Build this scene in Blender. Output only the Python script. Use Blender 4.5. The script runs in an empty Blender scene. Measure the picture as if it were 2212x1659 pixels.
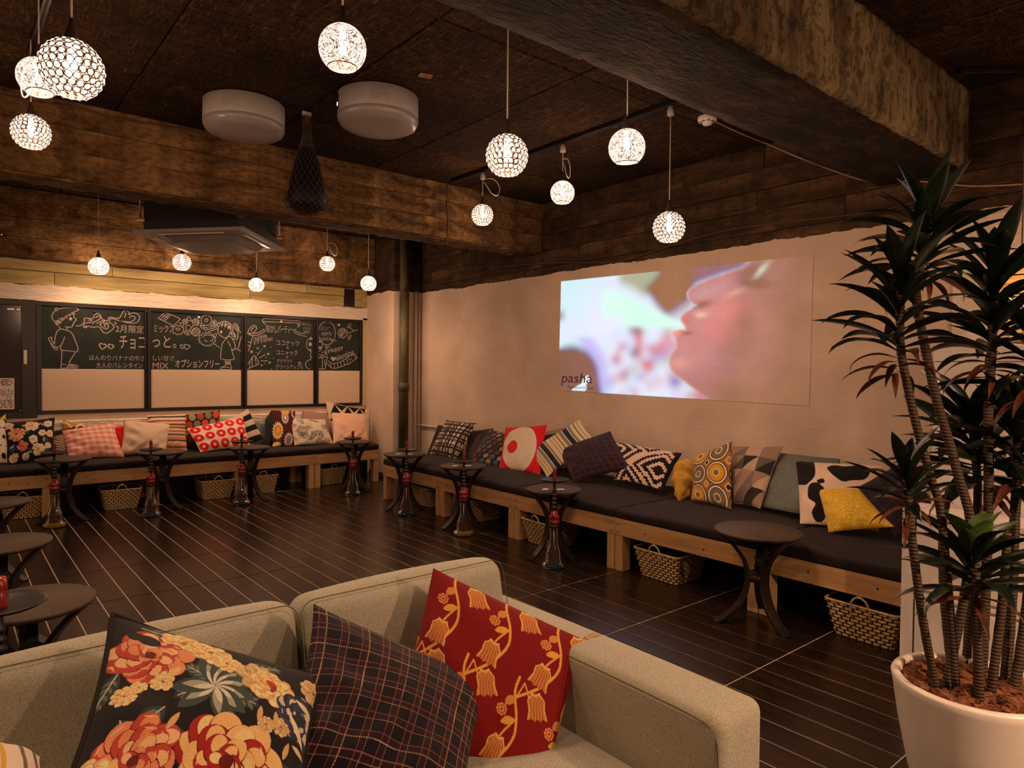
import bpy, bmesh, math, random
import numpy as np
from mathutils import Vector, Matrix

scene = bpy.context.scene
COL = scene.collection
PI = math.pi
random.seed(7)
RNG = np.random.RandomState(11)

# ------------------------------------------------------------------ camera
CAM = np.array([0.0, 0.0, 1.5])
FPX, CX, CY = 1475.0, 1106.0, 829.5
YAW, PITCH, ROLL = math.radians(39.85), math.radians(-1.24), math.radians(0.57)
_f = np.array([math.sin(YAW)*math.cos(PITCH), math.cos(YAW)*math.cos(PITCH), math.sin(PITCH)])
_r = np.array([math.cos(YAW), -math.sin(YAW), 0.0])
_u = np.cross(_r, _f)
RIGHT = math.cos(ROLL)*_r + math.sin(ROLL)*_u
UP = -math.sin(ROLL)*_r + math.cos(ROLL)*_u
FWD = _f
cam_data = bpy.data.cameras.new('camera')
cam_data.sensor_width = 36.0
cam_data.lens = 36.0*FPX/2212.0
cam_data.clip_start = 0.05
cam = bpy.data.objects.new('camera', cam_data)
COL.objects.link(cam)
m = Matrix.Identity(4)
for i in range(3):
    m[i][0], m[i][1], m[i][2], m[i][3] = RIGHT[i], UP[i], -FWD[i], CAM[i]
cam.matrix_world = m
scene.camera = cam

# ------------------------------------------------------------------ world, exposure
world = bpy.data.worlds.new('world'); scene.world = world
world.use_nodes = True
world.node_tree.nodes['Background'].inputs['Color'].default_value = (1.0, 0.70, 0.52, 1)
world.node_tree.nodes['Background'].inputs['Strength'].default_value = 0.012
scene.view_settings.view_transform = 'Standard'
scene.view_settings.look = 'None'
scene.view_settings.exposure = 0.0
scene.view_settings.gamma = 1.0
scene.view_settings.use_curve_mapping = False
scene.cycles.max_bounces = 5; scene.cycles.diffuse_bounces = 3; scene.cycles.glossy_bounces = 3
scene.cycles.transmission_bounces = 4; scene.cycles.transparent_max_bounces = 12
scene.cycles.caustics_reflective = False; scene.cycles.caustics_refractive = False
LAMP_WATT = 35.0
LAMP_COLOR = (1.0, 0.60, 0.365)

# ------------------------------------------------------------------ room constants (metres)
XR, YB, XP, YP, ZC = 5.08, 8.85, 4.65, 8.06, 3.32
XL, YN = -3.0, -3.2
B1Y0, B1Y1, B1Z = 5.60, 5.93, 2.77
B2Y0, B2Y1, B2Z = 1.52, 2.08, 2.82
BX = 3.87      # front of the right benches
BY = 8.03      # front of the back benches

def ray(x, y):
    return FWD*FPX + RIGHT*(x-CX) - UP*(y-CY)
def on(x, y, axis, val):
    d = ray(x, y); t = (val-CAM[axis])/d[axis]
    return CAM + d*t
def onx(x, y, X=XR): return on(x, y, 0, X)
def ony(x, y, Y=YB): return on(x, y, 1, Y)
def onz(x, y, z=0.0): return on(x, y, 2, z)
def at_depth(x, y, dep): return CAM + ray(x, y)/FPX*dep

# ------------------------------------------------------------------ object helpers
def link(o, parent=None):
    COL.objects.link(o)
    if parent is not None:
        o.parent = parent
    return o

def tag(o, label=None, cat=None, group=None, kind=None):
    if label: o['label'] = label
    if cat: o['category'] = cat
    if group: o['group'] = group
    if kind: o['kind'] = kind
    return o

def empty(name, loc=(0, 0, 0), rz=0.0, label=None, cat=None, group=None, kind=None):
    o = bpy.data.objects.new(name, None)
    o.empty_display_size = 0.1
    COL.objects.link(o)
    o.location = loc; o.rotation_euler = (0, 0, rz)
    return tag(o, label, cat, group, kind)

def copy_tree(o, parent=None):
    c = o.copy(); COL.objects.link(c)
    if parent is not None: c.parent = parent
    for ch in list(o.children): copy_tree(ch, c)
    return c

class MB:
    """collects vertices and faces, then becomes ONE mesh object"""
    def __init__(s): s.v = []; s.f = []
    def add(s, verts, faces, M=None):
        n = len(s.v)
        if M is not None: verts = [tuple(M @ Vector(p)) for p in verts]
        s.v.extend([tuple(map(float, p)) for p in verts]); s.f.extend([tuple(i+n for i in f) for f in faces]); return s
    def box(s, lo, hi, M=None):
        (a, b, c), (d, e, f) = lo, hi
        v = [(a,b,c),(d,b,c),(d,e,c),(a,e,c),(a,b,f),(d,b,f),(d,e,f),(a,e,f)]
        return s.add(v, [(0,3,2,1),(4,5,6,7),(0,1,5,4),(1,2,6,5),(2,3,7,6),(3,0,4,7)], M)
    def lathe(s, prof, n=24, M=None, cap=True):
        v = []; f = []
        for r, z in prof:
            for k in range(n):
                a = 2*PI*k/n; v.append((r*math.cos(a), r*math.sin(a), z))
        for i in range(len(prof)-1):
            for k in range(n):
                k2 = (k+1) % n
                f.append((i*n+k, i*n+k2, (i+1)*n+k2, (i+1)*n+k))
        if cap:
            if prof[0][0] > 1e-5: f.append(tuple(range(n))[::-1])
            if prof[-1][0] > 1e-5: f.append(tuple((len(prof)-1)*n+k for k in range(n)))
        return s.add(v, f, M)
    def tube(s, path, r, n=8, closed=False):
        P = [Vector(p) for p in path]; N = len(P)
        rr = r if hasattr(r, '__len__') else [r]*N
        v = []; f = []; prev = None
        for i, p in enumerate(P):
            if closed: t = P[(i+1) % N]-P[i-1]
            else: t = P[min(i+1, N-1)]-P[max(i-1, 0)]
            if t.length < 1e-9: t = Vector((0, 0, 1))
            t.normalize()
            if prev is None:
                a = Vector((0, 0, 1)) if abs(t.z) < 0.9 else Vector((1, 0, 0))
                x = t.cross(a).normalized()
            else:
                x = prev - t*prev.dot(t)
                if x.length < 1e-6: x = t.cross(Vector((0.3, 0.5, 0.8)))
                x.normalize()
            prev = x; y = t.cross(x)
            for k in range(n):
                a = 2*PI*k/n
                v.append(p + x*(rr[i]*math.cos(a)) + y*(rr[i]*math.sin(a)))
        for i in range(N if closed else N-1):
            j = (i+1) % N
            for k in range(n):
                k2 = (k+1) % n
                f.append((i*n+k, i*n+k2, j*n+k2, j*n+k))
        if not closed:
            f.append(tuple(range(n))[::-1]); f.append(tuple((N-1)*n+k for k in range(n)))
        return s.add(v, f)
    def ribbon(s, pts, w, normal=(0, -1, 0), closed=False):
        """flat stroke of width w along pts, lying in the plane of the given normal"""
        P = [Vector(p) for p in pts]
        if closed: P = P + [P[0]]
        nrm = Vector(normal); v = []; f = []
        for i, p in enumerate(P):
            a = P[max(i-1, 0)]; b = P[min(i+1, len(P)-1)]
            if closed and i in (0, len(P)-1): a, b = P[-2], P[1]
            t = (b-a)
            if t.length < 1e-9: t = Vector((1, 0, 0))
            sd = nrm.cross(t.normalized())*(w/2)
            v += [p+sd, p-sd]
        for i in range(len(P)-1):
            f.append((2*i, 2*i+1, 2*i+3, 2*i+2))
        return s.add(v, f)
    def rbox(s, c, half, r, n=6, M=None, bulge=(0, 0, 0), nb=3):
        """rounded box; bulge swells the faces outwards"""
        h = np.array(half, float)
        ax = []
        for a in range(3):
            band = [h[a]-r+r*t/nb for t in range(1, nb+1)]
            core = list(np.linspace(-(h[a]-r), h[a]-r, n+1))
            ax.append([-t for t in band[::-1]]+core+band)
        N = len(ax[0])-1; vs = {}; v = []; f = []
        def vid(i, j, k):
            if (i, j, k) in vs: return vs[(i, j, k)]
            p = np.array([ax[0][i], ax[1][j], ax[2][k]])
            q = p/h
            core = np.clip(p, -(h-r), h-r); d = p-core; L = np.linalg.norm(d)
            if L > 1e-9: p = core+d/L*r
            for a in range(3):
                b, cc = (a+1) % 3, (a+2) % 3
                p[a] += bulge[a]*q[a]*(1-q[b]**2)*(1-q[cc]**2)
            vs[(i, j, k)] = len(v); v.append(tuple(p+np.array(c)))
            return vs[(i, j, k)]
        for i in range(N):
            for j in range(N):
                f.append((vid(i,j,0), vid(i,j+1,0), vid(i+1,j+1,0), vid(i+1,j,0)))
                f.append((vid(i,j,N), vid(i+1,j,N), vid(i+1,j+1,N), vid(i,j+1,N)))
                f.append((vid(i,0,j), vid(i+1,0,j), vid(i+1,0,j+1), vid(i,0,j+1)))
                f.append((vid(i,N,j), vid(i,N,j+1), vid(i+1,N,j+1), vid(i+1,N,j)))
                f.append((vid(0,i,j), vid(0,i,j+1), vid(0,i+1,j+1), vid(0,i+1,j)))
                f.append((vid(N,i,j), vid(N,i+1,j), vid(N,i+1,j+1), vid(N,i,j+1)))
        return s.add(v, f, M)
    def data(s, name, mat=None, smooth=False):
        me = bpy.data.meshes.new(name)
        me.from_pydata(s.v, [], s.f)
        if mat is not None: me.materials.append(mat)
        if smooth: me.polygons.foreach_set('use_smooth', [True]*len(me.polygons))
        me.update()
        return me
    def build(s, name, mat=None, parent=None, smooth=False, bevel=0.0, world=False):
        o = bpy.data.objects.new(name, s.data(name, mat, smooth))
        link(o, parent)
        if world and parent is not None:
            o.matrix_parent_inverse = (Matrix.Translation(parent.location) @ Matrix.Rotation(parent.rotation_euler.z, 4, 'Z')).inverted()
        if bevel: add_bevel(o, bevel)
        return o

def add_bevel(o, w, seg=2):
    b = o.modifiers.new('bevel', 'BEVEL'); b.width = w; b.segments = seg; b.limit_method = 'ANGLE'
    return o

def rot(axis, a): return Matrix.Rotation(a, 4, axis)
def tr(*p): return Matrix.Translation(p)
def catmull(pts, k=6, closed=False):
    P = [np.array(p, float) for p in pts]; n = len(P); out = []
    rng = range(n if closed else n-1)
    for i in rng:
        if closed: p0, p1, p2, p3 = P[i-1], P[i], P[(i+1) % n], P[(i+2) % n]
        else: p0, p1, p2, p3 = P[max(i-1, 0)], P[i], P[i+1], P[min(i+2, n-1)]
        for t in np.arange(k)/k:
            out.append(0.5*((2*p1)+(-p0+p2)*t+(2*p0-5*p1+4*p2-p3)*t*t+(-p0+3*p1-3*p2+p3)*t**3))
    if not closed: out.append(P[-1])
    return out

def lin(c):
    """sRGB 0-255 -> linear"""
    c = np.asarray(c, float)/255.0
    return np.where(c <= 0.04045, c/12.92, ((c+0.055)/1.055)**2.4)

# ------------------------------------------------------------------ materials
def newmat(name):
    m = bpy.data.materials.new(name); m.use_nodes = True
    return m, m.node_tree.nodes, m.node_tree.links, m.node_tree.nodes['Principled BSDF']

def set_bsdf(b, rough=0.6, spec=0.5, metal=0.0, sheen=0.0, coat=0.0):
    b.inputs['Roughness'].default_value = rough
    b.inputs['Specular IOR Level'].default_value = spec
    b.inputs['Metallic'].default_value = metal
    b.inputs['Sheen Weight'].default_value = sheen
    b.inputs['Coat Weight'].default_value = coat

def coords(n, l, scale, kind='Object'):
    t = n.new('ShaderNodeTexCoord'); mp = n.new('ShaderNodeMapping')
    mp.inputs['Scale'].default_value = scale if hasattr(scale, '__len__') else (scale,)*3
    l.new(t.outputs[kind], mp.inputs['Vector']); return mp.outputs['Vector']

def noise(n, l, vec, scale=5, detail=4, rough=0.55, dist=0.0):
    t = n.new('ShaderNodeTexNoise')
    t.inputs['Scale'].default_value = scale; t.inputs['Detail'].default_value = detail
    t.inputs['Roughness'].default_value = rough; t.inputs['Distortion'].default_value = dist
    l.new(vec, t.inputs['Vector']); return t.outputs['Fac']

def ramp(n, l, fac, stops):
    r = n.new('ShaderNodeValToRGB'); e = r.color_ramp.elements
    while len(e) < len(stops): e.new(0.5)
    for el, (p, c) in zip(e, stops):
        el.position = p; el.color = (*c, 1) if len(c) == 3 else c
    l.new(fac, r.inputs['Fac']); return r.outputs['Color']

def mixc(n, l, a, b, fac, mode='MIX'):
    x = n.new('ShaderNodeMix'); x.data_type = 'RGBA'; x.blend_type = mode
    for s, val in ((x.inputs['Factor'], fac), (x.inputs['A'], a), (x.inputs['B'], b)):
        if hasattr(val, 'default_value') or hasattr(val, 'links'): l.new(val, s)
        elif hasattr(val, '__len__'): s.default_value = (*val, 1) if len(val) == 3 else val
        else: s.default_value = val
    return x.outputs['Result']

def bump(n, l, b, h, strength=0.3, dist=0.01):
    k = n.new('ShaderNodeBump'); k.inputs['Strength'].default_value = strength; k.inputs['Distance'].default_value = dist
    l.new(h, k.inputs['Height']); l.new(k.outputs['Normal'], b.inputs['Normal'])

def plain(name, col, rough=0.6, spec=0.5, metal=0.0, var=0.12, nscale=30, bmp=0.0, sheen=0.0, coat=0.0, kind='Object'):
    m, n, l, b = newmat(name); set_bsdf(b, rough, spec, metal, sheen, coat)
    c = np.array(col, float)
    v = coords(n, l, 1.0, kind); f = noise(n, l, v, nscale, 3)
    l.new(ramp(n, l, f, [(0.3, tuple(c*(1-var))), (0.7, tuple(np.minimum(c*(1+var), 1)))]), b.inputs['Base Color'])
    if bmp: bump(n, l, b, f, bmp, 0.004)
    return m

def fabric(name, col, wscale=420, var=0.25, bmp=0.35, rough=0.9, kind='Object', sheen=0.15, mottled=0.0):
    m, n, l, b = newmat(name); set_bsdf(b, rough, 0.15, 0, sheen)
    c = np.array(col, float)
    v = coords(n, l, 1.0, kind)
    f1 = noise(n, l, coords(n, l, (1, 1, 3.5), kind), wscale, 1); f2 = noise(n, l, coords(n, l, (3.5, 3.5, 1), kind), wscale*0.7, 1)
    a = n.new('ShaderNodeMath'); a.operation = 'ADD'; l.new(f1, a.inputs[0]); l.new(f2, a.inputs[1])
    h = n.new('ShaderNodeMath'); h.operation = 'MULTIPLY'; h.inputs[1].default_value = 0.5; l.new(a.outputs[0], h.inputs[0])
    colr = ramp(n, l, h.outputs[0], [(0.36, tuple(c*(1-var))), (0.64, tuple(np.minimum(c*(1+var), 1)))])
    if mottled:
        g = noise(n, l, v, 6, 3)
        colr = mixc(n, l, colr, ramp(n, l, g, [(0.3, (1-mottled,)*3), (0.7, (1, 1, 1))]), 1.0, 'MULTIPLY')
    l.new(colr, b.inputs['Base Color'])
    bump(n, l, b, h.outputs[0], bmp, 0.002)
    return m

def wood(name, light, dark, axis=0, rough=0.55, scale=1.0, spec=0.3, streak=14):
    m, n, l, b = newmat(name); set_bsdf(b, rough, spec)
    s = [streak*scale]*3; s[axis] = 0.9*scale
    oi = n.new('ShaderNodeObjectInfo')
    t = n.new('ShaderNodeTexCoord'); ad = n.new('ShaderNodeVectorMath'); ad.operation = 'ADD'
    ml = n.new('ShaderNodeMath'); ml.operation = 'MULTIPLY'; ml.inputs[1].default_value = 37.0
    l.new(oi.outputs['Random'], ml.inputs[0])
    l.new(t.outputs['Object'], ad.inputs[0]); l.new(ml.outputs[0], ad.inputs[1])
    mp = n.new('ShaderNodeMapping'); mp.inputs['Scale'].default_value = s; l.new(ad.outputs[0], mp.inputs['Vector'])
    f = noise(n, l, mp.outputs['Vector'], 1.6, 5, 0.6, 0.8)
    k = n.new('ShaderNodeTexVoronoi'); k.inputs['Scale'].default_value = 0.55; l.new(mp.outputs['Vector'], k.inputs['Vector'])
    kc = ramp(n, l, k.outputs['Distance'], [(0.0, (0.45, 0.35, 0.25)), (0.10, (1, 1, 1))])
    c = ramp(n, l, f, [(0.3, dark), (0.65, light)])
    l.new(mixc(n, l, c, kc, 0.8, 'MULTIPLY'), b.inputs['Base Color'])
    bump(n, l, b, f, 0.15, 0.003)
    return m

def vcol(name, rough=0.85, spec=0.2, sheen=0.1, weave=380, emit=0.0, bmp=0.25):
    m, n, l, b = newmat(name); set_bsdf(b, rough, spec, 0, sheen)
    a = n.new('ShaderNodeAttribute'); a.attribute_name = 'Col'
    c = a.outputs['Color']
    v = coords(n, l, 1.0)
    f = noise(n, l, v, weave, 1)
    c = mixc(n, l, c, ramp(n, l, f, [(0.3, (0.78,)*3), (0.7, (1, 1, 1))]), 1.0, 'MULTIPLY')
    l.new(c, b.inputs['Base Color'])
    if bmp: bump(n, l, b, f, bmp, 0.0015)
    if emit:
        l.new(a.outputs['Color'], b.inputs['Emission Color']); b.inputs['Emission Strength'].default_value = emit
    return m

MT = {}
# floor tile: dark wood-look porcelain, grain along Y
def floor_mat():
    m, n, l, b = newmat('floor_tile'); set_bsdf(b, 0.24, 0.26)
    oi = n.new('ShaderNodeObjectInfo')
    t = n.new('ShaderNodeTexCoord'); ad = n.new('ShaderNodeVectorMath'); ad.operation = 'ADD'
    ml = n.new('ShaderNodeMath'); ml.operation = 'MULTIPLY'; ml.inputs[1].default_value = 53.0
    l.new(oi.outputs['Random'], ml.inputs[0]); l.new(t.outputs['Object'], ad.inputs[0]); l.new(ml.outputs[0], ad.inputs[1])
    mp = n.new('ShaderNodeMapping'); mp.inputs['Scale'].default_value = (95, 4, 1); l.new(ad.outputs[0], mp.inputs['Vector'])
    f = noise(n, l, mp.outputs['Vector'], 1.0, 4, 0.6, 0.3)
    c = ramp(n, l, f, [(0.3, (0.010, 0.0053, 0.0034)), (0.7, (0.030, 0.0165, 0.0105))])
    tone = ramp(n, l, oi.outputs['Random'], [(0.0, (0.82, 0.82, 0.82)), (1.0, (1.1, 1.08, 1.05))])
    l.new(mixc(n, l, c, tone, 1.0, 'MULTIPLY'), b.inputs['Base Color'])
    r = n.new('ShaderNodeMapRange'); l.new(f, r.inputs['Value']); r.inputs['To Min'].default_value = 0.21; r.inputs['To Max'].default_value = 0.26
    l.new(r.outputs['Result'], b.inputs['Roughness'])
    bump(n, l, b, f, 0.015, 0.0005)
    return m
MT['tile'] = floor_mat()
MT['grout'] = plain('grout', (0.66, 0.50, 0.39), 0.9, 0.2)

def concrete(name, lo, mid, hi, sx=(1, 1, 1), rough=0.9, speck=0.5, bmp=0.6, board=None, blot=1.7):
    """rough board-marked concrete: stained, speckled"""
    m, n, l, b = newmat(name); set_bsdf(b, rough, 0.25)
    v = coords(n, l, sx)
    big = noise(n, l, v, blot, 4, 0.66, 0.9)
    fine = noise(n, l, v, 22, 3, 0.7)
    c = ramp(n, l, big, [(0.30, lo), (0.5, mid), (0.72, hi)])
    pit = ramp(n, l, fine, [(0.40, (0.30, 0.28, 0.26)), (0.52, (1, 1, 1))])
    c = mixc(n, l, c, pit, speck, 'MULTIPLY')
    st = noise(n, l, coords(n, l, (6, 6, 0.7)), 1.5, 2, 0.6)
    c = mixc(n, l, c, ramp(n, l, st, [(0.35, (0.4, 0.38, 0.36)), (0.55, (1, 1, 1))]), 0.55, 'MULTIPLY')
    l.new(c, b.inputs['Base Color'])
    bump(n, l, b, fine, bmp, 0.02)
    return m
MT['beam_brown'] = concrete('stained_board_concrete', (0.018, 0.008, 0.003), (0.165, 0.086, 0.031), (0.36, 0.20, 0.078), (0.8, 1, 1.5), speck=0.55, blot=2.6)
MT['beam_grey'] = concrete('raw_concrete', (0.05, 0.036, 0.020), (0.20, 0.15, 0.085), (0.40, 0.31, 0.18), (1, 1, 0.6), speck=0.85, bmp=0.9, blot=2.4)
MT['soffit'] = concrete('stained_shaded_soffit', (0.003, 0.0017, 0.0009), (0.019, 0.0100, 0.0045), (0.070, 0.038, 0.016), (0.7, 1.8, 1), speck=0.75, bmp=0.8, blot=4.0)  # stain blotches, plus the underside's shade lowered into the base colour
MT['dark_plank'] = concrete('dark_plank', (0.016, 0.0085, 0.0045), (0.060, 0.034, 0.0165), (0.125, 0.072, 0.035), (1, 0.6, 2), speck=0.5, bmp=0.4, blot=2.2)
MT['yellow_plank'] = concrete('yellow_plank', (0.20, 0.135, 0.048), (0.42, 0.31, 0.125), (0.58, 0.46, 0.21), (0.35, 1, 3), speck=0.35, bmp=0.3)

def woodwool():
    m, n, l, b = newmat('wood_wool_board'); set_bsdf(b, 0.95, 0.15)
    v = coords(n, l, 1.0)
    w1 = noise(n, l, coords(n, l, (2.5, 26, 1)), 2.0, 3, 0.65, 3.0)
    w2 = noise(n, l, coords(n, l, (24, 3, 1)), 1.5, 3, 0.65, 3.0)
    a = n.new('ShaderNodeMath'); a.operation = 'MAXIMUM'; l.new(w1, a.inputs[0]); l.new(w2, a.inputs[1])
    big = noise(n, l, v, 1.1, 4)
    c = ramp(n, l, a.outputs[0], [(0.46, (0.011, 0.005, 0.002)), (0.60, (0.070, 0.034, 0.0125)), (0.74, (0.23, 0.115, 0.043))])
    c = mixc(n, l, c, ramp(n, l, big, [(0.35, (0.30, 0.27, 0.25)), (0.65, (1, 1, 1))]), 0.85, 'MULTIPLY')
    l.new(c, b.inputs['Base Color'])
    bump(n, l, b, a.outputs[0], 0.8, 0.02)
    return m
MT['woodwool'] = woodwool()

def plaster(name, col, var=0.10, rel=0.18, sc=(3, 1.2, 8)):
    m, n, l, b = newmat(name); set_bsdf(b, 0.85, 0.25)
    v = coords(n, l, 1.0); c = np.array(col)
    big = noise(n, l, v, 1.6, 4, 0.6, 0.4)
    brush = noise(n, l, coords(n, l, sc), 4, 3, 0.7)
    cc = ramp(n, l, big, [(0.3, tuple(c*(1-var))), (0.7, tuple(np.minimum(c*(1+var*0.5), 1)))])
    l.new(cc, b.inputs['Base Color'])
    bump(n, l, b, brush, rel, 0.012 if rel < 0.3 else 0.03)
    return m
MT['plaster'] = plaster('cream_plaster', (0.68, 0.525, 0.415), 0.17)
MT['plaster_rough'] = plaster('rough_white_paint', (0.84, 0.71, 0.58), 0.14, 0.9, (1.2, 3, 7))
MT['white'] = plain('white_plastic', (0.74, 0.70, 0.67), 0.35, 0.5, var=0.03)
MT['white_wall'] = plain('white_laminate', (0.62, 0.55, 0.50), 0.45, 0.4, var=0.05, nscale=8)
MT['black_metal'] = plain('black_metal', (0.012, 0.010, 0.010), 0.4, 0.5, var=0.2)
MT['black_frame'] = plain('black_frame', (0.010, 0.007, 0.006), 0.35, 0.5, var=0.2)
MT['chalkboard'] = plain('chalkboard', (0.013, 0.020, 0.016), 0.55, 0.3, var=0.35, nscale=5)
MT['chalk'] = plain('chalk', (0.40, 0.33, 0.30), 0.95, 0.1, var=0.25, nscale=90)
MT['film'] = fabric('cream_window_film', (0.62, 0.47, 0.345), 160, 0.08, 0.1)
MT['pine_y'] = wood('pine_along_y', (0.60, 0.36, 0.17), (0.40, 0.21, 0.085), 1)
MT['pine_x'] = wood('pine_along_x', (0.60, 0.36, 0.17), (0.40, 0.21, 0.085), 0)
MT['pine_z'] = wood('pine_upright', (0.60, 0.37, 0.18), (0.42, 0.23, 0.095), 2)
MT['yellow_plank'] = wood('yellow_plank_wood', (0.56, 0.44, 0.195), (0.27, 0.19, 0.07), 0, 0.7, 0.8, 0.2, 9)
MT['seat'] = fabric('charcoal_seat_cloth', (0.019, 0.0125, 0.0135), 500, 0.3, 0.3, sheen=0.06)
MT['table'] = plain('dark_table', (0.070, 0.045, 0.032), 0.62, 0.30, var=0.25, nscale=60)
MT['table_leg'] = wood('dark_bentwood', (0.022, 0.013, 0.010), (0.012, 0.007, 0.006), 2, 0.4)
MT['wicker'] = plain('seagrass_wicker', (0.60, 0.42, 0.20), 0.75, 0.25, var=0.45, nscale=70, bmp=0.5)
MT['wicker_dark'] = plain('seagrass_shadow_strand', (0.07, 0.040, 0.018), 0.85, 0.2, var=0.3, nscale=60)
MT['sofa'] = fabric('sage_sofa_cloth', (0.40, 0.375, 0.285), 300, 0.42, 0.35, sheen=0.2)
MT['seam'] = plain('sofa_seam', (0.13, 0.115, 0.08), 0.9, 0.1)
MT['cord'] = plain('white_cord', (0.62, 0.55, 0.50), 0.5, 0.4, var=0.05)
MT['cable_tan'] = plain('tan_cable', (0.45, 0.27, 0.16), 0.6, 0.3)
MT['cable_dark'] = plain('dark_cable', (0.10, 0.055, 0.028), 0.7, 0.3)
MT['pipe'] = concrete('drain_pipe', (0.05, 0.042, 0.022), (0.11, 0.092, 0.048), (0.18, 0.15, 0.085), (4, 4, 1), 0.6, 0.35, 0.2)
MT['pot'] = plain('white_pot', (0.74, 0.66, 0.58), 0.30, 0.5, var=0.03)
MT['bark'] = plain('pine_bark', (0.16, 0.060, 0.026), 0.9, 0.2, var=0.7, nscale=40, bmp=0.8)
MT['red_glaze'] = plain('red_lacquer', (0.24, 0.010, 0.012), 0.22, 0.6, var=0.15, coat=0.3)
MT['dark_red'] = plain('dark_red_clay', (0.16, 0.010, 0.012), 0.45, 0.4)
MT['chrome'] = plain('steel', (0.5, 0.46, 0.42), 0.3, 0.5, 0.9, var=0.05)
MT['paper'] = plain('paper', (0.60, 0.52, 0.47), 0.9, 0.2, var=0.04)
MT['ink'] = plain('ink', (0.06, 0.045, 0.04), 0.9, 0.1)
MT['pillow'] = vcol('printed_pillow_cover')
MT['piping_black'] = plain('black_piping', (0.012, 0.010, 0.010), 0.8, 0.2)
MT['piping_grey'] = plain('grey_piping', (0.20, 0.17, 0.15), 0.8, 0.2)
MT['tassel'] = plain('tan_tassel', (0.55, 0.30, 0.12), 0.9, 0.2, var=0.3, nscale=120)

def glassy(name, tint, rough=0.03, opac=0.15):
    m = bpy.data.materials.new(name); m.use_nodes = True
    n, l = m.node_tree.nodes, m.node_tree.links
    n.remove(n['Principled BSDF']); out = n['Material Output']
    t = n.new('ShaderNodeBsdfTransparent'); t.inputs['Color'].default_value = (*tint, 1)
    g = n.new('ShaderNodeBsdfGlossy'); g.inputs['Roughness'].default_value = rough
    g.inputs['Color'].default_value = (1, 1, 1, 1)
    fr = n.new('ShaderNodeFresnel'); fr.inputs['IOR'].default_value = 1.45
    mx = n.new('ShaderNodeMixShader')
    l.new(fr.outputs[0], mx.inputs[0]); l.new(t.outputs[0], mx.inputs[1]); l.new(g.outputs[0], mx.inputs[2])
    d = n.new('ShaderNodeBsdfDiffuse'); d.inputs['Color'].default_value = (*[min(1, x) for x in tint], 1)
    m2 = n.new('ShaderNodeMixShader'); m2.inputs[0].default_value = opac
    l.new(mx.outputs[0], m2.inputs[1]); l.new(d.outputs[0], m2.inputs[2])
    l.new(m2.outputs[0], out.inputs['Surface'])
    return m
MT['glass'] = glassy('clear_glass', (0.70, 0.66, 0.62), opac=0.02)
MT['glass_pink'] = glassy('smoky_pink_glass', (0.34, 0.20, 0.19), opac=0.10)
MT['glass_blue'] = glassy('blue_glass', (0.05, 0.085, 0.13), opac=0.30)
MT['glass_yellow'] = glassy('yellow_glass', (0.36, 0.27, 0.03), opac=0.45)
MT['glass_dark'] = plain('dark_window_glass', (0.010, 0.008, 0.008), 0.12, 0.5, var=0.1)

def glow(name, col, strength, clear):
    """lit lamp glass: gives off light and lets the bulb shine through"""
    m = bpy.data.materials.new(name); m.use_nodes = True
    n, l = m.node_tree.nodes, m.node_tree.links
    n.remove(n['Principled BSDF']); out = n['Material Output']
    e = n.new('ShaderNodeEmission'); e.inputs['Color'].default_value = (*col, 1)
    if hasattr(strength, '__len__'):
        tc = n.new('ShaderNodeTexCoord'); nz = n.new('ShaderNodeTexNoise'); nz.inputs['Scale'].default_value = 75; nz.inputs['Detail'].default_value = 1
        l.new(tc.outputs['Object'], nz.inputs['Vector']); mr = n.new('ShaderNodeMapRange'); mr.inputs['From Min'].default_value = 0.3; mr.inputs['From Max'].default_value = 0.7
        mr.inputs['To Min'].default_value, mr.inputs['To Max'].default_value = strength
        l.new(nz.outputs['Fac'], mr.inputs['Value']); l.new(mr.outputs[0], e.inputs['Strength'])
    else: e.inputs['Strength'].default_value = strength
    t = n.new('ShaderNodeBsdfTransparent')
    mx = n.new('ShaderNodeMixShader'); mx.inputs[0].default_value = clear
    l.new(e.outputs[0], mx.inputs[1]); l.new(t.outputs[0], mx.inputs[2]); l.new(mx.outputs[0], out.inputs['Surface'])
    return m
MT['crystal'] = glow('lit_crystal', (1.0, 0.74, 0.56), (0.25, 3.8), 0.35)
MT['bulb'] = glow('lit_bulb', (1.0, 0.82, 0.62), 9.0, 0.15)

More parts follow.
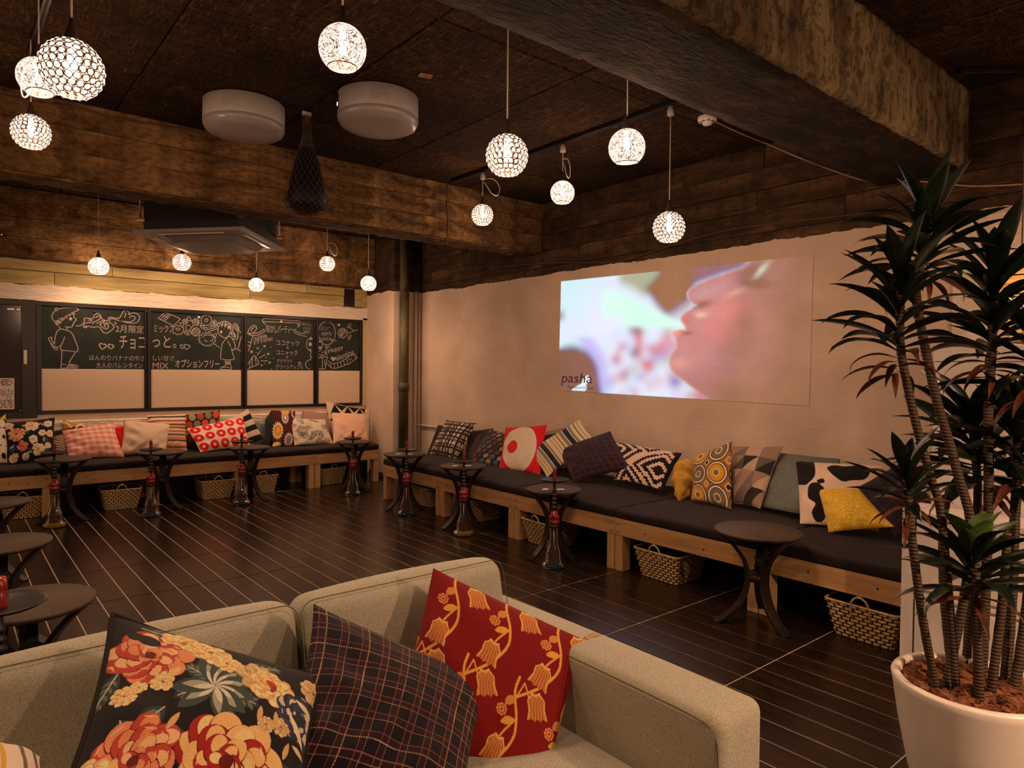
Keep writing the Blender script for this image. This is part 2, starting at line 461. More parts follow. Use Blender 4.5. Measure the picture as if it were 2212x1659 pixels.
def mosaic():
    m = bpy.data.materials.new('lit_mosaic_glass'); m.use_nodes = True
    n, l = m.node_tree.nodes, m.node_tree.links
    n.remove(n['Principled BSDF']); out = n['Material Output']
    tc = n.new('ShaderNodeTexCoord')
    ds = n.new('ShaderNodeTexNoise'); ds.inputs['Scale'].default_value = 60; l.new(tc.outputs['Object'], ds.inputs['Vector'])
    v = n.new('ShaderNodeTexVoronoi'); v.feature = 'DISTANCE_TO_EDGE'; v.inputs['Scale'].default_value = 135
    l.new(tc.outputs['Object'], v.inputs['Vector'])
    r = n.new('ShaderNodeValToRGB'); r.color_ramp.elements[0].position = 0.05; r.color_ramp.elements[1].position = 0.11
    l.new(v.outputs['Distance'], r.inputs['Fac'])
    v2 = n.new('ShaderNodeTexVoronoi'); v2.inputs['Scale'].default_value = 135; l.new(tc.outputs['Object'], v2.inputs['Vector'])
    e = n.new('ShaderNodeEmission'); e.inputs['Color'].default_value = (1.0, 0.74, 0.56, 1)
    mr = n.new('ShaderNodeMapRange'); mr.inputs['To Min'].default_value = 0.30; mr.inputs['To Max'].default_value = 5.5
    sp = n.new('ShaderNodeSeparateColor'); l.new(v2.outputs['Color'], sp.inputs['Color']); l.new(sp.outputs[0], mr.inputs['Value'])
    l.new(mr.outputs[0], e.inputs['Strength'])
    t = n.new('ShaderNodeBsdfTransparent')
    mx = n.new('ShaderNodeMixShader'); mx.inputs[0].default_value = 0.35
    l.new(e.outputs[0], mx.inputs[1]); l.new(t.outputs[0], mx.inputs[2])
    d = n.new('ShaderNodeBsdfDiffuse'); d.inputs['Color'].default_value = (0.02, 0.012, 0.01, 1)
    m2 = n.new('ShaderNodeMixShader'); l.new(r.outputs['Color'], m2.inputs[0]); l.new(d.outputs[0], m2.inputs[1]); l.new(mx.outputs[0], m2.inputs[2])
    l.new(m2.outputs[0], out.inputs['Surface'])
    return m
MT['mosaic'] = mosaic()
for k_ in ('crystal', 'bulb', 'mosaic'):
    MT[k_].cycles.emission_sampling = 'NONE'      # their light is carried by the lamp inside

# ------------------------------------------------------------------ painter for printed patterns (colours go to a colour attribute)
class Canvas:
    def __init__(s, w, h, col):
        s.w, s.h = w, h
        s.a = np.zeros((h, w, 3)); s.a[:] = lin(col)
        s.x, s.y = np.meshgrid((np.arange(w)+0.0)/(w-1), (np.arange(h)+0.0)/(h-1))   # y runs down
    def put(s, mask, col, k=1.0):
        c = lin(col)
        mk = (mask.astype(float)*k)[..., None]
        s.a = s.a*(1-mk)+c*mk; return s
    def disc(s, cx, cy, r, col, ry=None, ang=0.0, k=1.0):
        ry = ry or r; R = max(r, ry)*1.05
        i0, i1 = max(0, int((cy-R)*(s.h-1))), min(s.h, int((cy+R)*(s.h-1))+2)
        j0, j1 = max(0, int((cx-R)*(s.w-1))), min(s.w, int((cx+R)*(s.w-1))+2)
        if i0 >= i1 or j0 >= j1: return s
        dx, dy = s.x[i0:i1, j0:j1]-cx, s.y[i0:i1, j0:j1]-cy
        c, sn = math.cos(ang), math.sin(ang)
        mk = ((((dx*c+dy*sn)/r)**2+((-dx*sn+dy*c)/ry)**2 < 1)*k)[..., None]
        s.a[i0:i1, j0:j1] = s.a[i0:i1, j0:j1]*(1-mk)+lin(col)*mk
        return s
    def peony(s, cx, cy, r, dark, mid, light, hi, seed=0, tilt=0.0, sq=1.0):
        """layered flower: shaded petals from the outside in"""
        rs = np.random.RandomState(seed)
        for (n, rad, sz) in ((9, 0.66, 0.40), (8, 0.46, 0.36), (6, 0.28, 0.30), (4, 0.12, 0.22)):
            a0 = rs.rand()*6.28
            for k in range(n):
                a = a0+2*PI*k/n+rs.uniform(-0.2, 0.2); q = rad*r*rs.uniform(0.9, 1.08)
                x, y = cx+q*math.cos(a), cy+q*sq*math.sin(a); z = sz*r*rs.uniform(0.85, 1.15)
                s.disc(x, y, z, dark, z*0.86, a)
                s.disc(x+0.10*z*math.cos(a), y+0.10*z*math.sin(a), z*0.90, mid if rs.rand() < 0.6 else light, z*0.78, a)
                s.disc(x+0.34*z*math.cos(a+0.4), y+0.34*z*math.sin(a+0.4), z*0.58, light if rs.rand() < 0.6 else hi, z*0.46, a+0.5)
                for t in (-0.5, -0.15, 0.2, 0.5):
                    s.disc(x-0.35*z*math.cos(a)-t*z*math.sin(a)*0.8, y-0.35*z*math.sin(a)+t*z*math.cos(a)*0.8, z*0.34, dark, z*0.045, a)
                if rs.rand() < 0.4: s.disc(x+0.72*z*math.cos(a), y+0.72*z*math.sin(a), z*0.05, hi, z*0.34, a)
        s.disc(cx, cy, r*0.13, dark)
        return s
    def _unused(s): pass
    def mask_poly(s, pts):
        inside = np.zeros(s.x.shape, bool); n = len(pts)
        for i in range(n):
            (x0, y0), (x1, y1) = pts[i], pts[(i+1) % n]
            if y0 == y1: continue
            c = ((s.y < y0) != (s.y < y1)) & (s.x < (x1-x0)*(s.y-y0)/(y1-y0)+x0)
            inside ^= c
        return inside
    def poly(s, pts, col, k=1.0): return s.put(s.mask_poly(pts), col, k)
    def line(s, pts, w, col):
        m = np.zeros(s.x.shape, bool)
        for (x0, y0), (x1, y1) in zip(pts[:-1], pts[1:]):
            dx, dy = x1-x0, y1-y0; L = dx*dx+dy*dy+1e-12
            t = np.clip(((s.x-x0)*dx+(s.y-y0)*dy)/L, 0, 1)
            m |= (s.x-x0-t*dx)**2+(s.y-y0-t*dy)**2 < (w/2)**2
        return s.put(m, col)
    def petal(s, cx, cy, ang, L, w, col):
        """leaf / petal shape"""
        c, sn = math.cos(ang), math.sin(ang)
        u = ((s.x-cx)*c+(s.y-cy)*sn)/L; v = (-(s.x-cx)*sn+(s.y-cy)*c)/w
        return s.put((u > 0) & (u < 1) & (np.abs(v) < np.sin(PI*np.clip(u, 0, 1))**0.8*0.5), col)
    def flower(s, cx, cy, r, cols, n=7, seed=0):
        rs = np.random.RandomState(seed)
        dx, dy = s.x-cx, s.y-cy; th = np.arctan2(dy, dx); rr = np.hypot(dx, dy)/r
        ph = rs.rand()*6
        for i, col in enumerate(cols):
            k = 1-i/len(cols)
            edge = k*(0.84+0.16*np.abs(np.sin(n*th/2+ph+i*0.8))+0.05*np.sin(11*th+i))
            s.put(rr < edge, col)
            if i+1 < len(cols):
                s.put((rr < edge) & (np.abs(np.sin(n*th/2+ph+i*0.8)) < 0.10) & (rr > edge*0.55), cols[min(i+1, len(cols)-1)], 0.7)
        return s
    def noise(s, amt, seed=0, cell=3):
        rs = np.random.RandomState(seed)
        z = rs.rand(s.h//cell+2, s.w//cell+2)
        z = np.kron(z, np.ones((cell, cell)))[:s.h, :s.w]
        s.a = s.a*(1-amt+2*amt*z)[..., None]; return s
    def blur(s, r):
        for ax in (0, 1):
            k = 2*r+1
            p = np.pad(s.a, [(r, r) if i == ax else (0, 0) for i in range(3)], mode='edge')
            c = np.cumsum(p, axis=ax)
            c = np.concatenate([np.zeros_like(np.take(c, [0], axis=ax)), c], axis=ax)
            hi = np.take(c, range(k, c.shape[ax]), axis=ax); lo = np.take(c, range(0, c.shape[ax]-k), axis=ax)
            s.a = (hi-lo)/k
        return s

def grid_mesh(name, P, colors, mat, smooth=True):
    """P (h,w,3) points -> quad grid mesh, optional colours (h,w,3)"""
    h, w = P.shape[:2]
    idx = np.arange(h*w).reshape(h, w)
    q = np.stack([idx[:-1, :-1], idx[1:, :-1], idx[1:, 1:], idx[:-1, 1:]], -1).reshape(-1, 4)
    return raw_mesh(name, P.reshape(-1, 3), q, None if colors is None else colors.reshape(-1, 3), mat, smooth)

def raw_mesh(name, V, Q, cols, mat, smooth=True):
    me = bpy.data.meshes.new(name)
    me.vertices.add(len(V)); me.vertices.foreach_set('co', np.ascontiguousarray(V, np.float32).ravel())
    me.loops.add(Q.size); me.polygons.add(len(Q))
    me.polygons.foreach_set('loop_start', np.arange(0, Q.size, 4, dtype=np.int32))
    me.loops.foreach_set('vertex_index', np.ascontiguousarray(Q, np.int32).ravel())
    me.update(calc_edges=True)
    if smooth: me.polygons.foreach_set('use_smooth', np.ones(len(Q), bool))
    if cols is not None:
        a = me.color_attributes.new('Col', 'FLOAT_COLOR', 'POINT')
        c4 = np.ones((len(V), 4), np.float32); c4[:, :3] = cols
        a.data.foreach_set('color', c4.ravel())
    me.materials.append(mat)
    return me
# ================================================================== THE ROOM
def struct(name, mb, mat, label=None, smooth=False, bevel=0.0):
    o = mb.build(name, mat, None, smooth, bevel); o['kind'] = 'structure'
    if label: o['label'] = label
    return o

# floor: grout bed with single tiles laid in straight rows
floor = struct('floor', MB().box((XL, YN, -0.10), (XR+0.3, YB+0.3, -0.0035)), MT['grout'], 'dark brown wood-look plank tiles with pale grout lines')
TW, TL = 0.15075, 0.782
tile_me = None
def tile_mesh():
    g = 0.0038
    mb = MB(); a, b = TW/2-g, TL/2-g*1.1; k = 0.0012
    v = [(-a,-b,-0.0035),(a,-b,-0.0035),(a,b,-0.0035),(-a,b,-0.0035),(-a,-b,-k),(a,-b,-k),(a,b,-k),(-a,b,-k),(-a+k,-b+k,0),(a-k,-b+k,0),(a-k,b-k,0),(-a+k,b-k,0)]
    mb.add(v, [(0,1,5,4),(1,2,6,5),(2,3,7,6),(3,0,4,7),(4,5,9,8),(5,6,10,9),(6,7,11,10),(7,4,8,11),(8,9,10,11)])
    return mb.data('tile', MT['tile'])
tile_me = tile_mesh()
x0 = 1.109*1.5 - 40*TW; y0 = 0.691*1.5 - 8*TL
cells = []
for i in range(80):
    for j in range(24):
        cx, cy = x0+(i+0.5)*TW, y0+(j+0.5)*TL
        if not (XL+TW/2 < cx < XR+0.1 and YN+TL/2 < cy < YB+0.2): continue
        d = (np.array([cx, cy, 0])-CAM); w = d@FWD
        vis = False; size = 0
        if w > 0.8:
            sx, sy = CX+FPX*(d@RIGHT)/w, CY-FPX*(d@UP)/w
            inb = cx > BX+0.55 or cy > BY+0.5
            behind_sofa = cy < 2.25 and cx < 1.75
            vis = -60 < sx < 2290 and sy < 1720 and not inb and not behind_sofa
            size = 1.0/w**3 if vis else 0
        cells.append((-size, cx, cy, vis))
cells.sort()
rest = MB(); n_t = 0
for sz, cx, cy, vis in cells:
    if vis and n_t < 300:
        o = bpy.data.objects.new('tile', tile_me); COL.objects.link(o); o.parent = floor; o.location = (cx, cy, 0); n_t += 1
    else:
        a, b = TW/2-0.0034, TL/2-0.0034
        rest.box((cx-a, cy-b, -0.0035), (cx+a, cy+b, 0))
r_ = rest.build('tile_field', MT['tile'], floor); r_['kind'] = 'stuff'

# ceiling: slab with single wood-wool boards under it
ceil = struct('ceiling', MB().box((XL, YN, ZC+0.02), (XR+0.3, YB+0.3, ZC+0.2)), MT['black_frame'], 'dark brown wood-wool board ceiling')
def board(x0, x1, y0, y1, dz):
    g = 0.006
    o = MB().box((-(x1-x0)/2+g, -(y1-y0)/2+g, 0), ((x1-x0)/2-g, (y1-y0)/2-g, 0.03)).build('ceiling_board', MT['woodwool'], ceil, bevel=0.003)
    o.location = ((x0+x1)/2, (y0+y1)/2, ZC-0.006+dz)
xs = [3.02+1.03*k for k in range(-6, 3)]
ys = [-3.28, -1.46, 0.36, 2.18, 3.0, 4.82, 5.60]
for i in range(len(xs)-1):
    for j in range(len(ys)-1):
        board(max(xs[i], XL), min(xs[i+1], XR), ys[j], ys[j+1], random.uniform(-0.004, 0.004))
    for (a, b) in ((5.93, 7.4), (7.4, 8.6)):
        board(max(xs[i], XL), min(xs[i+1], XR), a, b, random.uniform(-0.004, 0.004))

# beam across the room in front of the back benches
def rough_box(lo, hi, step=0.09, amp=0.008, seed=1, chip=0.0):
    """box with a roughened skin"""
    mb = MB(); rs = np.random.RandomState(seed)
    n = [max(1, int(round((hi[i]-lo[i])/step))) for i in range(3)]
    vs = {}; v = []
    def vid(i, j, k):
        if (i, j, k) not in vs:
            vs[(i, j, k)] = len(v)
            t = (i, j, k); p = [lo[a]+(hi[a]-lo[a])*t[a]/n[a] for a in range(3)]
            ed = sum(1 for a in range(3) if t[a] in (0, n[a]))
            for a in range(3):
                s = amp*(1+chip*(ed >= 2))
                if t[a] == 0: p[a] += abs(rs.randn())*s*0.8
                elif t[a] == n[a]: p[a] -= abs(rs.randn())*s*0.8
            v.append(p)
        return vs[(i, j, k)]
    f = []
    for i in range(n[0]):
        for j in range(n[1]):
            f.append((vid(i,j,0), vid(i,j+1,0), vid(i+1,j+1,0), vid(i+1,j,0))); f.append((vid(i,j,n[2]), vid(i+1,j,n[2]), vid(i+1,j+1,n[2]), vid(i,j+1,n[2])))
    for i in range(n[0]):
        for k in range(n[2]):
            f.append((vid(i,0,k), vid(i+1,0,k), vid(i+1,0,k+1), vid(i,0,k+1))); f.append((vid(i,n[1],k), vid(i,n[1],k+1), vid(i+1,n[1],k+1), vid(i+1,n[1],k)))
    for j in range(n[1]):
        for k in range(n[2]):
            f.append((vid(0,j,k), vid(0,j,k+1), vid(0,j+1,k+1), vid(0,j+1,k))); f.append((vid(n[0],j,k), vid(n[0],j+1,k), vid(n[0],j+1,k+1), vid(n[0],j,k+1)))
    return mb.add(v, f)
beam1 = struct('ceiling_beam', rough_box((XL, B1Y0+0.015, B1Z), (XR, B1Y1, ZC+0.02), 0.07, 0.006, 3, 1.2), MT['beam_brown'], 'brown stained board-marked beam across the ceiling above the white ceiling projectors', True)
# form boards left on its face
XJ = float(ony(967, 460, B1Y0)[0])
zs = [B1Z+0.012, B1Z+0.20, B1Z+0.37, ZC-0.002]
for k in range(3):
    xb = XL
    while xb < XR-0.01:
        xe = XJ if xb < XJ-0.1 else XR-0.002
        o = MB().box((-(xe-xb)/2+0.002, 0, 0.002), ((xe-xb)/2-0.002, 0.02, zs[k+1]-zs[k]-0.002)).build('form_board', MT['beam_brown'], beam1, bevel=0.003)
        o.location = ((xb+xe)/2, B1Y0+random.uniform(0, 0.006), zs[k]); xb = xe
# grey concrete beam above the plant
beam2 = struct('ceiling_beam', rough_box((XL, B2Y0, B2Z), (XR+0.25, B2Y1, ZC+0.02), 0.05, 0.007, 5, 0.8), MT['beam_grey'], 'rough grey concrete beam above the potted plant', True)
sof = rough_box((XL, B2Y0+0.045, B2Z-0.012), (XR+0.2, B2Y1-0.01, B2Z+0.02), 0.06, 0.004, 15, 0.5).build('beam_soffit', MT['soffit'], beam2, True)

# right wall: dark planked upper band, cream plaster below with a ragged top edge
wall_r = struct('wall_right', MB().box((XR+0.02, YN, -0.05), (XR+0.25, YB+0.2, ZC+0.1)), MT['dark_plank'], 'cream plastered wall with the projected film and dark bare planks above')
zz = [2.40, 2.62, 2.80, 2.965, 3.13, ZC+0.01]
for k in range(len(zz)-1):
    yb = YN
    while yb < YB-0.05:
        ye = min(YB, yb+random.uniform(2.6, 4.2))
        if YB-ye < 0.4: ye = YB
        o = MB().box((-0.02, -(ye-yb)/2+0.002, 0.002), (0.0, (ye-yb)/2-0.002, zz[k+1]-zz[k]-0.003)).build('plank', MT['dark_plank'], wall_r, bevel=0.003)
        o.location = (XR+0.02-0.012*(k % 2)*(1 if k > 1 else 0)-random.uniform(0, 0.004), (yb+ye)/2, zz[k]); yb = ye
def ragged(y0, y1, z, n, amp, seed):
    rs = np.random.RandomState(seed); t = np.linspace(y0, y1, n)
    z1 = np.convolve(rs.randn(n+8), np.ones(9)/3, 'valid')*amp+rs.randn(n)*amp*0.35
    return [(a, z+b) for a, b in zip(t, z1)]
def plaster_sheet(name, edge, zb, x, mat, parent, axis='x', thick=0.012):
    """upright sheet with a ragged top edge (list of (s, z)); front face at x"""
    mb = MB(); n = len(edge); v = []; f = []
    for s, z in edge:
        for (d, zz_) in ((0, zb), (0, z), (thick, z), (thick, zb)):
            v.append((x+d, s, zz_) if axis == 'x' else (s, x+d, zz_))
    for i in range(n-1):
        a, b = 4*i, 4*(i+1)
        f += [(a, a+1, b+1, b), (a+1, a+2, b+2, b+1), (a+2, a+3, b+3, b+2)]
    mb.add(v, f)
    return mb.build(name, mat, parent)
plaster_sheet('plaster', ragged(YN, YP, 2.535, 420, 0.006, 4), 0.0, XR-0.004, MT['plaster'], wall_r)

# pillar in the far corner
pil = struct('pillar', MB().box((XP+0.01, YP+0.01, 0), (XR+0.1, YB+0.1, ZC)), MT['dark_plank'], 'corner pillar painted cream below and bare above')
plaster_sheet('plaster', ragged(YP, YB, 2.535, 60, 0.006, 9), 0.0, XP, MT['plaster'], pil)
plaster_sheet('plaster', ragged(XP, XR, 2.53, 40, 0.005, 10), 0.0, YP, MT['plaster'], pil, 'y')

# back wall
wall_b = struct('wall_back', MB().box((XL, YB+0.03, 0), (XR, YB+0.3, ZC+0.1)), MT['plaster'], 'cream back wall behind the chalkboard windows')
o = plaster_sheet('painted_lintel', ragged(XL, XP, 2.345, 260, 0.006, 12), 2.175, YB-0.05, MT['plaster_rough'], wall_b, 'y', 0.07)
o = MB().box((XL, YB-0.02, 0.0), (XP, YB+0.03, 0.965)).build('painted_sill_wall', MT['plaster'], wall_b)
o = MB().box((XL, YB-0.13, 0.0), (XP-0.004, YB-0.02, 0.895)).build('wall_ledge', MT['plaster_rough'], wall_b, bevel=0.008)
struct('shade_board_back', MB().box((XL, YB-0.138, 0.0), (XP-0.03, YB-0.131, 0.44)), plain('underbench_shade_black', (0.012, 0.008, 0.007), 0.7), 'added black sheet standing for the shade under the back benches')  # dark sheet added for the shade under the back benches, no real board
o = MB().box((4.585, YB-0.05, 0.965), (XP, YB+0.03, 2.20)).build('window_jamb', plain('ochre_jamb', (0.50, 0.40, 0.22), 0.7), wall_b)
for k, (za, zb, dy) in enumerate(((2.345, 2.49, 0.012), (2.495, 2.60, 0.0))):
    xb = XL
    while xb < 4.28:
        xe = min(4.30, xb+random.uniform(1.4, 2.4))
        if 4.30-xe < 0.4: xe = 4.30
        MB().box((xb+0.002, YB-0.045+dy, za), (xe-0.002, YB+0.03, zb)).build('yellow_plank', MT['yellow_plank'], wall_b, bevel=0.004); xb = xe
MB().box((4.30, YB-0.01, 2.36), (4.47, YB+0.03, 2.60)).build('dark_hole', MT['black_frame'], wall_b)
MB().box((4.47, YB-0.04, 2.345), (XP, YB+0.03, 2.60)).build('yellow_plank', MT['yellow_plank'], wall_b, bevel=0.004)
beam3 = struct('ceiling_beam', rough_box((XL, 8.6, 2.61), (XP+0.02, YB+0.05, ZC+0.02), 0.08, 0.005, 8, 1.0), MT['beam_brown'], 'brown stained beam along the back wall above the chalkboards', True)
for k, (za, zb) in enumerate(((2.615, 2.80), (2.802, 3.0), (3.002, 3.3))):
    xb = XL
    while xb < XP-0.02:
        xe = XP
        MB().box((xb+0.002, 8.588+random.uniform(0, 0.006), za+0.002), (xe-0.002, 8.61, zb-0.002)).build('form_board', MT['beam_brown'], beam3, bevel=0.003); xb = xe
# walls out of view that close the room
struct('wall_left', MB().box((XL-0.2, YN, 0), (XL, YB+0.3, ZC+0.1)), MT['plaster'], 'cream side wall at the far left')
struct('wall_near', MB().box((XL, YN-0.2, 0), (XR+0.25, YN, ZC+0.1)), MT['plaster'], 'cream wall at the camera side of the room')
struct('baseboard_right', MB().box((XP-0.012, YP-0.012, 0), (XP+0.02, YB-0.14, 0.06)), plain('dark_skirting', (0.08, 0.045, 0.03), 0.6), 'dark skirting at the foot of the corner pillar')

# ------------------------------------------------------------------ chalkboard windows
wx = [0.775, 1.83, 2.93, 3.885, 4.575]
WZ0, WZ1, WZM = 0.985, 2.165, 1.455
chalk_parent = []
win_labels = ['chalkboard window with a drawing of a boy in a cap blowing smoke', 'chalkboard window with a drawing of a girl and many sweets',
              'chalkboard window with a ribbon banner and party popper drawing', 'narrow chalkboard window reading Happy Valentine']
for k in range(4):
    xa, xb = wx[k], wx[k+1]
    w = empty('window_%d' % (k+1), ((xa+xb)/2, YB, WZ0), 0, win_labels[k], None, None, 'structure')
    t = 0.028
    f = MB()
    f.box((xa-0.005, YB-0.045, WZ0-0.02), (xb+0.005, YB+0.02, WZ0+0.018))
    f.box((xa-0.005, YB-0.045, WZ1-0.035), (xb+0.005, YB+0.02, WZ1+0.02))
    f.box((xa-0.012, YB-0.05, WZ0+0.018), (xa+t+0.012, YB+0.02, WZ1-0.035))
    f.box((xb-t*(1.2 if k == 3 else 0.9), YB-0.05, WZ0+0.018), (xb+0.004, YB+0.02, WZ1-0.035))
    f.build('window_frame', MT['black_frame'], w, bevel=0.003, world=True)
    MB().box((xa+0.03, YB-0.028, WZM), (xb-0.022, YB-0.012, WZ1-0.035)).build('chalkboard', MT['chalkboard'], w, world=True)
    MB().box((xa+0.036, YB-0.036, WZ0+0.02), (xb-0.03, YB-0.020, WZM)).build('window_film', MT['film'], w, bevel=0.002, world=True)
    chalk_parent.append(w)

# dark door at the left edge with a notice sheet
dr = empty('door_1', (0.1, YB, 0.95), 0, 'dark framed glass door at the left edge with a notice sheet', None, None, 'structure')
f = MB()
f.box((0.64, YB-0.05, 0.93), (0.775, YB+0.02, WZ1+0.02)); f.box((-0.5, YB-0.05, WZ1-0.05), (0.64, YB+0.02, WZ1+0.02)); f.box((-0.5, YB-0.05, 0.93), (0.64, YB+0.02, 1.0)); f.box((-0.55, YB-0.05, 0.93), (-0.5, YB+0.02, WZ1+0.02))
f.build('door_frame', MT['black_frame'], dr, bevel=0.004, world=True)
MB().box((-0.5, YB-0.03, 1.0), (0.64, YB-0.01, WZ1-0.05)).build('pane', MT['glass_dark'], dr, world=True)
MB().box((0.655, YB-0.075, 1.50), (0.685, YB-0.05, 1.65)).build('door_pull', plain('ivory_pull', (0.55, 0.50, 0.40), 0.4), dr, bevel=0.004, world=True)
e = MB(); e.box((0.52, YB-0.056, 2.065), (0.58, YB-0.05, 2.08)); e.box((0.60, YB-0.056, 2.065), (0.63, YB-0.05, 2.08))
e.build('door_latch', MT['chrome'], dr, world=True)
e = MB().box((0.636, YB-0.034, 1.85), (0.643, YB-0.028, 2.05)); e.box((0.62, YB-0.034, 1.012), (0.645, YB-0.028, 1.02))
e.build('door_edge_strip', plain('pale_strip', (0.5, 0.5, 0.55), 0.2), dr, world=True)
sheet = MB().box((0.28, YB-0.036, 1.03), (0.578, YB-0.032, 1.355)).build('notice_sheet', MT['paper'])
tag(sheet, 'pale printed notice sheet taped inside the dark door', 'notice')
e = MB(); rs = random.Random(5)
for row in range(17):
    z = 1.34-row*0.018
    if row in (4, 5, 10, 11): continue
    x = 0.30
    while x < 0.56:
        L = rs.uniform(0.01, 0.05); e.box((x, YB-0.0368, z-0.004), (min(x+L, 0.565), YB-0.036, z+0.003)); x += L+rs.uniform(0.006, 0.02)
for cx, cz in ((0.49, 1.31), (0.40, 1.13), (0.53, 1.14)):
    e.ribbon([(cx+0.016*math.cos(a), YB-0.037, cz+0.03*math.sin(a)) for a in np.linspace(0, 6.28, 14)], 0.004)
e.build('printed_text', MT['ink'], sheet)['kind'] = 'stuff'

# drain pipe and small pipes in the corner
pp = onx(872, 800, 4.80); px_, py_ = 4.80-0.0, None
d = ray(872.5, 800); py_ = YP-0.085; px_ = d[0]/d[1]*py_
pipe = empty('drain_pipe', (px_, py_, 0), 0, 'dark iron drain pipe standing at the corner pillar', 'pipe')
MB().lathe([(0.064, 0), (0.064, ZC)], 24).build('pipe_shaft', MT['pipe'], pipe, True)
MB().lathe([(0.064, 1.20), (0.072, 1.205), (0.072, 1.30), (0.064, 1.305)], 24, None, False).build('pipe_collar', MT['pipe'], pipe, True)
MB().lathe([(0.066, 1.19), (0.071, 1.195), (0.066, 1.205)], 24, None, False).build('rubber_seal', MT['black_metal'], pipe, True)
MB().lathe([(0.066, 2.53), (0.076, 2.535), (0.066, 2.555)], 24, None, False).build('pipe_bracket', MT['black_metal'], pipe, True)
for k, (x, rad) in enumerate(((897, 0.020), (905, 0.014))):
    d = ray(x, 800); yy = YP-0.03; xx = d[0]/d[1]*yy
    t = MB().tube([(xx, yy, 0.0), (xx, yy, 1.2), (xx, yy, 2.54)], rad, 10).build('water_pipe', MT['plaster'], None, True)
    tag(t, ['thicker white painted water pipe beside the drain pipe', 'thinner white painted water pipe nearest the plastered wall'][k], 'pipe')
t = MB().tube([(4.98, YP-0.03, 0.72), (5.04, YP-0.03, 0.72), (5.05, YP-0.1, 0.72), (5.05, 7.1, 0.715), (5.05, 6.6, 0.71)], 0.012, 8).build('water_pipe', MT['plaster'], None, True)
tag(t, 'thin white painted pipe running level along the wall above the bench end', 'pipe')
# ================================================================== CHALK DRAWINGS
YCH = YB-0.0295
def C1(x, y): return ony(70+x/8.508, 640+y/8.508, YCH)
def C2(x, y): return ony(310+x/8.508, 640+y/8.508, YCH)
def C3(x, y): return ony(520+x/7.9, 660+y/7.9, YCH)

def circ(cx, cy, r, ry=None, n=18, a0=0, a1=2*PI):
    ry = ry or r
    return [(cx+r*math.cos(t), cy+ry*math.sin(t)) for t in np.linspace(a0, a1, n)]
def scallop(cx, cy, r, k=9, d=0.12, n=54, ry=None):
    ry = ry or r
    return [(cx+r*(1-d+d*2*abs(math.sin(k*t/2)))*math.cos(t), cy+ry*(1-d+d*2*abs(math.sin(k*t/2)))*math.sin(t)) for t in np.linspace(0, 2*PI, n)]
def heart(cx, cy, s, tilt=0.2):
    out = []
    for t in np.linspace(0, 2*PI, 24):
        x = 16*math.sin(t)**3/17; y = -(13*math.cos(t)-5*math.cos(2*t)-2*math.cos(3*t)-math.cos(4*t))/17
        out.append((cx+s*(x*math.cos(tilt)-y*math.sin(tilt)), cy+s*(x*math.sin(tilt)+y*math.cos(tilt))))
    return out
def spiral(cx, cy, r, turns=2.2, n=30):
    return [(cx+r*t*math.cos(turns*2*PI*t), cy+r*t*math.sin(turns*2*PI*t)) for t in np.linspace(0.08, 1, n)]
def star(cx, cy, r):
    return [(cx+(r if k % 2 == 0 else r*0.45)*math.sin(k*PI/5), cy-(r if k % 2 == 0 else r*0.45)*math.cos(k*PI/5)) for k in range(11)]

def draw(C, strokes, w=0.0085, fills=(), smooth=True):
    mb = MB()
    for s in strokes:
        p = s
        if smooth and len(s) > 2 and len(s) < 30: p = [tuple(q) for q in catmull(s, 4)]
        mb.ribbon([C(*q) for q in p], w)
    for s in fills:
        mb.add([C(*q) for q in s], [tuple(range(len(s)))])
    return mb

def text_mesh(body, width, height, boldness=0.0, shear=0.0):
    """letters as one flat mesh fitted into width x height, lower left at the origin, in the XY plane"""
    cu = bpy.data.curves.new('lettering', 'FONT'); cu.body = body; cu.size = 1.0; cu.offset = boldness; cu.shear = shear
    cu.resolution_u = 3
    o = bpy.data.objects.new('lettering', cu); COL.objects.link(o)
    dg = bpy.context.evaluated_depsgraph_get()
    me = bpy.data.meshes.new_from_object(o.evaluated_get(dg))
    bpy.data.objects.remove(o); bpy.data.curves.remove(cu)
    n = len(me.vertices); co = np.zeros(n*3, np.float32); me.vertices.foreach_get('co', co); co = co.reshape(-1, 3)
    if n:
        lo, hi = co.min(0), co.max(0); s = np.maximum(hi-lo, 1e-6)
        co = (co-lo)/s*np.array([width, height, 1.0]); co[:, 2] = 0
        me.vertices.foreach_set('co', co.astype(np.float32).ravel())
    me.update(); return me

def chalk_text(C, parent, body, xl, xr, yt, yb, bold=0.0, ang=0.0, name='chalk_lettering', mat='chalk'):
    p, q, t = C(xl, yb), C(xr, yb), C(xl, yt)
    me = text_mesh(body, q[0]-p[0], t[2]-p[2], bold)
    me.materials.clear(); me.materials.append(MT[mat])
    o = bpy.data.objects.new(name, me); link(o, parent)
    o.matrix_parent_inverse = Matrix.Translation(parent.location).inverted()
    o.location = (p[0], YCH, p[2]); o.rotation_euler = (PI/2, -ang, 0)
    return o

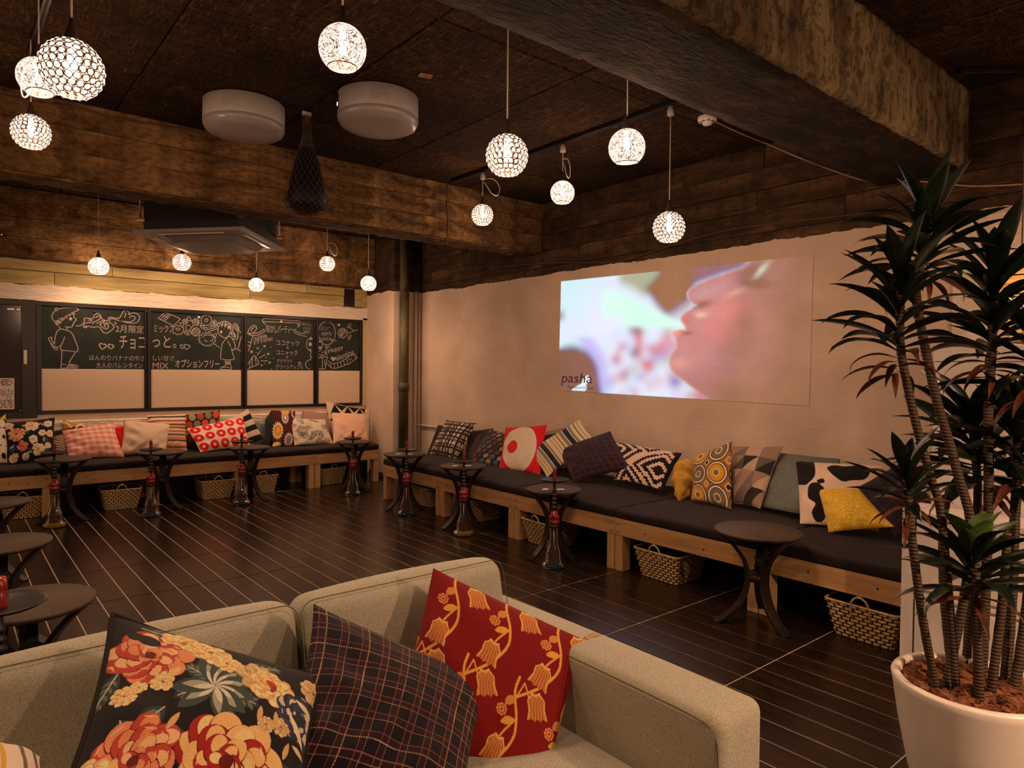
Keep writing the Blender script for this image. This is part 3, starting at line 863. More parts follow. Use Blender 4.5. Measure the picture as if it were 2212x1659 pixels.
# ---- first board: boy with a cap
boy = [[(410,465),(370,420),(358,370),(380,310),(430,260),(500,228),(640,210),(780,215),(845,235),(840,255),(760,290),(640,355),(520,410),(440,455),(410,465)],
       circ(440, 238, 26), [(480,400),(540,445),(600,400),(560,385),(640,395),(620,355),(700,352),(690,320),(760,330),(745,300),(785,330)],
       [(500,420),(520,440),(540,405),(570,425),(590,390),(625,405)], [(420,470),(450,530),(500,480),(440,460),(480,510),(430,490)],
       [(755,330),(770,400),(805,415),(795,450),(760,470),(765,500),(740,515),(745,540),(710,565),(640,570),(600,555)],
       [(490,410),(480,450),(520,465),(530,485),(500,490)], [(490,545),(510,600)], [(640,575),(635,610)],
       [(505,605),(450,650),(420,750),(405,870),(410,925),(470,930),(520,905),(560,840),(595,740)],
       [(520,905),(520,990)], [(520,990),(830,1020)], [(830,1020),(835,940),(790,820),(740,700),(680,640),(630,625),(560,605),(505,605)],
       [(290,780),(320,757),(360,755),(350,800),(390,860),(400,900),(460,960),(430,985),(360,920),(335,860),(290,780)], [(350,870),(400,900),(370,920),(430,950)],
       [(545,1000),(530,1250),(520,1325)], [(520,1325),(690,1315),(815,1318),(835,1290),(800,1265),(650,1245)], [(795,1020),(690,1190),(655,1250),(700,1200)],
       [(530,1245),(620,1255)], [(640,1310),(660,1255),(690,1305),(700,1260),(740,1305),(740,1270),(790,1305),(790,1280)]]
smoke = [[(795,540),(860,545),(920,520),(1000,490),(1085,470),(1080,435),(1020,440)],
         [(920,520),(960,450),(950,410),(1000,400),(1110,410),(1140,340),(1190,318),(1245,340),(1275,410),(1330,440),(1380,455),(1400,400),(1440,385),(1580,405),(1630,350),(1670,280),(1730,265),(1775,300),(1770,340)],
         [(1770,345),(1850,305),(1940,330),(1970,390),(1945,460),(1880,490),(1780,490),(1640,460),(1540,430),(1440,410),(1420,470)],
         [(950,530),(940,565),(980,580),(1030,550),(1100,570),(1210,560),(1260,600),(1300,660),(1370,675),(1430,640),(1480,600),(1500,560),(1470,530),(1540,500),(1510,470)],
         [(1240,520),(1310,590),(1370,600),(1400,550),(1370,510),(1330,525),(1325,560),(1350,570)], [(1160,400),(1200,360),(1245,390),(1220,430),(1140,470),(1100,510)],
         [(1180,500),(1260,460),(1330,455),(1230,520)], [(1300,500),(1400,490),(1470,500)], [(960,560),(1000,545),(985,575)], [(1690,390),(1720,320),(1690,310)], [(1780,400),(1830,360),(1890,390),(1860,440),(1780,470),(1600,450)]]
w = chalk_parent[0]
draw(C1, boy, 0.0085, [circ(703, 417, 30)[:-1]]).build('chalk_boy', MT['chalk'], w, world=True)
draw(C1, smoke).build('chalk_smoke', MT['chalk'], w, world=True)
draw(C1, [heart(1290, 920, 66), heart(1440, 925, 54)], 0.013).build('chalk_hearts', MT['chalk'], w, world=True)
chalk_text(C1, w, '2月限定', 1530, 2050, 520, 665)
chalk_text(C1, w, 'チョコ', 1600, 2075, 715, 965, 0.004)
chalk_text(C1, w, 'ほんのりバナナのやさ', 1045, 2060, 1075, 1175)
chalk_text(C1, w, '大人のバレンタイン', 1170, 2030, 1212, 1320)
# ---- second board: girl and sweets
sweets = [[(265,405),(400,290)], [(400,290),(680,415)], [(680,415),(555,540)], [(555,540),(265,405)], [(400,450),(505,335)], [(335,348),(452,398)], [(310,425),(445,310)], [(355,445),(475,322)],
          circ(1155,440,96,None,28), circ(1155,440,26), circ(960,475,63), spiral(960,475,55), [(925,525),(860,610)], circ(765,465,48), [(720,450),(810,480)], [(750,420),(780,510)], [(725,480),(800,440)],
          [(800,430),(830,370),(885,455),(800,430)], [(730,500),(660,490),(720,565),(740,510)], scallop(635,620,100,9,0.12,54,78), circ(630,605,36,20), circ(815,665,62,46), circ(825,575,48,44), circ(965,655,76),
          [(905,620),(1020,690)], [(895,660),(990,725)], [(930,590),(1035,655)], [(1010,600),(910,690)], [(1035,640),(950,720)], [(965,585),(890,650)], circ(790,660,8), circ(830,650,8), circ(815,685,8),
          scallop(1170,790,145,13,0.10,80,115), [(1090,760),(1110,725),(1160,715)], [(1125,795),(1150,830),(1175,830)], [(1220,830),(1265,810),(1270,775)], [(1285,860),(1395,945)], [(1150,700),(1250,720),(1340,680),(1330,740),(1290,760),(1260,700)],
          heart(1080,560,36,0.3), heart(1140,600,36,-0.2), [(1060,490),(1100,520),(1040,560),(1060,490)], [(1260,500),(1300,435),(1360,500),(1260,500)], circ(1300,480,14)]
girl = [[(1350,530),(1400,480),(1490,460),(1580,490),(1640,570),(1640,640),(1600,680)], [(1350,530),(1380,560),(1420,490),(1440,560),(1470,480),(1500,570),(1520,490),(1560,600),(1570,500),(1610,640),(1600,540)],
        [(1400,520),(1410,480),(1440,520),(1460,470),(1490,530),(1510,480),(1540,560),(1550,500),(1590,600)], [(1370,570),(1375,680),(1440,740),(1500,765),(1560,730),(1600,650)],
        [(1620,640),(1650,660),(1700,740),(1660,750),(1610,690),(1650,690),(1680,740)], [(1560,740),(1510,790),(1450,870),(1425,1000),(1415,1150)], [(1415,1150),(1540,1170),(1670,1160)], [(1670,1160),(1640,1050),(1600,920),(1545,820)],
        [(1600,740),(1660,830),(1685,930),(1650,990),(1600,930)], [(1560,740),(1600,740)], [(1500,1165),(1510,1270)], [(1590,1170),(1600,1270)], [(1510,1270),(1430,1310),(1425,1340),(1610,1340),(1605,1270)],
        [(1515,1200),(1585,1200),(1515,1220),(1590,1225),(1515,1245),(1595,1255)], [(1460,1310),(1530,1300),(1590,1315)],
        [(1650,520),(1690,500),(1740,560),(1750,640),(1690,600),(1650,520)], [(1680,530),(1720,570),(1725,620)], [(1740,650),(1720,790),(1620,770)], [(1800,730),(1740,960)], [(1690,960),(1790,1005)], [(1760,650),(1800,660)],
        [(1350,540),(1200,565)], [(1345,570),(1180,610)], [(1360,600),(1190,650)], [(1350,525),(1230,530)]]
w = chalk_parent[1]
draw(C2, sweets, 0.0075).build('chalk_sweets', MT['chalk'], w, world=True)
draw(C2, girl, 0.0085, [circ(1427, 655, 24)[:-1]]).build('chalk_girl', MT['chalk'], w, world=True)
draw(C2, [heart(715, 925, 44), heart(795, 928, 58)], 0.009).build('chalk_hearts', MT['chalk'], w, world=True)
chalk_text(C2, w, 'ミックス', 185, 560, 515, 665)
chalk_text(C2, w, 'っと。', 160, 600, 715, 945, 0.004)
chalk_text(C2, w, 'しい甘さ', 175, 560, 1082, 1183)
chalk_text(C2, w, 'MIX', 165, 460, 1218, 1330)
chalk_text(C2, w, 'オプションフリー', 580, 1395, 1155, 1310, 0.016)
# ---- third board: banner and party popper
ban = [[(130,490),(210,510),(330,490),(430,420),(440,350),(380,280),(370,250),(410,222),(560,230),(900,258),(1000,270),(1010,330),(920,420),(920,460),(1000,500),(1130,530)], [(380,275),(650,285),(960,300),(990,330)], [(960,300),(980,350),(910,440)],
       [(130,490),(120,460),(170,370),(220,340),(265,360),(260,420),(200,470),(130,490)], [(180,440),(200,390),(240,370)], [(135,470),(230,475),(330,450),(400,400)], [(930,430),(1010,470),(1110,480)], [(210,510),(130,780)], [(120,620),(170,632)], [(120,680),(150,690)],
       [(120,1000),(160,940),(230,855),(290,930),(310,1000)], [(310,1000),(120,1080)], [(160,960),(150,1060)], [(200,900),(195,1040)], [(250,880),(265,1015)], [(280,855),(335,770)], [(315,895),(420,835)], [(345,945),(460,945)]]
fl = [star(x, y, r) [:-1] for x, y, r in ((185,790,32),(290,730,24),(405,695,28),(470,825,28),(495,975,28),(355,1020,24))]+[circ(x, y, 9, None, 9)[:-1] for x, y in ((515,710),(362,750),(430,890),(560,905),(405,995),(265,805),(525,1085))]
fl += [circ(1185,660,30,34,12)[:-1], circ(1200,565,30,20,12)[:-1], circ(1180,760,24,18,12)[:-1]]
ban += [circ(1235,665,115,128,24,0.55*PI,1.42*PI), circ(1215,1005,112,84,24,0.6*PI,1.45*PI), [(1200,800),(1185,850),(1215,880)], [(1195,870),(1195,930)], heart(1005,985,26)]
w = chalk_parent[2]
draw(C3, ban, 0.0085, fl).build('chalk_banner', MT['chalk'], w, world=True)
chalk_text(C3, w, 'おかしパーティー', 455, 905, 325, 465, 0.004)
chalk_text(C3, w, '当店特製', 235, 465, 535, 600, 0, 0.25)
chalk_text(C3, w, 'おすすめMIX!', 225, 560, 600, 670, 0, 0.25)
chalk_text(C3, w, 'ホワイト', 1045, 1200, 285, 345, 0, -0.1); chalk_text(C3, w, 'バナナ', 1060, 1190, 355, 410, 0, -0.1); chalk_text(C3, w, 'MIX', 1075, 1180, 425, 470)
chalk_text(C3, w, 'ココナッツ', 610, 1000, 590, 682); chalk_text(C3, w, '×', 780, 820, 700, 740)
chalk_text(C3, w, 'コニャック', 610, 970, 755, 845); chalk_text(C3, w, '×', 775, 810, 862, 900)
chalk_text(C3, w, 'デクラウド', 615, 880, 910, 975); chalk_text(C3, w, 'グリーンアップル', 595, 1070, 1003, 1085)
# ---- fourth board
v4 = [circ(1470,470,145,202,30), [(1440,690),(1470,720),(1520,690)], [(1465,680),(1455,760),(1475,850)], [(1530,580),(1560,570),(1560,600),(1530,600)], [(1600,600),(1630,600)],
      scallop(1740,470,76,7,0.14), spiral(1740,470,60,2.5), [(1690,440),(1740,400),(1790,450),(1760,520),(1700,500)], [(1810,480),(1920,440),(1995,410)], [(1930,430),(1860,370),(1840,300)], [(1860,370),(1800,355),(1870,385)], [(1880,360),(1880,300)], [(1860,500),(1880,540),(1840,585),(1835,545),(1890,505)],
      [(1480,990),(1560,1070),(1700,1050),(1830,985),(1890,900)], [(1490,940),(1560,990),(1680,970),(1790,910),(1860,860)], [(1530,985),(1540,1055)], [(1590,990),(1600,1065)], [(1650,980),(1660,1055)], [(1700,960),(1720,1040)], [(1750,935),(1775,1010)], [(1800,905),(1830,980)],
      [(1870,860),(1960,830),(1945,880),(1990,885),(1840,1005),(1830,985),(1870,940),(1840,900)], [(1330,900),(1480,870)], [(1480,870),(1440,1080)], [(1440,1080),(1330,1080)], [(1380,800),(1440,790),(1440,830),(1340,880),(1330,830),(1400,850)], [(1400,880),(1390,1070)], [(1430,930),(1445,1030)],
      circ(1330,660,62,118,20,-0.5*PI,0.5*PI)]
w = chalk_parent[3]
draw(C3, v4, 0.0085, [heart(1580, 910, 48, 0.1)[:-1], circ(1355,610,22,24,10)[:-1], circ(1350,720,26,26,10)[:-1]]).build('chalk_rose_and_ribbon', MT['chalk'], w, world=True)
chalk_text(C3, w, 'メニュー', 1370, 1530, 365, 425, 0, 0.15); chalk_text(C3, w, 'MIXも', 1385, 1555, 450, 520, 0, 0.12); chalk_text(C3, w, 'あるよ', 1400, 1540, 540, 600, 0, 0.1)
chalk_text(C3, w, 'Happy', 1510, 1770, 740, 840, 0.0, 0.30); chalk_text(C3, w, 'alentine', 1640, 1960, 850, 945, 0.0, 0.36)
# magnets
def magnet(C, x, y, mat, label):
    p = C(x, y)
    o = MB().lathe([(0.0, 0), (0.014, 0.0), (0.016, 0.004), (0.013, 0.012), (0.0, 0.013)], 14, tr(p[0], YB-0.028, p[2]) @ rot('X', PI/2)).build('magnet', mat, None, True)
    tag(o, label, 'magnet', 'round magnets on the chalkboards')
magnet(C1, 1140, 285, MT['black_metal'], 'black round magnet on the chalkboard with the boy')
magnet(C2, 1015, 388, MT['white'], 'white round magnet on the chalkboard with the girl')
magnet(C3, 692, 277, MT['white'], 'white round magnet above the ribbon banner drawing')
magnet(C3, 1672, 332, MT['white'], 'white round magnet beside the chalk rose')

# ================================================================== PROJECTED FILM ON THE WALL
def projection():
    W, H = 520, 230
    c = Canvas(W, H, (228, 236, 255))
    u, v = c.x.copy(), c.y.copy()
    q = [np.array(p, float) for p in ((1212, 608), (1757, 551), (1748, 877), (1206, 843))]
    pxx = (1-v)*((1-u)*q[0][0]+u*q[1][0])+v*((1-u)*q[3][0]+u*q[2][0])
    pyy = (1-v)*((1-u)*q[0][1]+u*q[1][1])+v*((1-u)*q[3][1]+u*q[2][1])
    c.x, c.y = (pxx-1150)*3.16, (pyy-500)*3.16          # painted in one flat frame
    c.put(c.x+c.y*0.3 < 620, (222, 246, 252), 0.8)
    c.poly([(690,330),(740,250),(900,230),(1060,220),(1040,300),(960,380),(900,430),(820,380),(740,350)], (176,178,150))
    c.poly([(940,420),(900,390),(1000,300),(1040,220),(1250,210),(1240,420),(1150,520),(1060,570),(1000,500)], (92,58,52))
    c.poly([(1235,200),(1600,150),(1560,235),(1400,290),(1300,330),(1240,350)], (104,68,112))
    c.poly([(1060,560),(1250,430),(1260,500),(1170,570),(1110,600)], (190,178,196))
    c.poly([(180,790),(330,780),(470,830),(550,960),(580,1120),(160,1110)], (112,78,88))
    c.poly([(330,700),(480,720),(600,860),(640,1100),(560,1110),(520,900),(400,780)], (205,195,250))
    c.poly([(180,560),(230,540),(220,600),(180,600)], (150,110,130))
    rs = np.random.RandomState(8)
    for k in range(90):
        x, y = rs.uniform(650, 1300), rs.uniform(640, 1150)
        col = [(214,200,250),(235,150,165),(240,236,250),(176,150,200),(224,110,130),(190,200,190)][rs.randint(6)]
        c.put(((c.x-x)/rs.uniform(20, 52))**2+((c.y-y)/rs.uniform(16, 38))**2 < 1, col, 0.75)
    for x, y, a, b, col in ((960,800,55,28,(222,84,104)),(720,790,30,24,(205,100,120)),(830,830,44,34,(150,88,100)),(930,920,40,44,(224,120,120)),(1070,710,40,20,(228,96,104)),(1290,1130,50,34,(236,110,130)),(1120,1030,46,50,(140,110,180)),(840,670,60,30,(120,90,80))):
        c.put(((c.x-x)/a)**2+((c.y-y)/b)**2 < 1, col, 0.85)
    c.blur(9)
    c.poly([(560,380),(760,420),(1000,540),(1165,615),(1175,655),(1080,650),(900,650),(700,630),(560,560)], (214,255,240))
    c.poly([(180,620),(700,560),(740,640),(560,720),(320,720),(180,800)], (236,240,255), 0.8)
    c.blur(5)
    face = [(1600,130),(1590,190),(1540,235),(1420,280),(1300,330),(1210,380),(1194,410),(1200,440),(1228,478),(1256,494),(1222,520),(1170,556),(1152,586),(1160,610),(1182,640),(1184,664),(1130,668),(1098,680),(1100,700),(1118,722),(1122,760),(1120,795),(1082,850),(1072,890),(1080,930),(1105,975),(1180,1030),(1330,1150),(1380,1300),(2100,1300),(2100,100)]
    fm = c.mask_poly(face)
    skin = Canvas(W, H, (196, 132, 132)); skin.x, skin.y = c.x, c.y
    def blob(x, y, a, b, col, k=1.0, ang=0):
        dx, dy = skin.x-x, skin.y-y; cs, sn = math.cos(ang), math.sin(ang)
        d = ((dx*cs+dy*sn)/a)**2+((-dx*sn+dy*cs)/b)**2
        mk = (np.exp(-d*1.6)*k)[..., None]
        skin.a = skin.a*(1-mk)+lin(col)*mk
    blob(1330, 400, 160, 60, (206, 150, 152), 0.9, -0.4); blob(1300, 490, 90, 28, (134, 66, 62), 0.8, -0.2)
    blob(1500, 520, 150, 110, (238, 136, 130), 0.9, -0.4); blob(1400, 680, 160, 120, (226, 130, 128), 0.8)
    blob(1500, 410, 90, 24, (232, 176, 150), 0.8, -0.5); blob(1620, 345, 110, 46, (82, 62, 58), 0.95, 0.15); blob(1590, 270, 90, 50, (96, 72, 66), 0.8, -0.4)
    blob(1655, 250, 80, 24, (238, 255, 226), 1.0, -0.95); blob(1290, 560, 50, 26, (240, 190, 160), 0.9)
    blob(1190, 600, 40, 50, (214, 110, 100), 0.8); blob(1130, 690, 46, 22, (255, 150, 140), 0.95); blob(1200, 690, 50, 16, (150, 70, 66), 0.8)
    blob(1180, 780, 60, 40, (224, 136, 124), 0.6); blob(1150, 900, 90, 60, (234, 160, 150), 0.7); blob(1300, 1060, 200, 70, (190, 110, 110), 0.5)
    blob(1500, 800, 150, 180, (132, 82, 82), 0.6); blob(1560, 640, 70, 160, (140, 84, 80), 0.6)
    c.a = np.where(fm[..., None], skin.a, c.a)
    # pale rim light along the profile
    for (x0, y0), (x1, y1) in zip(face[1:27], face[2:28]):
        dx, dy = x1-x0, y1-y0; L = dx*dx+dy*dy+1e-9
        t = np.clip(((c.x-x0)*dx+(c.y-y0)*dy)/L, 0, 1); d2 = (c.x-x0-t*dx-5)**2+(c.y-y0-t*dy)**2
        mk = (np.exp(-d2/70.0)*0.22*fm)[..., None]; c.a = c.a*(1-mk)+lin((255, 244, 240))*mk
    c.blur(1)
    c.poly([(295,1087),(340,1060),(390,1040),(405,1010),(445,978),(478,1015),(430,1050),(445,1075),(420,1095)], (240, 246, 255))
    c.blur(1)
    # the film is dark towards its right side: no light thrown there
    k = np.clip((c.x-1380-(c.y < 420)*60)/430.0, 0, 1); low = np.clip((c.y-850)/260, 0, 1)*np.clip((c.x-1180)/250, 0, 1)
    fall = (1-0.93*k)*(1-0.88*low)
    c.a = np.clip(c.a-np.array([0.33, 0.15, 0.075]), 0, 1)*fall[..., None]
    P = np.zeros((H, W, 3))
    for i in range(H):
        pass
    qa = [onx(*p, XR-0.008) for p in q]
    uu, vv = u[..., None], v[..., None]
    P = (1-vv)*((1-uu)*qa[0]+uu*qa[1])+vv*((1-uu)*qa[3]+uu*qa[2])
    return P, c.a
P, colr = projection()
m_, n_, l_, b_ = newmat('projected_light'); set_bsdf(b_, 0.85, 0.25)
bump(n_, l_, b_, noise(n_, l_, coords(n_, l_, (3, 1.2, 8)), 4, 3, 0.7), 0.18, 0.012)
a_ = n_.new('ShaderNodeAttribute'); a_.attribute_name = 'Col'
v_ = coords(n_, l_, 1.0); f_ = noise(n_, l_, v_, 1.6, 4, 0.6, 0.4)
l_.new(ramp(n_, l_, f_, [(0.3, (0.5644, 0.43575, 0.34445)), (0.7, (0.7378, 0.5696, 0.4503))]), b_.inputs['Base Color'])
l_.new(a_.outputs['Color'], b_.inputs['Emission Color']); b_.inputs['Emission Strength'].default_value = 1.0; m_.cycles.emission_sampling = 'NONE'
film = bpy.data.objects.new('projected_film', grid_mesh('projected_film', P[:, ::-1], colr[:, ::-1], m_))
COL.objects.link(film)
tag(film, 'film projected on the cream wall showing a profile face blowing smoke', 'projection')
def wall_text(body, xl, xr, yt, yb, mat, parent):
    S = lambda x, y: onx(1150+x/3.16, 500+y/3.16, XR-0.011)
    p, q, t = S(xl, yb), S(xr, yb), S(xl, yt)
    me = text_mesh(body, abs(q[1]-p[1]), t[2]-p[2], 0.0, 0.15); me.materials.clear(); me.materials.append(mat)
    o = bpy.data.objects.new('film_lettering', me); link(o, parent)
    o.location = p; o.rotation_euler = (PI/2, 0, -PI/2); return o
wall_text('pasha', 195, 405, 965, 1050, plain('film_letter_brown', (0.16, 0.08, 0.085), 0.9), film)
wall_text('The Natural Experts', 240, 412, 1050, 1078, plain('film_letter_grey', (0.22, 0.18, 0.22), 0.9), film)
# ================================================================== BENCHES (timber frame + seat pad on top)
def bench(axis, a, b, front, depth, ztop, pad, label, group, endleg=(True, True)):
    """axis 1: runs along Y, front faces -X; axis 0: runs along X, front faces -Y"""
    L = b-a
    loc = (front, (a+b)/2, 0) if axis == 1 else ((a+b)/2, front, 0)
    t = empty('bench', loc, 0 if axis == 1 else -PI/2, label, 'bench', group)
    # local frame: x into the wall, y along the bench   (axis 0 turned so that local x = +Y)
    if axis == 0: t.rotation_euler = (0, 0, PI/2); 
    def P(lo, hi, name, mat, bev=0.004):
        if axis == 1: m_ = MB().box(lo, hi)
        else: m_ = MB().box((lo[0], -hi[1], lo[2]), (hi[0], -lo[1], hi[2]))
        return m_.build(name, mat, t, bevel=bev)
    rz0, rz1 = ztop-0.195, ztop-0.083
    h = L/2-0.002
    P((0, -h, rz0), (0.038, h, rz1), 'front_rail', MT['pine_y'])
    P((depth-0.04, -h, rz0), (depth-0.002, h, rz1), 'back_rail', MT['pine_y'])
    for s in (-1, 1):
        y0, y1 = (h-0.040, h) if s > 0 else (-h, -h+0.040)
        P((0.04, y0, rz0), (depth-0.042, y1, rz1), 'side_rail', MT['pine_x'])
        q0, q1 = (h-0.075, h-0.002) if s > 0 else (-h+0.002, -h+0.075)
        P((0.005, q0, 0), (0.095, q1, rz0-0.001), 'leg', MT['pine_z']); P((depth-0.10, q0, 0), (depth-0.012, q1, rz0-0.001), 'leg', MT['pine_z'])
    n = 6
    for k in range(n):
        x = 0.005+(depth-0.10)*k/(n-1)
        P((x, -h, rz1+0.001), (x+0.09, h, rz1+0.014), 'slat', MT['pine_y'], 0)
    sc = MB(); rs = random.Random(int(abs(a)*100))
    for s in (-1, 1):
        for dz in (0.025, 0.085):
            sc.lathe([(0, -0.0008), (0.0055, -0.0008), (0.0055, 0.002)], 8, tr(-0.0005, s*(h-0.03)+rs.uniform(-0.006, 0.006), rz0+dz) @ rot('Y', -PI/2))
    for k in range(2):
        sc.lathe([(0, -0.0008), (0.006, -0.0008), (0.006, 0.002)], 8, tr(-0.0005, rs.uniform(-h*0.6, h*0.6), rz0+rs.uniform(0.03, 0.08)) @ rot('Y', -PI/2))
    sc.build('screws', MT['black_metal'], t)['kind'] = 'stuff'
    return t

def seat_pad(axis, a, b, front, depth, z0, ztop, label, group, seed):
    L = b-a; hz = (ztop-z0)/2
    loc = (front+depth/2, (a+b)/2, z0) if axis == 1 else ((a+b)/2, front+depth/2, z0)
    hx, hy = (depth/2, L/2) if axis == 1 else (L/2, depth/2)
    mb = MB().rbox((0, 0, hz), (hx-0.001, hy-0.0015, hz), min(0.028, hz*0.7), 8, None, (0, 0, 0.010))
    rs = np.random.RandomState(seed); v = []
    for (x, y, z) in mb.v:
        if z > hz: z += 0.004*math.sin(9*x+seed)*math.sin(7*y+seed*2)+0.003*math.sin(23*x+13*y)
        v.append((x, y, z))
    mb.v = v
    o = mb.build('seat_pad', MT['seat'], None, True); o.location = loc
    return tag(o, label, 'seat pad', group)

RB = [1.345, 2.24, 3.42, 4.60, 5.77, 6.93]
rb_l = ['pine bench module at the near end beside the white cabinet', 'pine bench module behind the round table without a hookah', 'pine bench module in the middle of the film wall', 'pine bench module under the red circle cushion', 'pine bench module at the far end of the film wall']
sp_l = ['charcoal seat pad under the cow print cushion', 'charcoal seat pad under the yellow and grey retro cushions', 'charcoal seat pad under the black and white zigzag cushion', 'charcoal seat pad under the red circle cushion', 'charcoal seat pad under the black and white check cushion']
for k in range(5):
    bench(1, RB[k], RB[k+1], BX, XR-0.03-BX, 0.462, 0.085, rb_l[k], 'pine benches along the film wall')
    seat_pad(1, RB[k], RB[k+1], BX-0.006, XR-0.03-BX, 0.394, 0.462, sp_l[k], 'seat pads along the film wall', k)
LB = [-1.05, -0.12, 0.82, 1.755, 2.655, 3.535, 4.43]
lb_l = ['pine bench module beyond the left edge of the chalkboard row', 'pine bench module at the left below the dark door', 'pine bench module under the floral cushion below the chalk boy', 'pine bench module under the beige cushion', 'pine bench module under the red dot cushion', 'pine bench module at the corner below the palm leaf cushion']
lp_l = ['charcoal seat pad beyond the left edge of the chalkboard row', 'charcoal seat pad under the black penguin-like cushion', 'charcoal seat pad under the pink gingham cushion', 'charcoal seat pad under the red dot cushion', 'charcoal seat pad under the kilim and palm leaf cushions', 'charcoal seat pad in the corner under the speckled cushion']
lp_l[1] = 'charcoal seat pad under the black and cream shapes cushion at the left edge'
for k in range(1, 6):
    bench(0, LB[k], LB[k+1], BY, YB-0.142-BY, 0.49, 0.10, lb_l[k], 'pine benches below the chalkboards')
    seat_pad(0, LB[k], LB[k+1], BY-0.006, YB-0.142-BY, 0.422, 0.495, lp_l[k], 'seat pads below the chalkboards', 20+k)

# ================================================================== ROUND TABLES
def make_table(r, h, name='round_table'):
    t = empty(name)
    MB().lathe([(0, h-0.022), (r-0.012, h-0.022), (r-0.002, h-0.012), (r, h-0.006), (r-0.003, h), (0, h)], 48, None, False).build('table_top', MT['table'], t, True)
    for k in range(3):
        a = 2*PI*k/3
        prof = [(0.87*r, h-0.026), (0.70*r, h-0.06), (0.48*r, h-0.12), (0.30*r, h*0.66), (0.22*r, h*0.5), (0.26*r, h*0.36), (0.42*r, h*0.2), (0.70*r, h*0.07), (0.98*r, 0.0)]
        pts = catmull([(p[0], 0, p[1]) for p in prof], 4)
        mb = MB(); w, th = 0.033, 0.010; v = []; f = []
        for i, p in enumerate(pts):
            tn = np.array(pts[min(i+1, len(pts)-1)])-np.array(pts[max(i-1, 0)]); tn /= np.linalg.norm(tn)
            nr = np.array([tn[2], 0, -tn[0]])
            for sx, sy in ((1, 1), (1, -1), (-1, -1), (-1, 1)):
                v.append(tuple(p+nr*th*sx+np.array([0, w*sy, 0])))
        for i in range(len(pts)-1):
            for q in range(4):
                f.append((4*i+q, 4*i+(q+1) % 4, 4*i+4+(q+1) % 4, 4*i+4+q))
        f += [(3, 2, 1, 0), tuple(4*(len(pts)-1)+q for q in range(4))]
        v = [(x, y, max(z, 0.0)) for x, y, z in v]
        mb.add(v, f, rot('Z', a))
        mb.build('leg', MT['table_leg'], t, bevel=0.003)
    MB().lathe([(0, h*0.46), (0.055*r/0.22, h*0.46), (0.06*r/0.22, h*0.5), (0.055*r/0.22, h*0.54), (0, h*0.54)], 20, None, False).build('hub', MT['table_leg'], t, True)
    return t
tables = [((3.75, 3.96), 0.55, 0.22, 'round black table holding papers behind the third hookah from the corner', 1.0),
          ((3.79, 5.25), 0.585, 0.22, 'round black table behind the yellow-based hookah of the film wall', 1.0),
          ((3.80, 6.33), 0.585, 0.225, 'round black table at the corner end of the film wall benches', 1.0),
          ((3.72, 2.16), 0.56, 0.25, 'round black table without a hookah before the cow print cushion', 0.55),
          ((0.89, 7.79), 0.60, 0.235, 'round black table before the floral cushion below the chalk boy', 0.9),
          ((1.77, 7.85), 0.60, 0.23, 'round black table before the beige cushion', 0.9),
          ((2.65, 7.76), 0.60, 0.22, 'round black table before the red dot cushion', 0.9),
          ((3.86, 7.62), 0.60, 0.215, 'round black table in the corner before the speckled cushion', 0.9),
          ((0.26, 3.32), 0.55, 0.235, 'nearest round black table behind the sofa at the left edge', 1.0)]
p_ = onz(1, 1172, 0.55); tables.append(((p_[0], p_[1]), 0.55, 0.235, 'round black table cut by the left edge, second from the sofa', 1.0))
p_ = onz(-22, 1085, 0.55); tables.append(((p_[0], p_[1]), 0.55, 0.235, 'round black table cut by the left edge, farthest from the sofa', 1.0))
proto = {}
for (x, y), h, r, lab, ph in tables:
    key = (h, r)
    if key not in proto: t = make_table(r, h); proto[key] = t
    else: t = copy_tree(proto[key])
    # two feet towards the camera, one behind
    view = math.atan2(y, x)
    t.location = (x, y, 0); t.rotation_euler = (0, 0, view+(ph-1.0)*0.6)
    tag(t, lab, 'table', 'round side tables')
# paper coasters on the film wall tables
def slip(x, y, z, a, lab):
    o = MB().box((-0.035, -0.022, 0), (0.035, 0.022, 0.002)).build('paper_card', MT['paper'], None); o.location = (x, y, z); o.rotation_euler = (0, 0, a)
    tag(o, lab, 'card', 'paper cards on the round tables')
for (x, y, z, lab) in ((3.70, 3.93, 0.55, 'behind the third hookah from the corner'), (3.74, 5.23, 0.585, 'behind the yellow-based hookah'), (3.76, 6.31, 0.585, 'at the corner end of the film wall')):
    px_, py_ = x-0.03, y+0.04
    slip(px_, py_, z, 0.6, 'left paper card on the round table '+lab)
    slip(px_+0.09, py_-0.075, z, -0.3, 'right paper card on the round table '+lab)

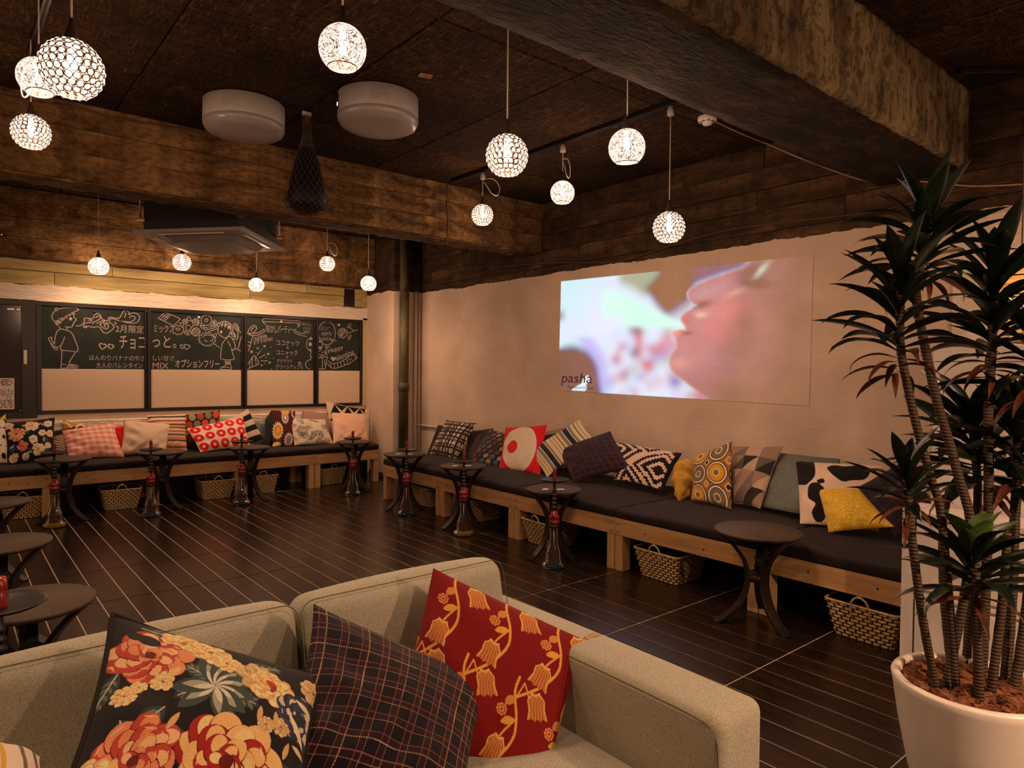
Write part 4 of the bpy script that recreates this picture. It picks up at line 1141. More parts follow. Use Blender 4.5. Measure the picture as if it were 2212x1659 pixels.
# ================================================================== HOOKAHS
def make_hookah(liquid):
    t = empty('hookah')
    body = MB().lathe([(0.036, 0.305), (0.033, 0.27), (0.033, 0.21), (0.040, 0.17), (0.056, 0.135), (0.060, 0.11)], 28, None, False)
    body.build('glass_neck', MT['glass'], t, True)
    MB().lathe([(0.060, 0.11), (0.061, 0.09), (0.064, 0.065), (0.072, 0.045)], 28, None, False).build('glass_shoulder', MT['glass_pink'], t, True)
    MB().lathe([(0.072, 0.045), (0.088, 0.032), (0.092, 0.018), (0.086, 0.004), (0.070, 0.0), (0.0, 0.0)], 28, None, False).build('glass_foot', liquid, t, True)
    MB().lathe([(0, 0.03), (0.006, 0.03), (0.006, 0.31), (0, 0.31)], 10, None, False).build('down_tube', MT['chrome'], t, True)
    MB().lathe([(0.030, 0.298), (0.038, 0.302), (0.038, 0.325), (0.030, 0.33)], 20).build('grommet', MT['black_metal'], t, True)
    rc = MB().lathe([(0.028, 0.33), (0.040, 0.335), (0.042, 0.355), (0.033, 0.365), (0.040, 0.375), (0.041, 0.392), (0.026, 0.405), (0.022, 0.425), (0.012, 0.435)], 24)
    c = rc.build('red_collar', MT['red_glaze'], t, True)
    MB().tube([(0.03, 0, 0.375), (0.062, 0, 0.40), (0.070, 0, 0.405)], [0.012, 0.010, 0.012], 10).build('hose_port', MT['red_glaze'], c, True)
    MB().tube([(-0.03, 0, 0.375), (-0.052, 0, 0.39)], [0.009, 0.008], 10).build('valve', MT['red_glaze'], c, True)
    prof = [(0.012, 0.432)]
    for k in range(5):
        z = 0.445+k*0.032; r = 0.024-0.0015*k
        prof += [(0.012, z-0.004), (r, z+0.006), (r, z+0.014), (0.012, z+0.024)]
    prof += [(0.010, 0.62), (0.010, 0.655)]
    MB().lathe(prof, 20).build('stem', MT['black_metal'], t, True)
    MB().lathe([(0.010, 0.648), (0.05, 0.650), (0.095, 0.658), (0.108, 0.668), (0.108, 0.672), (0.095, 0.664), (0.05, 0.656), (0.010, 0.655)], 32, None, False).build('tray', MT['black_metal'], t, True)
    MB().lathe([(0.013, 0.655), (0.017, 0.665), (0.012, 0.675), (0.018, 0.69), (0.012, 0.70), (0.016, 0.72), (0.013, 0.752), (0.010, 0.755), (0, 0.755)], 18, None, False).build('bowl', MT['dark_red'], t, True)
    return t
hk = {c: make_hookah(MT[c]) for c in ('glass_blue', 'glass_yellow')}
used = set()
HK = [((3.56, 3.75), 'glass_blue', 'hookah with dark blue foot standing before the middle of the film wall', 1.0),
      ((3.61, 4.99), 'glass_yellow', 'hookah with yellow foot standing on the film wall side', 1.0),
      ((3.64, 6.03), 'glass_blue', 'hookah with dark blue foot nearest the drain pipe', 1.0),
      ((0.79, 7.53), 'glass_yellow', 'hookah with yellow foot standing before the floral cushion', 1.03),
      ((1.59, 7.50), 'glass_blue', 'hookah with blue foot standing before the beige cushion', 1.0),
      ((2.49, 7.55), 'glass_blue', 'hookah with blue foot standing before the red dot cushion', 1.03),
      ((3.71, 7.62-0.26), 'glass_blue', 'hookah with blue foot standing before the speckled corner cushion', 1.0),
      ((0.143, 2.85), 'glass_yellow', 'hookah with red bowl just behind the sofa at the left edge', 1.04)]
for (x, y), c, lab, s in HK:
    if c not in used: t = hk[c]; used.add(c)
    else: t = copy_tree(hk[c])
    t.location = (x, y, 0); t.scale = (s if s < 1.2 else s,)*3
    t.rotation_euler = (0, 0, random.uniform(0, 6))
    tag(t, lab, 'hookah', 'hookahs')
nh = t
for ch in nh.children:
    if ch.name.startswith('tray'): ch.scale = (1.22, 1.22, 1)
    if ch.name.startswith('bowl'):
        ch.data = ch.data.copy(); ch.data.materials[0] = MT['red_glaze']; ch.scale = (1.5, 1.5, 1.0)

# ================================================================== WOVEN BASKETS
def make_basket():
    t = empty('basket')
    bx, by, tx, ty, H, rows = 0.14, 0.185, 0.185, 0.235, 0.205, 10
    mb = MB(); dk = MB()
    def ring(z, grow=0.0):
        k = z/H; hx, hy = bx+(tx-bx)*k+grow, by+(ty-by)*k+grow
        pts = []; r = 0.03
        for (cx, cy, a0) in ((hx-r, hy-r, 0), (-hx+r, hy-r, PI/2), (-hx+r, -hy+r, PI), (hx-r, -hy+r, 1.5*PI)):
            for q in range(4):
                a = a0+PI/2*q/3; pts.append((cx+r*math.cos(a), cy+r*math.sin(a)))
        # resample evenly
        P = np.array(pts+[pts[0]]); d = np.r_[0, np.cumsum(np.linalg.norm(np.diff(P, axis=0), axis=1))]
        n = 52; s = np.linspace(0, d[-1], n+1)[:-1]
        return np.stack([np.interp(s, d, P[:, 0]), np.interp(s, d, P[:, 1])], 1)
    rh = H/rows
    for i in range(rows):
        z0, z1 = i*rh+0.0022, (i+1)*rh-0.0022
        a, b = ring(z0), ring(z1); mo, m2 = ring((z0+z1)/2, 0.010), ring((z0+z1)/2, 0.001)
        n = len(a)
        for k in range(0, n, 2):
            k0 = (k+(i % 2)) % n; idx = [k0, (k0+1) % n, (k0+2) % n]
            def lerp(A, t_, j): return A[idx[j]]
            g = 0.20
            e0 = A0 = None
            pts = []
            for (Ring, zz_) in ((a, z0), (mo, (z0+z1)/2), (b, z1)):
                p0, p1, p2 = Ring[idx[0]], Ring[idx[1]], Ring[idx[2]]
                q0 = p0+(p1-p0)*g; q2 = p2+(p1-p2)*g
                pts += [(*q0, zz_), (*p1, zz_), (*q2, zz_)]
            # bulge the middle, tuck the ends in
            mid = m2[idx[0]]; pts[3] = (*(mid+(m2[idx[1]]-mid)*g), (z0+z1)/2); mid = m2[idx[2]]; pts[5] = (*(mid+(m2[idx[1]]-mid)*g), (z0+z1)/2)
            mb.add(pts, [(0,1,4,3), (1,2,5,4), (3,4,7,6), (4,5,8,7)])
    # dark inner wall behind the strands, bottom, rim
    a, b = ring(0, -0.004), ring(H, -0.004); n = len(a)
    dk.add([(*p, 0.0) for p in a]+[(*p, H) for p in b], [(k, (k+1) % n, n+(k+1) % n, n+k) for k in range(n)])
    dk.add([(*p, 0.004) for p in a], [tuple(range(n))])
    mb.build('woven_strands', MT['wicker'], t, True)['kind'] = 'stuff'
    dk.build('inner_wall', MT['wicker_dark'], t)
    r = ring(H, 0.003)
    MB().tube([(*p, H+0.002) for p in r], 0.007, 6, True).build('rim', MT['wicker'], t, True)
    for s in (-1, 1):
        pts = catmull([(s*(tx-0.012), -0.060, H-0.07), (s*(tx-0.002), -0.058, H-0.015), (s*(tx+0.004), -0.045, H+0.03), (s*(tx+0.006), 0.0, H+0.055), (s*(tx+0.004), 0.045, H+0.03), (s*(tx-0.002), 0.058, H-0.015), (s*(tx-0.012), 0.060, H-0.07)], 4)
        MB().tube([tuple(p) for p in pts], 0.0065, 7).build('handle', MT['wicker'], t, True)
    return t
bk = make_basket()
# (front bottom corner a, corner b, facing), basket handles face outwards
BK = [((0.48, 8.12), (0.72, 8.12), 0, 'seagrass basket at the left edge beside the yellow-footed hookah'),
      ((1.30, 8.04), (1.57, 8.04), 0, 'seagrass basket below the beige cushion'),
      ((2.26, 8.05), (2.52, 8.05), 0, 'seagrass basket below the red dot cushion'),
      ((2.80, 8.11), (3.05, 8.11), 0, 'seagrass basket half hidden by the table before the red dot cushion'),
      ((3.70, 8.18), (3.96, 8.18), 0, 'seagrass basket in the corner below the speckled cushion'),
      ((4.02, 6.50), (4.02, 6.20), 1, 'seagrass basket behind the hookah nearest the drain pipe'),
      ((4.02, 5.62), (4.02, 5.32), 1, 'seagrass basket behind the yellow-footed hookah of the film wall'),
      ((3.90, 4.44), (3.90, 4.14), 1, 'seagrass basket below the red circle cushion'),
      ((3.92, 3.20), (3.92, 2.89), 1, 'seagrass basket below the yellow cushions in the middle of the film wall'),
      ((3.92, 1.78), (3.92, 1.48), 1, 'seagrass basket at the near end beside the white cabinet')]
for k, (a, b, ax, lab) in enumerate(BK):
    t = bk if k == 0 else copy_tree(bk)
    if ax == 0:
        t.location = ((a[0]+b[0])/2, a[1]+0.145, 0); t.rotation_euler = (0, 0, PI/2); t.scale = (1.0, 0.90, 1.0)
        t.location = ((a[0]+b[0])/2, a[1]+0.14, 0); t.rotation_euler = (0, 0, PI/2+random.uniform(-0.08, 0.08))
        t.scale = (1.0, 0.78, 1.02)
    else:
        t.location = (a[0]+0.145, (a[1]+b[1])/2, 0); t.rotation_euler = (0, 0, random.uniform(-0.10, 0.10)); t.scale = (1.0, 0.86, 1.0)
    tag(t, lab, 'basket', 'seagrass baskets under the benches')

# ================================================================== SOFA IN THE FOREGROUND
SX0, SX1 = -1.55, 1.70
sofa = empty('sofa', (0.1, 1.6, 0), 0, 'sage grey fabric sofa in the foreground seen from its open side', 'sofa')
MB().rbox(((SX0+SX1)/2, 1.56, 0.19), ((SX1-SX0)/2-0.02, 0.58, 0.09), 0.03, 6).build('base', MT['sofa'], sofa, True, world=True)
def lean_M(x, yb, zb, a): return tr(x, yb, zb) @ rot('X', a)
BW = 0.80
edges = [0.815-1.62, 0.815-0.80, 0.815, 1.63]
edges = [-0.84, 0.0-0.01, 0.815, 1.60]
for k in range(3):
    xa, xb = edges[k], edges[k+1]
    hw = (xb-xa)/2-0.002
    M_ = lean_M((xa+xb)/2, 1.94, 0.365, -0.22)
    mb = MB().rbox((0, 0, 0.20), (hw, 0.088, 0.235), 0.062, 10, None, (0, 0.040, 0.014))
    v = []
    for (x, y, z) in mb.v:
        if y < 0:   # pulled-in crease low on the cushion face
            g = math.exp(-((z-0.10-0.03*math.cos(x/hw*PI))/0.028)**2)*(1-(x/hw)**4)
            y += 0.034*g
        v.append((x, y, z))
    mb.v = v
    c = mb.add([], [], None).build('back_cushion', MT['sofa'], sofa, True)
    c.matrix_parent_inverse = Matrix.Translation(sofa.location).inverted(); c.matrix_basis = M_
    # stitched seam round the front edge
    pts = []
    for (sx, sz, a0) in ((1, 1, 0), (-1, 1, PI/2), (-1, -1, PI), (1, -1, 1.5*PI)):
        for q in range(5):
            a = a0+PI/2*q/4; r = 0.05
            pts.append((sx*(hw-r)+r*math.cos(a)*1.0, -0.072, 0.20+sz*(0.225-r)+r*math.sin(a)))
    dense = []
    for i in range(len(pts)):
        p, q = np.array(pts[i]), np.array(pts[(i+1) % len(pts)])
        for t_ in np.arange(0, 1, 0.125 if np.linalg.norm(q-p) > 0.1 else 1.0):
            w_ = p+(q-p)*t_
            qx, qz = w_[0]/hw, (w_[2]-0.20)/0.225
            w_[1] = -0.071-0.035*max(0, (1-qx**2))*max(0, (1-qz**2))
            dense.append(tuple(w_))
    MB().tube(dense, 0.0015, 5, True).build('seam', MT['seam'], c, True)
# back frame behind the cushions
M_ = lean_M((SX0+1.64)/2, 2.045, 0.10, -0.16)
bf = MB().rbox((0, 0, 0.26), ((1.64-SX0)/2, 0.05, 0.27), 0.035, 6).build('back_frame', MT['sofa'], sofa, True)
bf.matrix_parent_inverse = Matrix.Translation(sofa.location).inverted(); bf.matrix_basis = M_
for k in range(3):
    xa, xb = max(edges[k], -0.84), min(edges[k+1], 1.475)
    sc = MB().rbox(((xa+xb)/2, 1.42, 0.335), ((xb-xa)/2-0.002, 0.46, 0.075), 0.04, 8, None, (0, 0, 0.018)).build('seat_cushion', MT['sofa'], sofa, True, world=True)
arm = MB().rbox((1.575, 1.50, 0.345), (0.105, 0.555, 0.285), 0.035, 10, None, (0.006, 0, 0.012)).build('arm', MT['sofa'], sofa, True, world=True)
pts = []
yA, yB_, zt, zb_ = 0.955, 2.03, 0.628, 0.09
for p in [(1.471, yB_, zt-0.012), (1.471, 1.6, zt-0.006), (1.471, 1.2, zt-0.008), (1.471, yA+0.05, zt-0.014), (1.476, yA+0.012, zt-0.04), (1.476, yA, zt-0.09), (1.476, yA-0.004, 0.35), (1.476, yA-0.004, zb_)]: pts.append(p)
MB().tube([tuple(p) for p in catmull(pts, 5)], 0.0018, 5).build('seam', MT['seam'], sofa, True, world=True)
for (x, y) in ((SX0+0.1, 1.06), (1.6, 1.02), (SX0+0.1, 2.0), (1.6, 2.0)):
    MB().lathe([(0.018, 0), (0.026, 0.062)], 14, tr(x, y, 0)).build('foot', MT['table_leg'], sofa, True, world=True)
# ================================================================== PENDANT LAMPS
LR = 0.095
def bead_mesh(s=1.0):
    mb = MB(); n = 8
    prof = [(0, -0.6), (0.75, -0.35), (1.0, 0.0), (0.75, 0.35), (0, 0.6)]
    mb.lathe([(r*0.0088*s, z*0.0088*s) for r, z in prof], n)
    return mb
def ring_pts():
    """centres of the wire rings over a globe that is open below"""
    out = []; rows = 10
    for i in range(rows):
        th = math.radians(16)+i*math.radians(132)/(rows-1)
        n = max(5, int(round(2*PI*math.sin(th)*LR/0.0245)))
        for k in range(n):
            ph = 2*PI*(k+0.5*(i % 2))/n
            out.append((math.sin(th)*math.cos(ph), math.sin(th)*math.sin(ph), math.cos(th)))
    return out
RP = ring_pts()
def place(M3, p): pass
def frame_for(nv):
    z = Vector(nv); x = z.cross(Vector((0, 0, 1))) if abs(z.z) < 0.95 else Vector((1, 0, 0)); x.normalize(); y = z.cross(x)
    return Matrix(((x.x, y.x, z.x, nv[0]*LR), (x.y, y.y, z.y, nv[1]*LR), (x.z, y.z, z.z, nv[2]*LR), (0, 0, 0, 1)))
rings = MB(); beads = MB(); bm_ = bead_mesh()
one_bead = None
for p in RP:
    F_ = frame_for(p)
    path = [F_ @ Vector((0.0118*math.cos(a), 0.0118*math.sin(a), 0)) for a in np.linspace(0, 2*PI, 11)[:-1]]
    rings.tube(path, 0.0017, 4, True)
    beads.add(bm_.v, bm_.f, F_)
rings_me = rings.data('wire_rings', plain('lamp_wire', (0.05, 0.03, 0.022), 0.35, 0.5, 0.7), True)
beads_me = beads.data('crystal_beads', MT['crystal'], True)
bead_me = bm_.data('crystal_bead', MT['crystal'], True)
globe = MB(); prof = []
for i in range(19):
    th = math.radians(10)+i*math.radians(132)/18; prof.append((LR*math.sin(th), LR*math.cos(th)))
globe.lathe(prof, 48, None, False)
globe_me = globe.data('mosaic_globe', MT['mosaic'], True)
rim_r, rim_z = prof[-1]
rim_me = MB().tube([(rim_r*math.cos(a), rim_r*math.sin(a), rim_z) for a in np.linspace(0, 2*PI, 33)[:-1]], 0.0022, 6, True).data('globe_rim', MT['black_metal'], True)
sock_me = MB().lathe([(0.0, LR+0.075), (0.006, LR+0.075), (0.010, LR+0.05), (0.022, LR+0.012), (0.026, LR-0.004), (0.022, LR-0.012), (0.0, LR-0.012)], 18, None, False).data('socket_cone', plain('brown_socket', (0.030, 0.017, 0.012), 0.5), True)
bulb_me = MB().lathe([(0.012, LR-0.012), (0.013, LR-0.035), (0.014, 0.035), (0.017, 0.012), (0.015, -0.012), (0.008, -0.026), (0, -0.030)], 16, None, False).data('bulb', MT['bulb'], True)
plug_me = MB().lathe([(0.0, 0.0), (0.021, 0.0), (0.023, 0.006), (0.023, 0.04), (0.016, 0.043), (0.016, 0.058), (0.0, 0.060)], 18, None, False).data('track_adapter', MT['white'], True)

def lamp(x, y, dpx, kind, depth, ztop, label, plug=False, loop=None, beadwise=False, tilt=0.0, cordx=0.0, light=1.0):
    c = at_depth(x, y, depth)
    R_ = dpx/2/FPX*depth
    s = R_/LR
    t = empty('pendant_lamp', tuple(c), 0, label, 'pendant lamp', 'glass globe pendant lamps')
    spin = random.uniform(0, 6)
    def add(me, name, sc=True, rz=0.0):
        o = bpy.data.objects.new(name, me); link(o, t)
        if sc: o.scale = (s, s, s)
        o.rotation_euler = (0, tilt, rz); return o
    if kind == 'crystal':
        sh = add(rings_me, 'wire_shade', True, spin)
        if beadwise:
            for p in RP:
                o = bpy.data.objects.new('crystal_bead', bead_me); link(o, sh); o.matrix_basis = frame_for(p)
        else:
            add(beads_me, 'crystal_beads', True, spin)['kind'] = 'stuff'
    else:
        g = add(globe_me, 'mosaic_globe', True, spin); r = bpy.data.objects.new('globe_rim', rim_me); link(r, g)
    add(sock_me, 'socket'); add(bulb_me, 'bulb')
    top = ztop-c[2]
    zs = (LR+0.07)*s
    z1 = top-(0.058 if plug else 0.0)
    path = [(0, 0, zs)]
    nn = 6
    for k in range(1, nn+1):
        q = k/nn; path.append((cordx*q*(1-q)*4, 0, zs+(z1-zs)*q))
    if zs < z1: MB().tube(path, 0.0036 if s > 0.8 else 0.0036, 6).build('cord', MT['cord'], t, True)
    if plug:
        o = add(plug_me, 'track_adapter', False); o.location = (0, 0, z1)
    if loop:
        lz, lr, la = loop
        d_ = Vector((RIGHT[0]*math.copysign(1, lr), RIGHT[1]*math.copysign(1, lr), 0)).normalized(); r = abs(lr)
        pts = [(0, 0, lz+0.02), tuple(d_*r*0.5+Vector((0, 0, lz+0.03))), tuple(d_*r*1.2+Vector((0, 0, lz+0.02))), tuple(d_*r*1.7+Vector((0, 0, lz-0.05))), tuple(d_*r*1.5+Vector((0, 0, lz-0.12))), tuple(d_*r*0.9+Vector((0, 0, lz-0.10))), tuple(d_*r*0.3+Vector((0, 0, lz-0.02))), (0, 0, lz)]
        MB().tube([tuple(p) for p in catmull(pts, 5)], 0.0036, 6).build('cord_loop', MT['cord'], t, True)
    L = bpy.data.lights.new('bulb_light', 'POINT'); L.energy = LAMP_WATT*light; L.color = LAMP_COLOR; L.shadow_soft_size = 0.035
    lo = bpy.data.objects.new('bulb_light', L); link(lo, t); lo.location = (0, 0, -0.045*s)
    return t

lamp(155, 150, 122, 'crystal', 2.30, ZC-0.02, 'largest crystal ring pendant lamp at the top left', beadwise=True)
lamp(84, 168, 84, 'mosaic', 3.20, ZC-0.04, 'mosaic pendant lamp half hidden behind the largest crystal lamp', loop=(0.03, -0.05, 0), tilt=-0.1)
lamp(67, 286, 72, 'crystal', 3.75, ZC-0.04, 'crystal ring pendant lamp at the left below the two overlapping lamps')
lamp(740, 105, 101, 'mosaic', 2.75, ZC-0.02, 'mosaic pendant lamp above the white ceiling projectors')
lamp(1095, 337, 88, 'crystal', 3.25, ZC-0.01, 'crystal ring pendant lamp hanging in front of the black track', beadwise=True)
lamp(1354, 319, 79, 'mosaic', 3.50, ZC-0.01, 'mosaic pendant lamp with a dark rim hanging beside the track end', tilt=-0.10)
TRX = 3.765
def dep_at(x, y, X): 
    p = onx(x, y, X); return float((p-CAM)@FWD)
lamp(1042, 465, 45, 'crystal', dep_at(1042, 465, TRX), ZC-0.05, 'crystal pendant lamp with a cord loop at the far end of the track', plug=True, loop=(0.30, 0.09, 0))
lamp(1215, 417, 52, 'mosaic', dep_at(1215, 417, TRX), ZC-0.05, 'mosaic pendant lamp in the middle of the black track', plug=True, loop=(0.24, 0.035, 0))
lamp(1445, 492, 66, 'crystal', dep_at(1446, 492, TRX), ZC-0.05, 'crystal pendant lamp on a long cord at the near end of the track', plug=True)
lamp(213, 576, 40, 'mosaic', 7.18, ZC-0.02, 'pendant lamp hanging above the boy chalkboard')
lamp(393, 567, 36, 'crystal', 7.65, ZC-0.02, 'pendant lamp partly behind the left of the air conditioner')
lamp(554, 616, 32, 'mosaic', 8.2, ZC-0.02, 'pendant lamp hanging low above the ribbon banner chalkboard')
lamp(707, 570, 32, 'crystal', 8.2, ZC-0.02, 'pendant lamp with a small cord loop under the beam', loop=(0.22, 0.07, 0))
lamp(796, 613, 34, 'mosaic', 8.45, ZC-0.02, 'pendant lamp in the corner beside the drain pipe', light=1.35)
lamp(-8, 512, 34, 'crystal', 6.9, ZC-0.02, 'pendant lamp cut by the left picture edge')
# unseen pendants added to light sofa and pot; right-edge one read off bright wall
def unseen_lamp(p, label, e=1.0):
    t = empty('pendant_lamp', p, 0, label, 'pendant lamp', 'glass globe pendant lamps')
    for me, nm in ((globe_me, 'mosaic_globe'), (sock_me, 'socket'), (bulb_me, 'bulb')):
        o = bpy.data.objects.new(nm, me); link(o, t)
    MB().tube([(0, 0, LR+0.07), (0, 0, ZC-p[2])], 0.0036, 6).build('cord', MT['cord'], t, True)
    L = bpy.data.lights.new('bulb_light', 'POINT'); L.energy = LAMP_WATT*e; L.color = LAMP_COLOR; L.shadow_soft_size = 0.035
    lo = bpy.data.objects.new('bulb_light', L); link(lo, t); lo.location = (0, 0, -0.05)
unseen_lamp((-0.9, 1.0, 2.45), 'added unseen pendant lamp left of the camera', 1.3)
unseen_lamp((1.5, -0.5, 2.62), 'added unseen pendant lamp behind the camera', 2.4)
unseen_lamp((2.35, -0.75, 1.75), 'added unseen pendant lamp behind the camera towards the white cabinet', 5.5)  # added low and strong to brighten the pot front
unseen_lamp((3.95, 0.50, 2.5), 'pendant lamp beyond the right picture edge over the white cabinet', 1.0)
unseen_lamp((-1.2, 4.5, 2.45), 'added unseen pendant lamp left of the picture over the floor', 1.0)
unseen_lamp((-0.9, 7.4, 2.45), 'added unseen pendant lamp left of the picture below the back beam', 1.0)

# black lighting tracks
def track(p0, p1, label):
    p0, p1 = Vector(p0), Vector(p1); d_ = (p1-p0); L = d_.length
    t = empty('lighting_track', tuple(p0), math.atan2(d_.y, d_.x), label, 'track')
    MB().box((0, -0.018, -0.03), (L, 0.018, 0.0)).build('rail', MT['black_metal'], t, bevel=0.003)
    MB().box((0, -0.006, -0.0315), (L, 0.006, -0.0298)).build('slot', MT['glass_dark'], t)
    for x in (0, L): MB().box((x-0.008, -0.02, -0.034), (x+0.008, 0.02, 0)).build('end_cap', MT['black_metal'], t, bevel=0.002)
    return t
track((TRX, 5.42, ZC-0.012), (TRX, 2.80, ZC-0.012), 'long black lighting track carrying three small lamps')
a = onz(95, 0, ZC-0.02); b = onz(66, 112, ZC-0.02)
track((b[0], b[1], ZC-0.012), (b[0]+0.02, 1.2, ZC-0.012), 'short black lighting track at the top left corner')
a = onz(2075, 145, ZC); 
track((a[0], a[1], ZC-0.012), (a[0]+0.6, a[1]-0.55, ZC-0.012), 'black lighting track at the top right above the plant')

# ================================================================== ROUND WHITE CEILING PROJECTORS
def perf_patch(t, a0, r, z0, z1):
    mb = MB()
    rs = random.Random(3)
    for i in range(8):
        for k in range(13):
            if rs.random() < 0.12*(7-i)/3: continue
            a = a0+(k-6)*0.036; z = z0+(z1-z0)*(i+0.5)/8
            M_ = tr(0.0, 0, z) @ rot('Z', a) @ tr(r+0.0006, 0, 0) @ rot('Y', PI/2)
            mb.lathe([(0.0, 0), (0.0028, 0), (0.0028, -0.001)], 6, M_)
    mb.build('speaker_holes', plain('hole_grey', (0.17, 0.15, 0.14), 0.8), t)
def projector(x, y, label, lens, R_=0.265):
    p = onz(x, y, ZC-0.13)
    view = math.atan2(-p[1], -p[0])
    t = empty('ceiling_projector', (p[0], p[1], ZC-0.235), 0, label, 'ceiling projector', 'round white ceiling projectors')
    H = 0.225
    b = MB().lathe([(R_-0.02, H), (R_, H-0.01), (R_, 0.085), (R_-0.002, 0.082)], 64, None, False).build('drum', plain('projector_white', (0.40, 0.365, 0.36), 0.4, 0.4, var=0.03), t, True)
    MB().lathe([(0.0, H+0.002), (R_-0.03, H+0.002)], 32, None, False).build('mounting_plate', MT['black_metal'], t)
    MB().lathe([(R_-0.002, 0.082), (R_+0.001, 0.078), (R_, 0.06), (R_-0.015, 0.03), (R_-0.05, 0.012), (R_*0.55, 0.0), (0.0, -0.004)], 64, None, False).build('diffuser', plain('milky_diffuser', (0.30, 0.265, 0.27), 0.32, 0.5, var=0.02), t, True)
    perf_patch(b, view+lens[1], R_, 0.105, 0.205)
    # lens window
    M_ = rot('Z', view+lens[0])
    mb = MB(); mb.tube([(0, 0, 0), (0, 0, 0)], 0.0, 3); mb = MB()
    v = []; f = []
    for k, a in enumerate(np.linspace(-0.16, 0.16, 9)):
        for z in (0.095, 0.205): v.append(((R_+0.0012)*math.cos(a), (R_+0.0012)*math.sin(a), z))
    for k in range(8): f.append((2*k, 2*k+2, 2*k+3, 2*k+1))
    mb.add(v, f, M_); w = mb.build('lens_window', MT['glass_dark'], b)
    if lens[2]:
        m_, n_, l_, b_ = newmat('projector_lens_light'); b_.inputs['Base Color'].default_value = (0.05, 0.1, 0.4, 1)
        b_.inputs['Emission Color'].default_value = (0.35, 0.6, 1.0, 1); b_.inputs['Emission Strength'].default_value = 6.0
        MB().lathe([(0, 0), (0.012, 0.0), (0.014, -0.004)], 12, M_ @ tr(R_+0.003, 0.0, 0.14) @ rot('Y', PI/2)).build('lens', m_, w, True)
    return t
projector(528, 262, 'round white ceiling projector at the left of the hanging net', (1.9, -0.30, False))
projector(817, 248, 'round white ceiling projector at the right of the hanging net with a blue lit lens', (-1.42, 0.05, True))
# ================================================================== NET BAG WITH A DARK BOTTLE BODY
p = onz(663, 240, ZC); 
nb = empty('net_bag', (p[0], p[1], ZC), 0, 'dark bundle in a knotted net hanging between the ceiling projectors', 'net bag')
dep_ = float((p-CAM)@FWD); k_ = dep_/FPX
def zpx(y): return -(y-240)*k_*1.02
prof = [(8, 250), (9, 275), (11, 300), (17, 320), (26, 345), (34, 375), (41, 405), (46, 430), (40, 448), (20, 456), (0, 457)]
cloth = MB().lathe([(r*k_*0.93, zpx(y)) for r, y in prof[3:]], 28, None, False).build('dark_bundle', plain('dark_bundle', (0.004, 0.004, 0.005), 0.5, 0.2, var=0.3), nb, True)
net = MB(); N = 18
P2 = [np.array(q, float) for q in prof]
dense = catmull(P2, 3)
for s in (1, -1):
    for k in range(N):
        pts = []
        for i, (r, y) in enumerate(dense):
            a = 2*PI*k/N+s*i*0.16
            pts.append((r*k_*math.cos(a), r*k_*math.sin(a), zpx(y)))
        net.tube(pts, 0.0013, 3)
net.build('net', plain('brown_net', (0.09, 0.055, 0.045), 0.8), nb)['kind'] = 'stuff'
MB().tube([(0, 0, zpx(262)), (-0.005, 0.0, -0.03), (0, 0, 0.0)], 0.010, 8).build('neck_twist', plain('twisted_net', (0.20, 0.13, 0.115), 0.8), nb, True)
hk_ = MB().box((-0.035, -0.012, -0.035), (0.03, 0.012, -0.005)).build('ceiling_hook', MT['cord'], nb, bevel=0.004)

# ================================================================== SMOKE DETECTOR, CABLES, SMALL TAGS
p = onz(1528, 250, ZC)
sd = empty('smoke_detector', (p[0], p[1], ZC-0.01), 0, 'white round smoke detector on the ceiling with a trailing wire', 'smoke detector')
MB().lathe([(0.066, 0), (0.066, -0.022), (0.058, -0.034), (0.034, -0.036), (0.030, -0.054), (0.0, -0.057)], 32, None, False).build('detector_body', MT['white'], sd, True)
e = MB()
for k in range(8):
    e.box((0.036, -0.009, -0.0365), (0.054, 0.009, -0.0335), rot('Z', k*PI/4))
e.build('vent_slot', MT['black_metal'], sd)
wire = [onz(1545, 262, ZC-0.02), onz(1600, 288, ZC-0.02), onz(1660, 312, ZC-0.03), onx(1720, 338, 4.75), onx(1790, 365, 4.98), onx(1860, 388, XR-0.02), onx(1900, 390, XR-0.03), onx(1990, 392, XR-0.03), onx(2100, 402, XR-0.02), onx(2212, 398, XR-0.02)]
tag(MB().tube([tuple(q) for q in catmull(wire, 6)], 0.0055, 6).build('cable', MT['cable_tan'], None, True), 'tan cable running from the smoke detector to the upper film wall', 'cable')
wire = [onx(x, y, XR-0.018) for x, y in ((905, 622), (960, 610), (1030, 595), (1080, 578), (1200, 568), (1330, 566), (1420, 540), (1560, 500), (1700, 480), (1900, 455), (2050, 415), (2190, 390))]
tag(MB().tube([tuple(q) for q in catmull(wire, 6)], 0.006, 6).build('cable', MT['cable_dark'], None, True), 'thin dark cable sagging along the planks above the film', 'cable')
wire = [ony(x, y, B1Y0-0.012) for x, y in ((0, 205), (90, 222), (180, 236), (240, 254), (330, 268), (420, 282))]
tag(MB().tube([tuple(q) for q in catmull(wire, 6)], 0.006, 6).build('cable', MT['cable_dark'], None, True), 'dark cable pinned along the top of the brown beam', 'cable')
wire = [ony(967, 398, B1Y0-0.01), ony(966, 440, B1Y0-0.01), ony(968, 480, B1Y0-0.01), ony(966, 528, B1Y0-0.01)]
tag(MB().tube([tuple(q) for q in catmull(wire, 6)], 0.005, 6).build('cable', MT['cable_dark'], None, True), 'dark cable dropping down the face of the brown beam', 'cable')
c = onz(919, 163, ZC-0.012)
o = MB().box((-0.04, -0.028, -0.004), (0.04, 0.028, 0.0)).build('paper_tag', plain('brown_tag', (0.30, 0.14, 0.06), 0.8), None); o.location = c; o.rotation_euler = (0, 0, 0.62-0.9)
tag(o, 'small brown paper tag stuck on the ceiling', 'tag')
